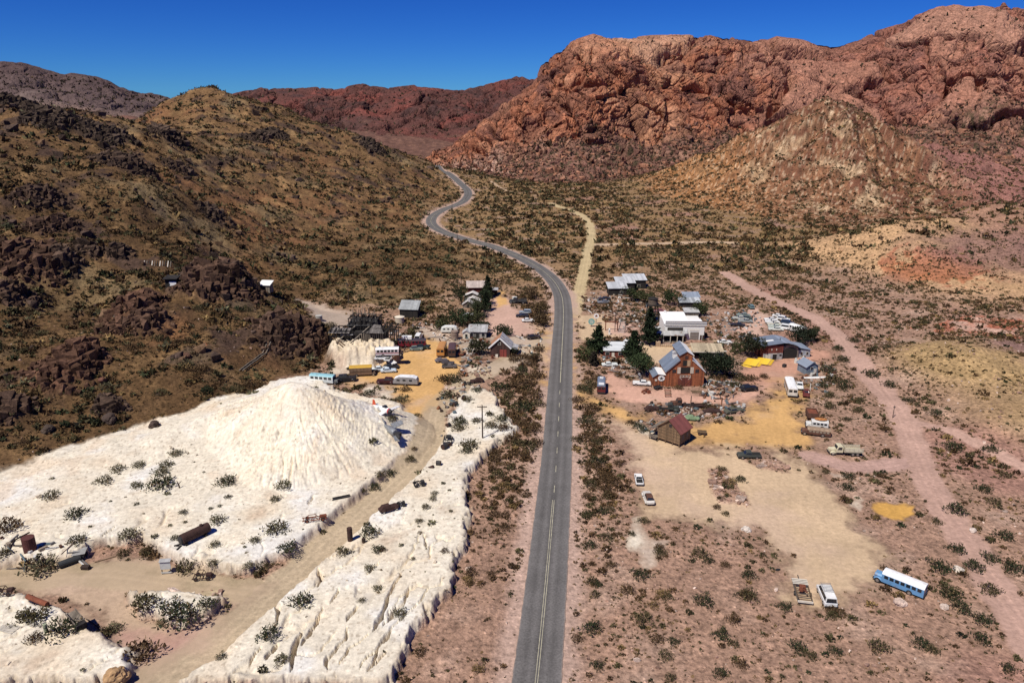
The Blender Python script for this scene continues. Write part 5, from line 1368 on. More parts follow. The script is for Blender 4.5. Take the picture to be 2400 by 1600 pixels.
bus('derelict rust and wood coloured bus hulk in front of the white wagon', 1911, 1019, 163, RUST, mat('wood_roof', (.30, .21, .14), .9, 0, .4, 2), L=6.6, W=2.1, H=2.0, hood=1.3, nwin=6, name='bus_wreck', cat='bus', mark='derelict bus', hatch=False, winm=mat('dusty_openings', (.28, .23, .17), .9, 0, .4))
# around the red barn
v = bus('streamlined red coach with rounded blue grey roof beside the road shrubs', 1409, 913, 83, (.15, .025, .025), (.17, .20, .26), L=7.2, W=2.3, H=2.7, hood=0, nwin=5, name='coach', cat='coach', mark='red coach', hatch=False)
MB().box(2.2, 0, 2.73, 1.3, 1.0, .12).build('roof_hatch', paint((.7, .7, .7)), v); MB().box(-2.4, 0, 2.72, 1.6, 1.5, .1).build('roof_panel', paint((.75, .75, .75)), v)
car('white 1950s sedan parked left of the red barn lean-to', 1504, 902, 172, WHT, 'old', roof=(.7, .7, .68), name='old_car', mark='white sedan by the barn')
car('white vintage saloon in the stony garden below the white roofed cabin', 1429, 858, 4, (.70, .72, .68), 'old', name='old_car', scale=.95, mark='white saloon below the cabin')
car('white car half hidden behind the pine beside the white roofed cabin', 1470, 806, 60, WHT, 'suv', scale=.95)
def tractor():
    rt = root('garden_tractor', 'small red rusty tractor on the pink lot in front of the barn', 'tractor', G(1514, 921), 200, mark='red tractor')
    MB().box(.45, 0, .55, 1.3, .5, .5).build('hood', RRUST, rt, bevel=.08); MB().box(-.5, 0, .75, .5, .5, .12).box(-.7, 0, .85, .1, .5, .4).build('seat', DARKIRON, rt)
    MB().cyl((.7, 0, 1.0), (.7, 0, 1.55), .05, n=8).build('exhaust', DARKIRON, rt)
    for s in (-1, 1):
        MB().cyl((-.5, s * .55, .58), (-.5, s * .82, .58), .58, n=16).build('wheel', RRUST, rt); MB().cyl((.9, s * .45, .3), (.9, s * .62, .3), .3, n=12).build('wheel', RRUST, rt)
tractor()
def cart(label, px, py, yaw, L, W, m, mark=None, name='hand_cart', load=None):
    rt = root(name, label, 'cart', G(px, py), yaw, None, mark)
    MB().box(0, 0, .55, L, W, .12).build('bed', m, rt)
    for s in (-1, 1): MB().box(0, s * W / 2, .67, L, .06, .3).build('side_rail', m, rt)
    MB().bar((L / 2, 0, .6), (L / 2 + 1.2, 0, .3), .1).build('drawbar', m, rt)
    if load: MB().ball((0, 0, .7), L * .35, W * .38, .4, 8, 5, -.1).build('load', load, rt)
    wheels(rt, [-L * .28, L * .28], W / 2 + .12, .36, .1, rimm=RUST)
cart('dark flat hand cart at the foot of the barn lean-to', 1542, 912, 25, 2.4, 1.2, DARKIRON)
# benches
for i, py in enumerate((911, 918, 924, 930)):
    rt = root('bench', ['wooden bench nearest the barn in a row of four on the pink lot', 'second wooden bench from the barn in a row of four', 'third wooden bench from the barn in a row of four', 'wooden bench farthest from the barn in a row of four'][i], 'bench', G(1564 + i * .6, py), 2, 'benches in front of the red barn')
    MB().box(0, 0, .45, 1.9, .45, .08).build('seat', RRUST if i % 2 else BEAM, rt)
    for s in (-1, 1): MB().box(s * .75, 0, -.02, .1, .4, .47).build('leg', BEAM, rt)
# junk line behind the plank house
truck('dark green old truck with cab and low bed behind the plank house', 1562, 963, -12, (.05, .055, .045), (.055, .055, .05), L=6.4, W=1.9, bed='none', rear=1, mark='dark green old truck')
truck('rusty bare truck cab and chassis beyond the leaning pole', 1604, 953, 178, RUST, DRUST, L=7.5, W=2.0, bed='none', rear=1, mark='rusty cab truck')
car('rusty wrecked car among bushes left of the dark green truck', 1527, 962, 14, DRUST, 'vintage', name='car_wreck', scale=.85, windows=False, mark='rusty wreck by the bushes')
cart('rusty wheeled chassis behind the rusty cab truck', 1640, 955, 8, 4.2, 1.6, DRUST, 'rusty chassis', 'chassis')
car('green framed jalopy wreck behind the red roofed plank house', 1622, 984, -8, (.20, .28, .16), 'vintage', name='car_wreck', scale=.8, windows=False, dull=True)
car('long dark rusty car hulk in the junk line on the yellow lot', 1668, 968, 5, DRUST, 'old', name='car_wreck', windows=False, scale=.9)
car('dark olive sedan hulk with open panels at the right end of the junk line', 1719, 967, 18, (.09, .09, .065), 'old', name='car_wreck', dull=True, mark='olive sedan hulk')
car('black vintage car in the bushes right of the red barn', 1754, 915, 14, (.022, .02, .022), 'vintage', name='vintage_car', mark='black vintage car', scale=1.1)
car('long green black flatbed wreck sunk in scrub beyond the tan lot', 1755, 1072, 178, (.055, .06, .05), 'pickup', name='car_wreck', cat='pickup', windows=True, dull=True, mark='green flatbed wreck')
cart('small wooden wagon on the yellow lot right of the plank house', 1645, 1018, 170, 2.2, 1.1, BEAM, 'small wooden wagon')
# left lot
bus('pale turquoise roofed white bus with dark hood behind the tailings cone', 762, 897, -12, (.62, .66, .66), (.27, .50, .56), L=8.6, W=2.3, H=2.7, nwin=5, mark='turquoise bus', hatch=False, hoodm=paint((.05, .055, .06)))
car('black vintage sedan right of the turquoise roofed bus', 812, 893, 10, BLK, 'vintage', name='vintage_car', scale=1.25, mark='black vintage sedan')
bus('yellow bus with brown plank side below the white cliff', 850, 879, 8, mat('brown_bus_side', (.15, .09, .055), .8, 0, .3, 1.5, 'Z', 3, .35), (.55, .33, .05), L=7.4, W=2.5, H=3.1, nwin=6, hood=.9, mark='yellow bus', hatch=False, winm=mat('boarded_windows', (.19, .125, .08), .9, 0, .3))
car('dark maroon panel car coupled to the silver travel trailer', 905, 899, 178, (.05, .012, .014), 'vintage', name='panel_car', scale=1.15, mark='maroon panel car')
def caravan(label, px, py, yaw, L, W, H, side, roof, mark=None):
    rt = root('travel_trailer', label, 'travel trailer', G(px, py), yaw, None, mark)
    pr = [(-L / 2, .6), (-L / 2, 1.3), (-L * .42, 2.0), (-L * .25, H), (L * .3, H), (L * .45, H - .35), (L / 2, 1.6), (L / 2, .6)]
    MB().prism(pr, -W / 2, W / 2).build('body', side, rt, bevel=.08)
    MB().prism([(-L * .46, 1.95), (-L * .25, H + .02), (L * .3, H + .02), (L * .455, H - .35), (L * .45, H - .28), (L * .3, H + .09), (-L * .25, H + .09), (-L * .45, 2.02)], -W * .47, W * .47).build('roof', roof, rt)
    for s in (-1, 1):
        for x in (-.28, -.04, .22): MB().box(x * L, s * (W / 2 + .01), 1.45, L * .12, .03, .5).build('window', GLASS, rt)
    MB().box(L * .37, -W / 2 - .01, .75, .6, .03, 1.45).build('door', side, rt)
    MB().bar((-L / 2, 0, .6), (-L / 2 - 1.1, 0, .5), .12).build('tow_bar', DARKIRON, rt)
    wheels(rt, [0.0], W / 2 + .01, .36, .2)
    return rt
caravan('silver travel trailer with rounded white roof on the yellow lot', 952, 901, -6, 7.2, 2.2, 2.6, mat('dull_silver', (.33, .33, .34), .5, .3, .25), paint((.82, .82, .82)), 'silver travel trailer')
caravan('white rounded travel trailer behind the brown upright tank', 1053, 780, 0, 5.8, 2.1, 2.5, paint((.70, .70, .64)), paint((.78, .78, .74)), 'white travel trailer')
bus('white roofed bus with red striped side above the row of white cars', 913, 833, 6, (.62, .55, .55), (.82, .81, .80), L=8.2, W=2.3, H=2.7, hood=1.2, nwin=6, stripe=(.30, .05, .06), mark='red striped white bus', hatch=False, hoodm=DRUST)
v = bus('red bus with dark window band and white boxes on its roof by the mill', 966, 812, 2, (.19, .018, .03), (.05, .04, .045), L=9.2, W=2.3, H=2.7, hood=0, nwin=8, mark='red bus by the mill', hatch=False)
MB().box(-1.6, 0, 2.75, 3.2, 1.6, .9).build('roof_box', WHITEROOF, v)
car('white van parked right behind the red bus by the mill', 981, 795, 86, WHT, 'van', cat='van', name='parked_van')
car('dark green vintage car at the front of the red bus', 990, 818, 12, (.02, .035, .028), 'vintage', name='vintage_car')
car('grey green vintage car left of the dark green one before the red bus', 976, 821, 8, (.16, .19, .17), 'vintage', name='vintage_car', scale=.95)
for lb, px, py, yaw, c, st in [('white vintage car directly below the red striped white bus', 897, 843, 4, WHT, 'suv'), ('white pickup at the right end below the red striped white bus', 913, 843, 80, WHT, 'pickup'),
        ('white sedan between the pickup and the black car on the left yellow lot', 916, 852, -50, WHT, 'sedan'), ('black sedan among the white cars on the left yellow lot', 917, 862, -8, BLK, 'sedan'),
        ('silver white sedan closest to the white cliff on the left yellow lot', 891, 868, 14, (.62, .66, .68), 'sedan'), ('pale blue white sedan nearest the camera among the cars by the white cliff', 911, 872, 8, (.58, .66, .72), 'sedan')]:
    car(lb, px, py, yaw, c, st, cat='pickup' if st == 'pickup' else 'car', name='pickup_truck' if st == 'pickup' else 'parked_car')
bus('orange bus seen from behind with dark shaded side on the left yellow lot', 1036, 828, 88, (.50, .22, .055), (.50, .24, .07), L=8.2, W=2.5, H=3.1, nwin=6, hood=.9, mark='orange bus', hatch=False)
bus('dark brown bus beside the orange bus', 1060, 829, 92, (.075, .04, .032), (.10, .055, .045), L=8.0, W=2.4, H=2.9, nwin=6, hood=.9, mark='dark brown bus', hatch=False)
for i, (px, py, yaw, lb) in enumerate([(1034, 848, 20, 'bluish grey jalopy wreck at the rear of three wrecks on the yellow lot'), (1050, 854, -6, 'dark jalopy wreck in the middle of three wrecks on the yellow lot'), (1053, 862, 2, 'low flat wreck at the front of three wrecks on the yellow lot')]):
    car(lb, px, py, yaw, [(.14, .12, .13), (.06, .05, .055), (.11, .095, .09)][i], 'vintage' if i < 2 else 'pickup', name='car_wreck', scale=.85, windows=False, dull=True, mark='three jalopy wrecks' if i == 1 else None)
cart('colourful cart with upright props beside the dark brown bus', 1083, 832, 80, 3.0, 1.6, RRUST, None, 'wagon_cart', BEAM)
# pink lot by the bend
for lb, px, py, yaw, c, st in [('silver hatchback at the rear of the pink lot by the road bend', 1231, 735, 176, (.30, .34, .38), 'suv'), ('black sedan parked on the pink lot by the road bend', 1224, 743, 176, BLK, 'sedan'),
        ('white sedan at the front of the pink lot by the road bend', 1238, 754, 6, WHT, 'sedan'), ('black car facing the bushes by the road bend', 1259, 750, 80, (.03, .03, .035), 'sedan'), ('dark car tucked in the bushes below the road bend', 1250, 794, 20, (.05, .035, .03), 'vintage'),
        ('white car with dark glass parked right of the general store near a pole', 1698, 805, 4, WHT, 'sedan')]:
    car(lb, px, py, yaw, c, st, mark='white car right of the store' if px == 1698 else ('black sedan by the bend' if px == 1224 else None))
truck('dark old flatbed truck with white tank at the head of the pink lot', 1214, 711, 176, (.045, .05, .055), (.05, .05, .05), L=7.0, W=2.1, bed='stake', rear=1, mark='dark flatbed truck')
tank_('white upright tank on rubble behind the dark flatbed truck', 1206, 707, 1.05, 2.0, paint((.68, .66, .58)), name='water_tank')
# parked rows behind the workshop
row = [(1806, 752, 'rear white car in the row of five behind the workshop', WHT, 'sedan'), (1810, 758, 'second white car from the rear in the row of five behind the workshop', WHT, 'old'), (1815, 763, 'middle cream car in the row of five behind the workshop', (.62, .6, .5), 'old'),
       (1817, 769, 'fourth pale green car in the row of five behind the workshop', (.50, .55, .46), 'old'), (1818, 775, 'front pale car in the row of five behind the workshop', (.62, .64, .58), 'old')]
for px, py, lb, c, st in row: car(lb, px, py, 172, c, st, group='row of five cars behind the workshop', mark='row of five cars' if py == 763 else None)
for px, py, lb, c, st in [(1825, 744, 'rear white car in the diagonal line beside the pink track', WHT, 'sedan'), (1836, 751, 'second white car in the diagonal line beside the pink track', WHT, 'suv'), (1845, 760, 'dark blue car in the diagonal line beside the pink track', (.04, .06, .09), 'suv')]:
    car(lb, px, py, -30, c, st, group='diagonal line of cars beside the pink track')
car('white covered car left of the white camper bus', 1839, 772, 150, (.8, .8, .78), 'van', cat='van', name='parked_van')
bus('white camper bus parked behind the workshop trees', 1867, 779, 118, (.72, .71, .68), (.84, .83, .8), L=7.0, W=2.4, H=2.8, hood=.8, nwin=5, mark='white camper bus', hatch=False)
for px, py, lb, c, st in [(1742, 742, 'grey green car at the rear of the left junk row behind the store', (.2, .24, .22), 'old'), (1746, 749, 'dark green car in the middle of the left junk row behind the store', (.06, .08, .07), 'old'), (1747, 756, 'grey car at the front of the left junk row behind the store', (.26, .28, .27), 'old'), (1733, 749, 'pale car left of the junk row behind the store', (.42, .42, .38), 'old')]:
    car(lb, px, py, 174, c, st, dull=True, name='old_car', group='junk row of cars behind the store')
car('black sedan in front of the left junk row behind the store', 1729, 765, 166, BLK, 'old', name='old_car', mark='black sedan behind the store')
car('small teal car alone in the scrub behind the store', 1760, 722, 88, (.16, .24, .24), 'suv', scale=.9, mark='small teal car')
car('black low car with white stripe left of the stepped grey shacks', 1416, 703, 190, (.04, .04, .045), 'old', name='old_car'); car('grey finned car in front of the black one by the stepped grey shacks', 1415, 711, 190, (.22, .22, .23), 'old', name='old_car', mark='grey finned car')
car('maroon pink car beside the water tower and white store', 1545, 732, 178, (.30, .10, .10), 'old', name='old_car', scale=.95)

# ================================================================ canoes
YELLOW = paint((.72, .47, .035), .45)
def canoe(label, loc, yaw, L=4.4, m=YELLOW, group=None, name='canoe', W=.72):
    n = 9; b = MB(); vs = []; fs = []
    for i in range(n):
        t = i / (n - 1) * 2 - 1; w = W / 2 * (1 - abs(t) ** 2.2) + .02; kz = .38 - .14 * abs(t) ** 3
        vs += [(t * L / 2, -w, 0.02), (t * L / 2, -w * .75, .24), (t * L / 2, 0, kz), (t * L / 2, w * .75, .24), (t * L / 2, w, .02)]
    for i in range(n - 1):
        for j in range(4): a = i * 5 + j; fs.append((a, a + 1, a + 6, a + 5))
    fs += [(0, 1, 2, 3, 4), tuple((n - 1) * 5 + k for k in (4, 3, 2, 1, 0))]
    fs += [((i + 1) * 5, i * 5, i * 5 + 4, (i + 1) * 5 + 4) for i in range(n - 1)]
    b.add(vs, fs); o = b.build(name, m, bevel=0)
    return single(o, label, 'canoe', loc, yaw, group)
c0 = G(1766, 853); ang = 152
for i in range(7):
    canoe('yellow canoe in the left upturned row before the red workshop', c0 + Vector((.50 * i * .92 - 1.4, .88 * i * .92 - 2.2, .40)), -28, 5.2, group='left row of upturned yellow canoes')
c1 = G(1790, 851)
for i in range(6):
    canoe('yellow canoe in the right upturned row nearest the workshop door', c1 + Vector((.5 * i * .92 - .9, .88 * i * .92 - 1.8, .45)), -30, 5.0, group='right row of upturned yellow canoes')
LAND.append((c0.x, c0.y, 'yellow canoes'))
for nm, c in (('left', c0), ('right', c1)):
    rt = root('canoe_rack', 'low timber rack under the %s row of yellow canoes' % nm, 'rack', c, 62)
    for s in (-1.2, 1.2):
        MB().bar((-2.4, s, .36), (2.6, s, .36), .14).build('rail', BEAM, rt)
        for x in (-2.2, .1, 2.4): MB().box(x, s, -.3, .12, .12, .64).build('leg', BEAM, rt)
canoe('single yellow canoe lying apart left of the two canoe rows', G(1750, 859), -38, 3.4)
canoe('yellow and red canoe behind the workshop beside the dark tree', G(1765, 797), -4, 5.2, mat('yellow_red', (.66, .40, .10), .5, 0, .2, .4, rust=(.5, .08, .03), rustamt=.2))
canoe('pale yellow canoe under the yellow and red one behind the workshop', G(1768, 803), -2, 5.0, paint((.70, .60, .22)))
canoe('white canoe at the front of the pile behind the workshop', G(1770, 809), 2, 4.2, paint((.72, .70, .64)))
canoe('long white boat hull lying in front of the blue grey shed', G(1909, 885), 5, 8.2, paint((.74, .73, .70)), name='boat_hull', W=1.1)

# ================================================================ crashed aeroplanes
def plane():
    rt = root('aeroplane_wreck', 'white crashed aeroplane with red tail fin and dark nose on the tailings', 'aeroplane', G(898, 966), -38, mark='white aeroplane wreck')
    n = 10; b = MB()
    prof = [(-3.6, .22), (-2.6, .40), (-1.2, .62), (.2, .78), (1.4, .74), (2.0, .66)]
    for i in range(len(prof) - 1):
        (x0, r0), (x1, r1) = prof[i], prof[i + 1]; b.cyl((x0, 0, .9), (x1, 0, .9), r0, r1, n=12, cap=(i in (0, 4)))
    b.build('fuselage', paint((.80, .79, .78)), rt, smooth=False)
    MB().cyl((2.0, 0, .9), (2.35, 0, .9), .665, .62, n=12, cap=False).build('nose_ring', paint((.45, .05, .06)), rt)
    MB().cyl((2.3, 0, .9), (2.95, 0, .9), .60, .35, n=12).build('engine', DARKIRON, rt)
    MB().bar((2.9, -1.1, .5), (2.9, 1.1, 1.3), .08, .18).build('propeller', DARKIRON, rt)
    MB().prism([(-3.7, 1.0), (-3.5, 2.5), (-2.9, 2.5), (-2.4, 1.25)], -.06, .06).build('tail_fin', paint((.55, .08, .03)), rt)
    for s in (-1, 1): MB().slab([(-3.5, s * .1, .95), (-3.4, s * 1.4, .95), (-2.8, s * 1.4, .95), (-2.5, s * .1, .95)], .07).build('tailplane', paint((.78, .76, .74)), rt)
    MB().slab([(.2, -.6, .6), (.3, -2.2, .25), (1.4, -2.2, .25), (1.6, -.6, .6)], .12).build('wing_stub', paint((.80, .79, .78)), rt)
    MB().slab([(1.6, .6, .6), (1.5, 4.2, .5), (.6, 4.2, .5), (.2, .6, .6)], .12).build('wing', paint((.72, .71, .70)), rt)
    MB().prism([(.1, 1.55), (.35, 1.98), (1.0, 2.0), (1.5, 1.6)], -.4, .4).build('canopy', GLASS, rt)
    for s in (-1, 1):
        MB().cyl((-.9, s * .62, 1.05), (-.9, s * .70, 1.05), .34, n=16).build('ring_emblem', DARKIRON, rt)
        MB().cyl((-.9, s * .70, 1.05), (-.9, s * .72, 1.05), .22, n=16).build('ring_emblem', WHITEROOF, rt)
plane()
def plane2():
    rt = root('aeroplane_wreck', 'broken grey aeroplane wreck in pieces on the right foot of the tailings cone', 'aeroplane', G(915, 1013), -52, mark='grey aeroplane wreck')
    ALU = mat('bare_aluminium', (.30, .31, .32), .5, .4, .5, 2.5); 
    b = MB(); prof = [(-2.8, .35), (-1.5, .6), (.0, .85), (1.6, .9), (2.4, .7)]
    for i in range(4):
        (x0, r0), (x1, r1) = prof[i], prof[i + 1]; b.cyl((x0, 0, .75), (x1, 0, .75), r0, r1, n=12, cap=(i in (0, 3)))
    b.build('fuselage', ALU, rt)
    MB().slab([(-1.8, 1.0, 1.2), (-.6, 3.4, 1.9), (.8, 3.2, 1.6), (.6, .8, 1.0)], .12).build('wing', ALU, rt)
    MB().slab([(-2.6, -.4, .9), (-3.8, -2.0, 1.6), (-3.0, -2.2, 1.4), (-1.6, -.5, .9)], .1).build('tailplane', ALU, rt)
    MB().prism([(-3.4, .8), (-3.9, 2.4), (-3.1, 2.3), (-2.2, 1.1)], -.06, .06).build('tail_fin', ALU, rt)
    MB().box(2.9, .4, 0, 1.2, 1.3, .9, 20).build('engine', DARKIRON, rt, bevel=.15)
    MB().slab([(3.0, -1.0, .5), (4.9, -1.5, .15), (5.2, -.6, .1), (3.2, .2, .5)], .1).build('torn_panel', ALU, rt)
    MB().cyl((3.6, 0, .5), (4.8, -.3, .35), .5, .3, n=10).build('cowling', DARKIRON, rt)
plane2()

# ================================================================ tanks, barrels and scrap on the tailings
def boiler():
    p = G(458, 1262); rt = root('boiler', 'large rusty riveted boiler lying on a timber cradle on the white tailings', 'boiler', p, 52, mark='rusty boiler'); rt.scale = (.86, .86, .86)
    MB().cyl((-3.0, 0, 1.35), (3.2, 0, 1.35), 1.05, n=20).build('shell', DRUST, rt)
    for x in (-2.2, 0, 2.4): MB().cyl((x, 0, 1.35), (x + .14, 0, 1.35), 1.085, n=20, cap=False).build('hoop', DRUST, rt)
    MB().cyl((-3.35, 0, 1.3), (-3.0, 0, 1.3), .8, n=16).build('firebox_door', DARKIRON, rt)
    MB().cyl((1.6, 0, 2.3), (1.6, 0, 2.7), .35, n=12).build('dome', DRUST, rt)
    for x in (-2.4, 1.9): MB().box(x, 0, -.2, .5, 2.2, .75).build('cradle', WOODDARK, rt)
    MB().box(-3.9, -.5, 0, 1.6, .3, .2, 30).box(-3.4, .6, .0, 1.8, .3, .2, -20).build('loose_beam', WOODDARK, rt)
boiler()
tank_('rusty upright tank in front of a bush near the left edge of the tailings', 71, 1287, 1.05, 2.5, mat('maroon_rust', (.095, .03, .025), .85, 0, .4), 'rusty_tank', mark='rusty upright tank', hoops=0)
tank_('tall narrow rusty cylinder standing beside the dirt driveway', 821, 1266, .48, 2.6, DRUST, 'rusty_tank', mark='tall rusty cylinder', hoops=2)
tank_('small rusty keg beside the tall narrow rusty cylinder', 852, 1270, .3, .8, DRUST, 'barrel', 'barrel', hoops=1)
tank_('pale green barrel post below the rusty pipe at the lower left', 109, 1481, .28, 1.5, mat('pale_green', (.28, .30, .20), .8, 0, .3), 'barrel', 'barrel', hoops=1, mark='pale green barrel')
def pipe(label, p0, p1, r, m, name='pipe', mark=None, cat='pipe', lift=0):
    a, b = G(*p0), G(*p1); a.z += r + lift; b.z += r + lift; mid = (a + b) / 2
    o = MB().cyl(a - mid, b - mid, r, n=14).build(name, m)
    return single(o, label, cat, mid, 0, None, mark)
pipe('thick dark iron pipe section lying left of the grey notice board', (140, 1331), (190, 1312), .62, mat('black_iron', (.03, .032, .034), .7, 0, .3), 'iron_pipe', 'dark iron pipe')
pipe('rusty red pipe lying beside the track at the lower left', (66, 1402), (112, 1421), .42, RRUST, 'rusty_pipe', 'rusty red pipe')
pipe('dark rusty trough beam beside the bend of the driveway', (986, 1109), (1016, 1096), .36, DRUST, 'iron_beam')
pipe('thin dark pole lying on the dirt near the lower left bushes', (203, 1451), (249, 1482), .11, POLEW, 'fallen_pole', 'fallen pole', 'pole')
pipe('thin rusty pole lying between bush and pipe on the tailings', (222, 1318), (272, 1304), .09, BEAM, 'fallen_pole', None, 'pole')
def trough():
    rt = root('ore_trough', 'dark metal trough with slanted sides behind the dark iron pipe', 'trough', G(188, 1303), 20)
    MB().prism([(-.9, .9), (-.7, .1), (.7, .1), (.9, .9)], -.9, .9).build('hopper', DARKIRON, rt); MB().slab([(-1.1, -1.0, .95), (1.0, -1.0, .95), (1.2, 1.0, 1.1), (-1.0, 1.0, 1.1)], .06).build('lid', mat('grey_tin', (.35, .34, .32), .7, .1, .3), rt)
    for s in (-1, 1): MB().box(s * .6, 0, -.1, .12, 1.6, .25).build('leg', DARKIRON, rt)
trough()
def ore_box():
    rt = root('ore_chute', 'tilted weathered plank ore chute beside the lower left bush', 'chute', G(180, 1462), -38, mark='plank ore chute')
    MB().slab([(-1.8, -.7, 1.3), (1.4, -.7, .75), (1.4, .7, .75), (-1.8, .7, 1.3)], .1).build('chute_floor', WOODGREY, rt)
    for s in (-1, 1): MB().slab([(-1.8, s * .7, 1.3), (1.4, s * .7, .75), (1.4, s * .7, 1.15), (-1.8, s * .7, 1.7)], .08).build('side_board', WOODGREY, rt)
    MB().box(1.5, 0, 0, 1.0, 1.5, .95).build('bin', WOODDARK, rt)
    for s in (-1, 1): MB().box(-1.5, s * .55, -.1, .14, .14, 1.3).build('leg', BEAM, rt)
ore_box()
def notice():
    rt = root('notice_board', 'pale grey blank notice board on posts beside the driveway bend', 'notice board', G(391, 1344), 6, mark='grey notice board')
    for s in (-1, 1): MB().box(s * .7, 0, -.1, .12, .12, 2.4).build('post', POLEW, rt)
    MB().box(0, -.09, 1.0, 1.75, .06, 1.55).build('board', mat('pale_board', (.50, .51, .50), .8, 0, .25), rt)
    MB().box(0, -.09, .2, 1.7, .05, .25).build('lower_board', mat('pale_board', (.50, .51, .50), .8, 0, .25), rt)
    MB().slab([(-.95, -.3, 2.55), (.95, -.3, 2.55), (.95, .5, 2.75), (-.95, .5, 2.75)], .06).build('roof', GALV, rt)
notice()
def skeleton(label, px, py, yaw, L, W, H, m, name='stripped_car', mark=None):
    rt = root(name, label, 'car frame', G(px, py), yaw, None, mark)
    b = MB()
    for s in (-1, 1):
        b.box(0, s * W / 2, .4, L, .12, .14)
        b.bar((-L * .3, s * W / 2, .5), (-L * .25, s * W * .42, H), .09).bar((L * .12, s * W / 2, .5), (L * .05, s * W * .42, H), .09).bar((-L * .25, s * W * .42, H), (L * .05, s * W * .42, H), .09)
    for x in (-.45, -.1, .2, .45): b.box(x * L, 0, .42, .12, W, .12)
    b.bar((-L * .25, -W * .42, H), (-L * .25, W * .42, H), .09).bar((L * .05, -W * .42, H), (L * .05, W * .42, H), .09)
    b.build('frame', m, rt); MB().box(L * .34, 0, .5, L * .28, W * .55, .5).build('engine', m, rt, bevel=.06)
    wheels(rt, [-L * .3, L * .33], W / 2 + .1, .36, .14, rimm=m)
skeleton('dark stripped car frame between bushes right of the grey notice board', 476, 1355, 5, 3.2, 1.4, 1.35, DRUST, mark='stripped car frame')
skeleton('dark cage frame standing on the white strip beside the driveway', 1050, 1034, 88, 3.4, 1.9, 1.5, DARKIRON, 'steel_cage', mark='dark cage frame')
skeleton('rusty machine frame with orange red end beside the driveway bank', 738, 1219, 14, 4.6, 1.2, 1.0, RRUST, 'rusty_machine', mark='orange machine frame')
skeleton('black wreck frame in the scrub near the left entrance', 10, 1392, 10, 3.0, 1.5, 1.2, DRUST)
car('dark maroon crushed car wreck on the bank right of the driveway', 911, 1196, 30, DRUST, 'vintage', name='car_wreck', windows=False, scale=.85, mark='crushed maroon wreck')
skeleton('small dark engine frame beside the crushed maroon wreck', 940, 1185, 15, 1.6, .9, .8, DARKIRON, 'scrap_engine')
skeleton('black broken machine block beside the dark trough beam', 982, 1137, 20, 2.4, 1.6, .7, DARKIRON, 'machine_block')
for i, (px, py, r, lb) in enumerate([(1042, 1051, .62, 'black round drum on its side below the dark cage frame'), (1053, 1044, .45, 'small black drum touching the dark cage frame'), (1051, 999, .45, 'black drum beside bushes above the dark cage frame'), (1059, 951, .5, 'left black drum of a pair at the white bank edge'), (1068, 949, .5, 'right black drum of a pair at the white bank edge'), (1087, 936, .55, 'black drum half hidden by bushes at the top of the white bank'), (1028, 1089, .5, 'squat pale rimmed drum above the dark trough beam')]):
    rt = root('oil_drum', lb, 'drum', G(px, py), rng.uniform(0, 360)); MB().cyl((-r, 0, r), (r, 0, r), r, n=14).build('shell', DARKIRON, rt)
    for x in (-.98, .98): MB().cyl((x * r - .03, 0, r), (x * r + .03, 0, r), r + .03, n=14).build('rim', DRUST, rt)
car('dark car wreck with white trim at the top of the white bank', 1118, 896, 200, DRUST, 'vintage', name='car_wreck', windows=False, scale=.85); skeleton('low dark trailer frame on the lane left of the white trimmed wreck', 1096, 901, 176, 2.4, 1.2, .7, DARKIRON, 'trailer_frame')
def planks(label, px, py, yaw, n, L, m, name='plank_pile'):
    rt = root(name, label, 'plank pile', G(px, py), yaw)
    for i in range(n): MB().box(random.uniform(-.2, .2), -n * .13 + i * .28, .05 + .03 * (i % 2), L * random.uniform(.85, 1), .22, .06, random.uniform(-4, 4)).build('plank', m, rt)
planks('pale stack of loose planks at the lower left edge', 22, 1472, -14, 6, 3.2, mat('bleached_plank', (.50, .45, .38), .9, 0, .3)); planks('two long bleached planks near the pale green barrel', 78, 1464, -8, 2, 3.0, mat('bleached_plank', (.50, .45, .38), .9, 0, .3))
planks('dark burnt planks on the white bank beside the rusty machine frame', 800, 1165, 20, 4, 3.6, WOODDARK)
planks('pale planks stacked right of the barn front', 1665, 922, 4, 7, 3.8, mat('bleached_plank', (.50, .45, .38), .9, 0, .3)); planks('brown lumber strips beside the pale planks right of the barn', 1633, 918, 4, 6, 3.4, BEAM)
def boulder(label, px, py, r, col, mark=None, sq=.75):
    bm = bmesh.new(); bmesh.ops.create_icosphere(bm, subdivisions=4, radius=1.0)
    P = np.array([v.co[:] for v in bm.verts]); s = rng.uniform(0, 50)
    e, cid = vor3(P[:, 0] * 1.3 + s, P[:, 1] * 1.3, P[:, 2] * 1.3, 3)
    d = 1 + fbm3(P[:, 0] * 1.1 + s, P[:, 1] * 1.1, P[:, 2] * 1.1, 4, 2) * .35 + (cid - .5) * .3 - .12 * np.exp(-e / .08)
    for v, q in zip(bm.verts, d): v.co = Vector((v.co.x * q * r, v.co.y * q * r * .85, v.co.z * q * r * sq))
    me = bpy.data.meshes.new('boulder'); bm.to_mesh(me); bm.free(); me.materials.append(mat('boulder_rock', col, .95, 0, .45, 1.2))
    o = bpy.data.objects.new('boulder', me); COL.objects.link(o)
    return single(o, label, 'boulder', G(px, py) + Vector((0, 0, r * sq * .35)), rng.uniform(0, 360), None, mark)
boulder('tan brown boulder at the bottom edge beside the driveway', 272, 1592, 1.7, (.42, .26, .13), 'tan boulder')
boulder('dark round boulder on the hill foot above the tailings', 257, 986, 2.0, (.075, .05, .038)); boulder('dark boulder at the hill foot near the tailings edge', 362, 1000, 1.5, (.07, .045, .035))
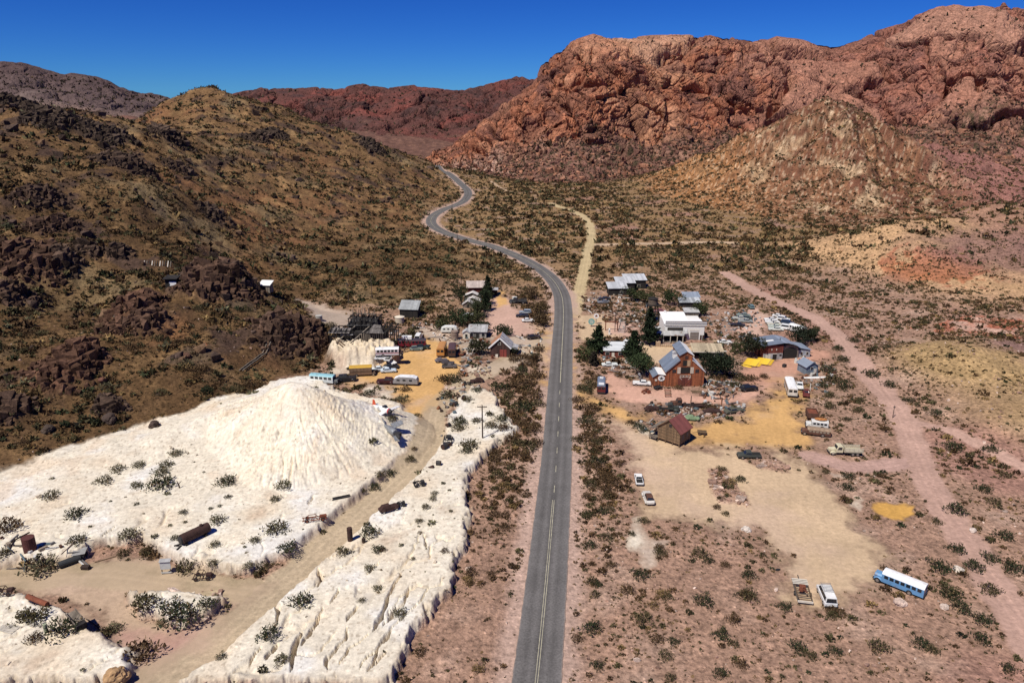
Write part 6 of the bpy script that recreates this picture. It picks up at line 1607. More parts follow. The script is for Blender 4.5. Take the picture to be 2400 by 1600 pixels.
boulder('dark rock left of the round dark boulder on the hill foot', 113, 1010, 1.5, (.08, .055, .04)); boulder('reddish rock on the slope above the hill foot bushes', 240, 892, 1.2, (.16, .07, .045)); boulder('small reddish rock beside the sandy hill scar', 438, 837, 1.3, (.13, .065, .04))
boulder('white boulder beside the pink track right of the blue bus', 2247, 1338, .9, (.62, .54, .46)); boulder('white boulder at the edge of the stony island in the tan lot', 1749, 1243, .9, (.62, .54, .46)); boulder('pale boulder below the rear of the blue bus', 2213, 1424, .7, (.6, .48, .4)); boulder('pale flat boulder in front of the tan lot edge', 2108, 1415, 1.0, (.58, .44, .36)); boulder('small pale boulder on the pink slope above the blue bus', 2280, 1245, .7, (.6, .5, .43))
boulder('large orange boulder at the foot of the red mountain spur', 1470, 1 + 288, 9.0, (.40, .19, .10)) if False else None
o = MB().ball((0, 0, 0), .55, .3, .12, 10, 5).build('tyre', TYRE); single(o, 'dark tyre lying at the left edge of the tan lot', 'tyre', G(1823, 1335) + Vector((0, 0, .1)), 20)
def dead_tree():
    rt = root('dead_tree', 'small dark leaning dead tree stump right of the big tailings bush', 'dead tree', G(421, 1143), 0, mark='dead tree stump')
    MB().cyl((0, 0, -.1), (-.1, 0, 1.0), .16, .12, n=8).build('trunk', DRUST, rt); MB().cyl((-.1, 0, .9), (-.45, .1, 1.7), .11, .04, n=7).build('limb', DRUST, rt); MB().cyl((-.08, 0, .9), (.5, .2, 1.5), .09, .03, n=7).build('limb', DRUST, rt)
dead_tree()
# ================================================================ poles and signs
def pole(label, px, py, h, arm=1.6, tilt=0, name='power_pole', mark=None, r=.13):
    rt = root(name, label, 'pole', G(px, py), tilt, None, mark)
    MB().cyl((0, 0, -.5), (0, 0, h), r * 1.15, r * .8, n=10).build('shaft', POLEW, rt)
    if arm:
        ca = MB().box(0, -.02, h - .55, arm, .14, .16).build('crossarm', POLEW, rt)
        for x in (-.45, -.2, .2, .45): MB().cyl((x * arm, 0, h - .387), (x * arm, 0, h - .2), .05, n=8).build('insulator', CHROME, ca)
    return rt
pole('wooden power pole with crossarm on the white bank left of the road', 1131, 1026, 8.4, 2.3, 0, mark='wooden power pole', r=.16)
pole('bare dark pole standing behind the brown plank house', 1617, 971, 5.2, 0, name='bare_pole', mark='bare pole', r=.14)
pole('reddish pole with crossarm at the right corner of the tan ramada', 1684, 822, 7.0, 1.2, 30, r=.12); pole('pale tall flag pole in front of the water tower', 1520, 768, 8.5, 0, name='flag_pole', r=.09)
pole('dark pole on the junk ground left of the white store', 1441, 777, 6.2, .9, 20, r=.12); pole('thin sign post on the wide pink track', 2092, 979, 3.4, .5, 0, name='sign_post', r=.09, mark='thin post on the pink track')
pole('power pole where the far road bends at the valley head', 1060, 499, 11, 2.0, 0); pole('slim power pole beside the far road below the first bend', 1072, 571, 10, 1.6, 0); pole('power pole on the scrub slope left of the red house', 1081, 668, 11, 1.6, 10); pole('power pole on the slope behind the blackened mill', 872, 700, 11, 1.6, 10); pole('power pole on the flat behind the left end of the mill', 818, 716, 9, 1.4, 10); pole('far power pole near the top of the visible road', 1012, 392, 12, 2.0, 0)
def round_sign(label, px, py, h, r, m, mark=None, star=False):
    rt = root('round_sign', label, 'sign', G(px, py), -8, None, mark)
    MB().cyl((0, .1, -.3), (0, .1, h), .08, n=8).build('post', POLEW, rt)
    MB().cyl((0, .02, h), (0, -.10, h), r, n=24).build('sign_disc', m, rt)
    if star:
        pts = [(( .72 if i % 2 == 0 else .3) * r * math.cos(math.pi / 2 + i * math.pi / 5), -.115, h + (.72 if i % 2 == 0 else .3) * r * math.sin(math.pi / 2 + i * math.pi / 5)) for i in range(10)]
        MB().add(pts + [(0, -.15, h)], [(i, (i + 1) % 10, 10) for i in range(10)]).build('star_emblem', RRUST, rt)
    else:
        for z in (-.35, 0, .35): MB().box(0, -.12, h + z * r - .06, r * 1.1, .03, .15).build('sign_stripe', CREAM, rt)
round_sign('round teal sign on a post at the roadside junction', 1386, 766, 2.0, 1.15, mat('teal_sign', (.16, .34, .31), .6, 0, .25), 'teal sign'); round_sign('round white sign with a red star behind the teal sign', 1397, 760, 3.2, .95, WHITEWALL, None, True)
def pump():
    rt = root('petrol_pump', 'white antique petrol pump in the open yard left of the store', 'petrol pump', G(1428, 784), 0, mark='white petrol pump')
    MB().box(0, 0, 0, .6, .45, 1.7).build('body', WHITEWALL, rt, bevel=.06); MB().ball((0, 0, 2.0), .3, .3, .3, 10, 6).build('globe', WHITEROOF, rt); MB().box(0, -.24, 1.1, .4, .03, .35).build('dial', DARKIRON, rt)
pump()
def gate():
    rt = root('timber_gateway', 'rust brown timber gateway frame behind the white petrol pump', 'gateway', G(1433, 774), 0)
    for s in (-1, 1): MB().box(s * 2.1, 0, -.2, .3, .3, 3.2).build('post', RRUST, rt)
    MB().box(0, 0, 3.0, 5.0, .3, .3).build('beam', RRUST, rt)
gate()
def ladder_frame(label, px, py, yaw):
    rt = root('headframe', label, 'headframe', G(px, py), yaw)
    for s in (-1, 1): MB().bar((s * 1.2, -2, 0), (s * .8, 1.6, 3.6), .2).build('leg', WOODDARK, rt)
    for i in range(6): t = i / 6; MB().bar((-1.15 + .35 * t, -2 + 3.6 * t, 3.6 * t + .1), (1.15 - .35 * t, -2 + 3.6 * t, 3.6 * t + .1), .16).build('rung', GALV, rt)
ladder_frame('dark sloping timber headframe with pale rungs left of the tall pine', 1459, 775, -20)
pipe('pink upright sculpture pole', (1460, 742), (1461, 742), .01, RRUST) if False else None
# mine works on the hill
def mine():
    rt = root('mine_portal', 'white doored mine portal with dark timber hood on the hillside', 'mine portal', G(402, 672), 0, mark='mine portal')
    MB().box(0, 1.5, -.5, 4.0, 3.0, 3.4).build('hood', mat('black_timber', (.02, .018, .016), .95, 0, .4), rt); MB().box(.6, -.08, .3, 2.4, .12, 1.5).build('door', WHITEROOF, rt); MB().box(-.6, -.1, .4, .5, .14, .9).build('dark_panel', DARKIRON, rt); MB().slab([(-2.4, -.8, 2.9), (2.4, -.8, 2.9), (2.4, 3.2, 3.4), (-2.4, 3.2, 3.4)], .15).build('roof', WOODDARK, rt)
mine()
def ties():
    rt = root('timber_crib', 'row of pale timber ties standing along a cut on the hillside', 'timber row', G(368, 624), -2)
    for i in range(11): MB().bar((-5 + i * 1.0, 0, -.2), (-4.8 + i * 1.0, .8, 1.9), .34, .2).build('tie', [CREAM, WOODGREY, WOODDARK][i % 3], rt)
ties()
a, b_ = G(640, 768), G(565, 872)
rt = root('ore_track', 'straight narrow timber ore track running down the hill', 'ore track', (a + b_) / 2); mid = (a + b_) / 2
pts = [a.lerp(b_, i / 12) for i in range(13)]
for p in pts: p.z = Zg(p.x, p.y) + .5
for off in (-.5, .5):
    b = MB()
    for i in range(12): b.bar(pts[i] - mid + Vector((off, 0, 0)), pts[i + 1] - mid + Vector((off, 0, 0)), .22)
    b.build('rail', WOODGREY, rt)
for i in range(12): q = pts[i] - mid; MB().bar(q + Vector((-.9, 0, -.1)), q + Vector((.9, 0, -.1)), .25).build('sleeper', WOODDARK, rt)
# ================================================================ small junk in the yards: barrels and crates with places of their own
for i, (px, py, k, lb) in enumerate([(1546, 892, 'drum', 'rusty barrel against the lean-to of the red barn'), (1530, 884, 'drum', 'rusty barrel in the shrubs left of the barn lean-to'), (1866, 850, 'crate', 'white crate before the blue grey shed'), (1872, 836, 'drum', 'pale barrel at the corner of the workshop side shed'),
        (1835, 836, 'crate', 'dark machine crate inside the mouth of the workshop bay'), (1500, 808, 'drum', 'dark barrel by the porch corner of the white store'), (1668, 925, 'crate', 'white box standing beside the pale planks'), (1128, 800, 'crate', 'rusty crate in front of the grey tin shack'),
        (1142, 806, 'drum', 'rusty barrel between the grey tin shack and small dark barn'), (1105, 802, 'crate', 'grey crate in front of the narrow pale shack'), (1154, 840, 'drum', 'red barrel left of the small dark barn doors'), (1865, 846, 'drum', 'white barrel beside the blue grey shed'), (1636, 983, 'crate', 'dark engine crate behind the plank house'),
        (1690, 962, 'drum', 'white barrel in the junk line on the yellow lot'), (1838, 860, 'crate', 'small dark box alone on the orange dirt before the workshop')]):
    m = paint((.62, .6, .55)) if 'white' in lb or 'pale' in lb else (RRUST if 'red' in lb or 'rusty' in lb else DARKIRON)
    rt = root('barrel' if k == 'drum' else 'crate', lb, 'barrel' if k == 'drum' else 'crate', G(px, py), rng.uniform(0, 90))
    if k == 'drum':
        MB().cyl((0, 0, -.05), (0, 0, 1.0), .36, n=14).build('shell', m, rt)
        for z in (.3, .65): MB().cyl((0, 0, z), (0, 0, z + .05), .385, n=14, cap=False).build('hoop', DARKIRON, rt)
    else:
        MB().box(0, 0, -.05, 1.1, .9, .9).build('box_body', m, rt, bevel=.03); MB().box(0, 0, .86, 1.16, .96, .06).build('lid', m, rt)
# ================================================================ vegetation
def leaf_material(name):
    m = bpy.data.materials.new(name); m.use_nodes = True; nt = m.node_tree; b = nt.nodes['Principled BSDF']
    at = nt.nodes.new('ShaderNodeAttribute'); at.attribute_name = 'Col'; nt.links.new(at.outputs['Color'], b.inputs['Base Color'])
    b.inputs['Roughness'].default_value = .8; b.inputs['Specular IOR Level'].default_value = .15
    return m
M_LEAF = leaf_material('dry_foliage')
def leaves(C, s, col, up=.35, var=.35, asp=.5, r=None):
    """little crossed leaf blades at points C of size s; returns vertices, quads, colours"""
    r = r or rng; n = len(C)
    d = r.normal(size=(n, 3)); d[:, 2] = np.abs(d[:, 2]) + up; d /= np.linalg.norm(d, axis=1)[:, None]
    q = r.normal(size=(n, 3)); e = np.cross(d, q); e /= np.linalg.norm(e, axis=1)[:, None] + 1e-9
    s = np.broadcast_to(np.asarray(s, float), (n,))[:, None]
    a = C - e * s * asp * .5; b = C + e * s * asp * .5; c = C + d * s + e * s * asp * .22; f = C + d * s - e * s * asp * .22
    V = np.stack([a, b, c, f], 1).reshape(-1, 3); F = np.arange(n * 4).reshape(-1, 4)
    k = np.asarray(col, float); k = np.broadcast_to(k, (n, 3)) * (1 + r.uniform(-var, var, n))[:, None]
    return V, F, np.repeat(k, 4, axis=0)
def shrub_mesh(name, n, col, seed, spiky=.6, dead=.12):
    r = np.random.default_rng(seed)
    th = r.uniform(0, 2 * np.pi, n); ph = np.arccos(r.uniform(-.05, 1, n)); rad = r.uniform(.25, 1, n) ** .6
    lob = 1 + .22 * np.sin(th * 3 + seed) + .15 * np.sin(th * 5 + 2 * seed)
    P = np.stack([np.cos(th) * np.sin(ph) * rad * lob, np.sin(th) * np.sin(ph) * rad * lob, np.cos(ph) * rad * .72 + .05], 1)
    C = np.tile(np.array(col), (n, 1)); dd = r.random(n) < dead; C[dd] = (.17, .115, .06)
    V, F, K = leaves(P * .88, r.uniform(.09, .21, n), C, .4 * spiky, .45, .5, r)
    st = MB()
    for i in range(7):
        a = i * 2.4 + seed; st.bar((0, 0, -.05), (math.cos(a) * .55, math.sin(a) * .55, .45), .035)
    sv = np.array(st.v); sf = np.array(st.f) + len(V)
    V = np.concatenate([V, sv]); F = np.concatenate([F, sf]); K = np.concatenate([K, np.tile([.10, .07, .045], (len(sv), 1))])
    o = mesh_np(name, V, F, M_LEAF, np.concatenate([K, np.ones((len(K), 1))], 1), smooth=False)
    me = o.data; bpy.data.objects.remove(o); return me
LOOK = [('olive', (.068, .058, .026), 'creosote_bush'), ('dark green', (.030, .036, .016), 'creosote_bush'), ('brown', (.082, .048, .023), 'dry_shrub'), ('grey green', (.105, .096, .052), 'sage_bush'), ('straw', (.19, .125, .052), 'dry_shrub')]
SHRUB = [[shrub_mesh(nm, 300, c, 10 * i + j + 1, .45 + .15 * j) for j in range(4)] for i, (lk, c, nm) in enumerate(LOOK)]

# ---- scatter: candidates over the valley and hills, thinned by what grows where
def scatter(n, r0, r1, a=41.5):
    th = R(a) * rng.uniform(-1, 1, n); rr = np.sqrt(rng.uniform(r0 * r0, r1 * r1, n))
    return np.sin(th) * rr, np.cos(th) * rr
def density(x, y):
    lot, trk, wh, dr, z0 = gl('lot', x, y), gl('trk', x, y), gl('white', x, y), gl('dr', x, y), gl('z0', x, y)
    hill = sstep(1, 6, z0); left = x < -15
    d = np.where(left, .75, np.where(y > 330, 1.25, np.where(y > 235, 1.0, .66)))
    d = np.where(hill > .5, np.where(left, .72, np.where(y < 300, .34, np.where(y > 470, 1.5, .60))), d)
    cl = fbm2(x / 14, y / 14, 3, 301); d = d * np.clip(.75 + 2.3 * cl, .06, 2.0)
    # two dense belts beside the road
    _, par = 0, 0
    bl = sstep(5.5, 7.5, dr) * sstep(19, 12, dr) * sstep(105, 140, y) * sstep(300, 250, y) * (x < 22)
    br = sstep(6.5, 8, dr) * sstep(15, 10, dr) * sstep(125, 150, y) * sstep(190, 175, y) * (x > 10)
    d = np.maximum(d, np.maximum(bl, br) * 1.9)
    d = np.where(gl('isle', x, y) > .4, .7, d)
    d = d * (1 - lot) * (1 - trk) * sstep(3.9, 5.4, dr)
    d = np.where(wh > .4, .055 * (1 - gl('mound', x, y) * .8) * (1 - trk) * sstep(.3, 1, np.abs(cl) + .55), d)
    d = d * (1 - .7 * gl('out', x, y)) * (1 - .5 * gl('rk', x, y))
    return d
# explicit bushes, placed where the photograph shows them: pixel, diameter in pixels, look
BUSH = [(412,1065,40,3),(378,1108,44,3),(376,1140,78,1),(320,1140,36,3),(244,1130,48,3),(276,1102,40,3),(325,1092,36,3),(388,1092,44,3),(120,1165,42,3),(178,1208,50,1),(182,1268,46,0),(100,1335,78,3),(303,1256,52,3),
 (290,1300,36,0),(510,1222,46,3),(409,1262,26,3),(504,1278,34,3),(438,1332,64,0),(500,1322,38,3),(583,1328,34,3),(648,1243,70,3),(675,1287,62,1),(597,1268,34,3),(535,1166,20,1),(515,1186,16,1),(494,1192,15,1),(430,1202,24,1),
 (533,1132,52,1),(664,1140,48,3),(645,1172,34,3),(340,1420,80,0),(405,1425,62,1),(430,1450,88,1),(485,1420,62,1),(385,1462,38,0),(330,1535,92,2),(148,1480,80,1),(60,1450,60,0),(86,1448,62,0),(80,1500,44,2),(20,1240,66,2),(8,1300,40,0),
 (707,1412,66,1),(630,1490,62,1),(660,1548,46,3),(520,1540,34,1),(866,1334,34,3),(886,1380,32,3),(938,1440,40,3),(848,1408,22,0),(806,1296,44,0),(868,1252,56,1),(886,1290,40,1),(896,1290,24,2),(982,1222,26,0),(985,1250,20,2),(1042,1292,28,2),(968,1310,18,0),
 (998,1190,28,0),(1015,1170,26,3),(1018,1158,24,3),(890,1115,40,0),(915,1112,34,1),(962,1078,34,0),(970,1053,22,2),(876,1145,42,1),(850,1152,26,0),(1100,1045,58,0),(1095,1058,40,1),(1078,990,50,1),(1074,1005,46,0),(1118,988,34,0),(1095,938,36,0),(1118,915,36,1),
 (1175,915,58,1),(1192,930,40,0),(1150,1000,40,0),(1175,985,44,1),(1230,900,60,2),(1250,930,60,2),(1262,950,46,0),(1225,960,56,1),(1200,905,46,2),(1258,885,56,2),(1180,1005,44,2),(1225,1000,40,2),(1250,1010,46,2),(1195,1035,60,2),(1240,1050,54,0),(1255,1000,38,2),
 (1205,845,46,2),(1228,838,42,2),(1250,838,38,0),(1262,822,40,2),(1222,870,42,1),(1242,855,44,2),(1062,893,50,1),(1040,892,44,2),(1048,930,46,1),(868,925,46,1),(940,940,46,3),(950,915,34,2),(850,905,20,2),(918,985,40,3),(978,975,24,0),
 (1385,905,50,0),(1400,890,46,2),(1376,918,46,1),(1362,912,40,0),(1355,940,44,2),(1385,960,52,2),(1375,990,56,1),(1395,1000,40,2),(1378,1030,60,2),(1400,1040,46,0),(1400,1085,54,1),(1410,1115,46,2),(1385,1140,50,0),(1420,1150,42,2),(1440,1135,40,2),(1375,1165,34,2),(1410,1200,42,1),(1375,1210,40,0),
 (1380,1208,40,1),(1430,1195,30,0),(1385,1280,40,1),(1430,1325,40,2),(1500,1350,60,1),(1386,1475,58,1),(1470,1385,46,2),(1508,1452,58,0),(1395,1395,34,0),(1400,1370,30,1),(1565,1400,36,0),(1480,1252,26,1),(1508,1222,36,0),(1545,1285,34,2),(1400,1562,40,1),(1540,1500,42,2),(1580,1505,38,1),
 (1640,1300,50,0),(1660,1315,34,1),(1755,1350,44,1),(1748,1395,40,2),(1700,1325,34,2),(1650,1410,54,1),(1752,1400,56,0),(1720,1455,44,2),(1690,1490,54,1),(1720,1510,30,0),(1838,1425,40,1),(1690,1580,46,1),(1570,1590,34,0),(1870,1520,50,1),(1900,1538,34,0),(2060,1520,54,0),(2160,1512,46,1),(2185,1525,36,0),
 (2200,1332,58,1),(2240,1290,44,1),(2225,1390,54,0),(2255,1430,50,1),(2300,1455,46,1),(2320,1385,46,0),(2280,1330,50,1),(2320,1310,44,1),(2372,1335,50,1),(2240,1198,50,1),(2330,1180,40,0),(2356,1260,50,1),(2305,1150,40,1),(2355,1115,36,0),(2195,1225,30,0),(2300,1500,44,1),(2365,1570,40,1),(1990,1118,38,1),(1985,1145,42,1),(1935,1108,22,0),
 (1690,1100,28,0),(1735,1125,34,1),(1680,1190,26,2),(1300+400,1205,26,0),(1985,985,30,1),(2015,940,30,0),(2012,965,36,0),(1945,955,36,0),(2085,905,40,1),(2130,940,30,1),(2195,970,40,1),(2150,950,24,0),(2230,1050,50,1),(2320,1055,40,1),(2045,880,50,1),(2080,815,26,1),(2000,800,30,1),(1975,845,40,1),(1965,820,36,1),(1940,870,44,1),(1950,895,52,0),(1975,910,44,1),(1945,930,40,0),(1925,905,40,1),
 (1495,1000,40,1),(1478,992,34,2),(1510,1010,36,1),(1525,955,26,2),(1450,880,30,2),(1375,845,30,0),(1395,855,24,2),(1668,850,34,2),(1735,890,44,0),(1720,905,40,1),(1760,890,44,2),(1790,885,30,2),(1690,888,40,2),(1668,960,44,2),(1655,955,36,0),(1590,910,30,2),(2230,1400,50,1)]
bx, by, bs, bk, bpx = [], [], [], [], []
for px, py, dpx, k in BUSH:
    p = G(px, py); dist = (p - Vector((0, 0, CAM_H))).length
    bx.append(p.x); by.append(p.y); bs.append(dpx / FPX * dist / 2 * .95); bk.append(k)
NX = len(bx)
x1, y1 = scatter(90000, 70, 345); d1 = density(x1, y1); k1 = rng.random(len(x1)) < d1 * .34
x2, y2 = scatter(230000, 345, 1000); d2 = density(x2, y2); k2 = rng.random(len(x2)) < d2 * .6
X = np.concatenate([x1[k1], x2[k2]]); Y = np.concatenate([y1[k1], y2[k2]])
S = np.exp(rng.normal(-.78, .58, len(X))); S = np.clip(S, .14, 1.6)
S = S * np.where(Y > 345, np.where((X > 90) & (Y > 470), 1.15, 1.5), np.where(X < -20, 1.6, 1.0)) * np.where(Y < 130, .85, 1)
dr = gl('dr', X, Y); belt = (dr < 20) & (Y > 105) & (Y < 300); S = np.where(belt, S * 1.35, S)
wh = gl('white', X, Y) > .4
u = rng.random(len(X))
K = np.where(X > 25, np.where(u < .36, 0, np.where(u < .48, 1, np.where(u < .86, 2, 4))), np.where(u < .36, 0, np.where(u < .70, 2, np.where(u < .80, 1, np.where(u < .92, 4, 3)))))
K = np.where(belt & (u > .25), np.where(u > .9, 4, 2), K); K = np.where(wh, np.where(u < .7, 3, 0), K)
# keep clear of the buildings, vehicles and named bushes
keep = np.ones(len(X), bool)
for (lx, ly, _) in LAND: keep &= np.hypot(X - lx, Y - ly) > 2.2
for q in bpy.data.objects:
    if q.parent is None and q.type == 'EMPTY' and 'category' in q.keys():
        ext = max([max(abs(v) for c in ch.bound_box for v in c[:2]) for ch in q.children if ch.type == 'MESH'] or [0])
        if ext > 1.5: keep &= np.hypot(X - q.location.x, Y - q.location.y - (ext * .3 if ext > 3 else 0)) > min(ext * .8, 7)
        elif ext: keep &= np.hypot(X - q.location.x, Y - q.location.y) > ext + .4
for i in range(NX): keep &= np.hypot(X - bx[i], Y - by[i]) > bs[i] * .7
X, Y, S, K = X[keep], Y[keep], S[keep], K[keep]
# how large each shows
def shown(x, y, s):
    zc = CAM_H; dd = np.hypot(np.hypot(x, y), zc); fwd = y * CP + zc * SP; u_ = x / fwd; v_ = (zc * CP - y * SP) / fwd
    inn = (np.abs(u_) * FPX < 1200) & (np.abs(v_) * FPX < 800)
    return np.where(inn, s / dd, 0)
allx = np.concatenate([bx, X]); ally = np.concatenate([by, Y]); alls = np.concatenate([bs, S]); allk = np.concatenate([bk, K]).astype(int)
sh_ = shown(allx, ally, alls); sh_[:NX] *= 3
order = np.argsort(-sh_)[:300]
mass = np.ones(len(allx), bool); mass[order] = False
allz = gl('z', allx, ally)
ORD = ['nearest', 'second nearest', 'third nearest', 'fourth nearest', 'fifth nearest', 'sixth nearest']
used = {}
LA = np.array([(a, b) for a, b, _ in LAND])
for i in order:
    look, col, nm = LOOK[allk[i]]; s = float(alls[i])
    o = bpy.data.objects.new(nm, random.choice(SHRUB[allk[i]])); COL.objects.link(o)
    o.location = (allx[i], ally[i], allz[i] - .04 * s); o.rotation_euler = (0, 0, random.uniform(0, 6.28)); o.scale = (s * random.uniform(.9, 1.15), s * random.uniform(.9, 1.1), s * random.uniform(.85, 1.15))
    dl = np.hypot(LA[:, 0] - allx[i], LA[:, 1] - ally[i]); used[i] = (o, look, np.argsort(dl), dl)
# describe: rank among shrubs of the same look around its closest landmark
near = {}
for i, (o, look, srt, dl) in used.items(): near.setdefault((int(srt[0]), look), []).append((dl[srt[0]], i))
for (l, look), lst in near.items():
    lst.sort(); ph = LAND[l][2]
    for j, (d_, i) in enumerate(lst):
        o = used[i][0]; s = alls[i]
        surf = 'white tailings' if gl('white', allx[i:i + 1], ally[i:i + 1])[0] > .4 else ('dark hillside' if allx[i] < -15 and gl('z0', allx[i:i + 1], ally[i:i + 1])[0] > 2 else 'gravel')
        if j < 6: tag(o, (f'{look} shrub on {surf}, {ORD[j]} {look} one to the {ph}' if len(ph.split()) < 4 else f'{look} shrub, {ORD[j]} to the {ph}'), 'shrub', 'desert shrubs')
        else: tag(o, f'{look} shrub farther out on the ground around the {ph}', 'shrub', f'{look} shrubs around the {ph}')
# the rest as one mass
def scrub(name, idx, nb):
    n = len(idx); xs, ys, zs, ss, ks = allx[idx], ally[idx], allz[idx], alls[idx], allk[idx]
    th = rng.uniform(0, 2 * np.pi, (n, nb)); ph = np.arccos(rng.uniform(0, 1, (n, nb))); rad = rng.uniform(.3, 1, (n, nb)) ** .6
    P = np.stack([np.cos(th) * np.sin(ph) * rad, np.sin(th) * np.sin(ph) * rad, np.cos(ph) * rad * .7], -1) * ss[:, None, None] * .8
    P += np.stack([xs, ys, zs - .03], -1)[:, None]
    C = np.array([c for _, c, _ in LOOK])[ks] * rng.uniform(.55, 1.5, (n, 1)); C = np.repeat(C, nb, 0)
    V, F, Kc = leaves(P.reshape(-1, 3), np.repeat(ss, nb) * rng.uniform(.42, .75, n * nb) * (18 / nb) ** .5, C, .3, .4, .66)
    return V, F, Kc
mi = np.where(mass & (sh_ >= 0))[0]; dd = np.hypot(allx[mi], ally[mi])
parts = [scrub('a', mi[dd < 180], 46), scrub('b', mi[(dd >= 180) & (dd < 345)], 24), scrub('c', mi[dd >= 345], 9)]
# low tufts between the shrubs
xt, yt = scatter(110000, 72, 420); dt = density(xt, yt) * np.where(gl('white', xt, yt) > .4, .35, 1); kt = rng.random(len(xt)) < dt * np.where(yt > 260, .5, .85); xt, yt = xt[kt], yt[kt]
nt_ = len(xt); st_ = rng.uniform(.10, .30, nt_) * np.where(yt > 150, 1.4, 1) * np.where(yt > 260, 1.5, 1); zt = gl('z', xt, yt)
Pt = np.stack([xt, yt, zt], -1)[:, None] + rng.normal(0, .45, (nt_, 7, 3)) * st_[:, None, None] * np.array([1, 1, .3]); Pt[:, :, 2] = np.maximum(Pt[:, :, 2], zt[:, None] - .02)
Ct = np.array([(.075, .05, .025), (.05, .045, .02), (.15, .10, .045), (.10, .062, .03)])[rng.integers(0, 4, nt_)]
parts.append(leaves(Pt.reshape(-1, 3), np.repeat(st_, 7) * 1.2, np.repeat(Ct, 7, 0), .3, .35, .6))
V = np.concatenate([p[0] for p in parts]); Kc = np.concatenate([p[2] for p in parts]); F = np.arange(len(V)).reshape(-1, 4)
o = mesh_np('scrub', V, F, M_LEAF, np.concatenate([Kc, np.ones((len(Kc), 1))], 1), smooth=False)
tag(o, 'countless small dry desert shrubs dotting the valley floor and hills', 'scrub', kind='stuff')
print('shrubs', len(allx), 'faces', len(F))

# ---- angular rocks: faceted blocks baked into one mesh per outcrop or per field of stones
def hull_rocks(k):
    out = []
    for i in range(k):
        q = np.random.default_rng(500 + i); P = np.array([(a, b_, c) for a in (-1, 1) for b_ in (-1, 1) for c in (-1, 1)]) * np.array([1, q.uniform(.5, .9), q.uniform(.55, 1.0)]) * q.uniform(.35, 1.0, (8, 3)) + q.normal(0, .12, (8, 3))
        bm = bmesh.new(); [bm.verts.new(p) for p in P]; bmesh.ops.convex_hull(bm, input=bm.verts); bmesh.ops.triangulate(bm, faces=bm.faces)
        bm.verts.index_update(); out.append((np.array([v.co[:] for v in bm.verts]), np.array([[v.index for v in f.verts] for f in bm.faces]))); bm.free()
    return out
HULL = hull_rocks(7)
def rocks(x, y, z, s, col, sink=.25, tall=1.0):
    Vs, Fs, Cs, b = [], [], [], 0; n = len(x); which = rng.integers(0, 7, n); a = rng.uniform(0, 6.28, n)
    for h in range(7):
        m = np.where(which == h)[0]
        if not len(m): continue
        P, F = HULL[h]; ca, sa = np.cos(a[m])[:, None], np.sin(a[m])[:, None]
        st = rng.uniform(.75, 1.25, (len(m), 3)) * s[m][:, None]
        X_ = P[None, :, 0] * st[:, :1]; Y_ = P[None, :, 1] * st[:, 1:2]; Z_ = P[None, :, 2] * st[:, 2:] * tall
        V = np.stack([X_ * ca - Y_ * sa + x[m][:, None], X_ * sa + Y_ * ca + y[m][:, None], Z_ + (z[m] + s[m] * sink)[:, None]], -1)
        Fs.append((F[None] + (np.arange(len(m)) * len(P))[:, None, None] + b).reshape(-1, 3)); Vs.append(V.reshape(-1, 3)); Cs.append(np.repeat(col[m], len(P), 0)); b += len(m) * len(P)
    return np.concatenate(Vs), np.concatenate(Fs), np.clip(np.concatenate(Cs), .005, .85)
M_STONE = earth_material('stone', .8, 1.2, .5)
def rock_obj(name, *a, **k):
    V, F, C = rocks(*a, **k); return mesh_np(name, V, F, M_STONE, np.concatenate([C, np.full((len(C), 1), .8)], 1), smooth=False)
# outcrops of the left hills, one thing each
HW = ['near the left edge', 'high on the slope', 'on the ridge line', 'above the tailings', 'beside the mine portal', 'behind the mill']
OUTS = sorted(OUTC, key=lambda e: float(np.hypot(LA[:, 0] - e[0][0], LA[:, 1] - e[0][1]).min()))
for i, ((cx, cy), r, h, c) in enumerate(OUTS):
    if h < 3: continue
    n = int(90 + r * r * 2.6); a = rng.uniform(0, 6.28, n); q = np.sqrt(rng.uniform(0, 1, n)) * r * 1.02
    x, y = cx + np.cos(a) * q * (1 + .3 * np.sin(a * 3 + i)), cy + np.sin(a) * q; s = np.clip(np.exp(rng.normal(.0, .5, n)), .3, 2.2) * (.6 + r / 26) * np.clip(1.35 - .85 * q / r, .3, 2)
    base = np.array([.066, .046, .034]) * (1 - max(c, 0)) + np.array([.10, .052, .033]) * max(c, 0)
    o = rock_obj('rock_outcrop', x, y, gl('z', x, y), s, base[None] * rng.uniform(.55, 1.5, (n, 1)), sink=.15, tall=1.5)
    dl = np.hypot(LA[:, 0] - cx, LA[:, 1] - cy); kk = int(np.argmin(dl))
    tone = 'dark brown' if c < .35 else ('rust brown' if c < .75 else 'reddish')
    size = 'large' if r >= 12 else ('medium' if r >= 8 else 'small')
    used_o = globals().setdefault('USED_O', {}); key = (size, tone, kk); used_o[key] = used_o.get(key, 0) + 1
    o.data.transform(Matrix.Translation((-cx, -cy, -Zg(cx, cy)))); o.location = (cx, cy, Zg(cx, cy))
    tag(o, f'{size} {tone} rock outcrop, {ORD[min(used_o[key] - 1, 5)]} such to the {LAND[kk][2]}', 'rock outcrop', 'rock outcrops on the left hill')
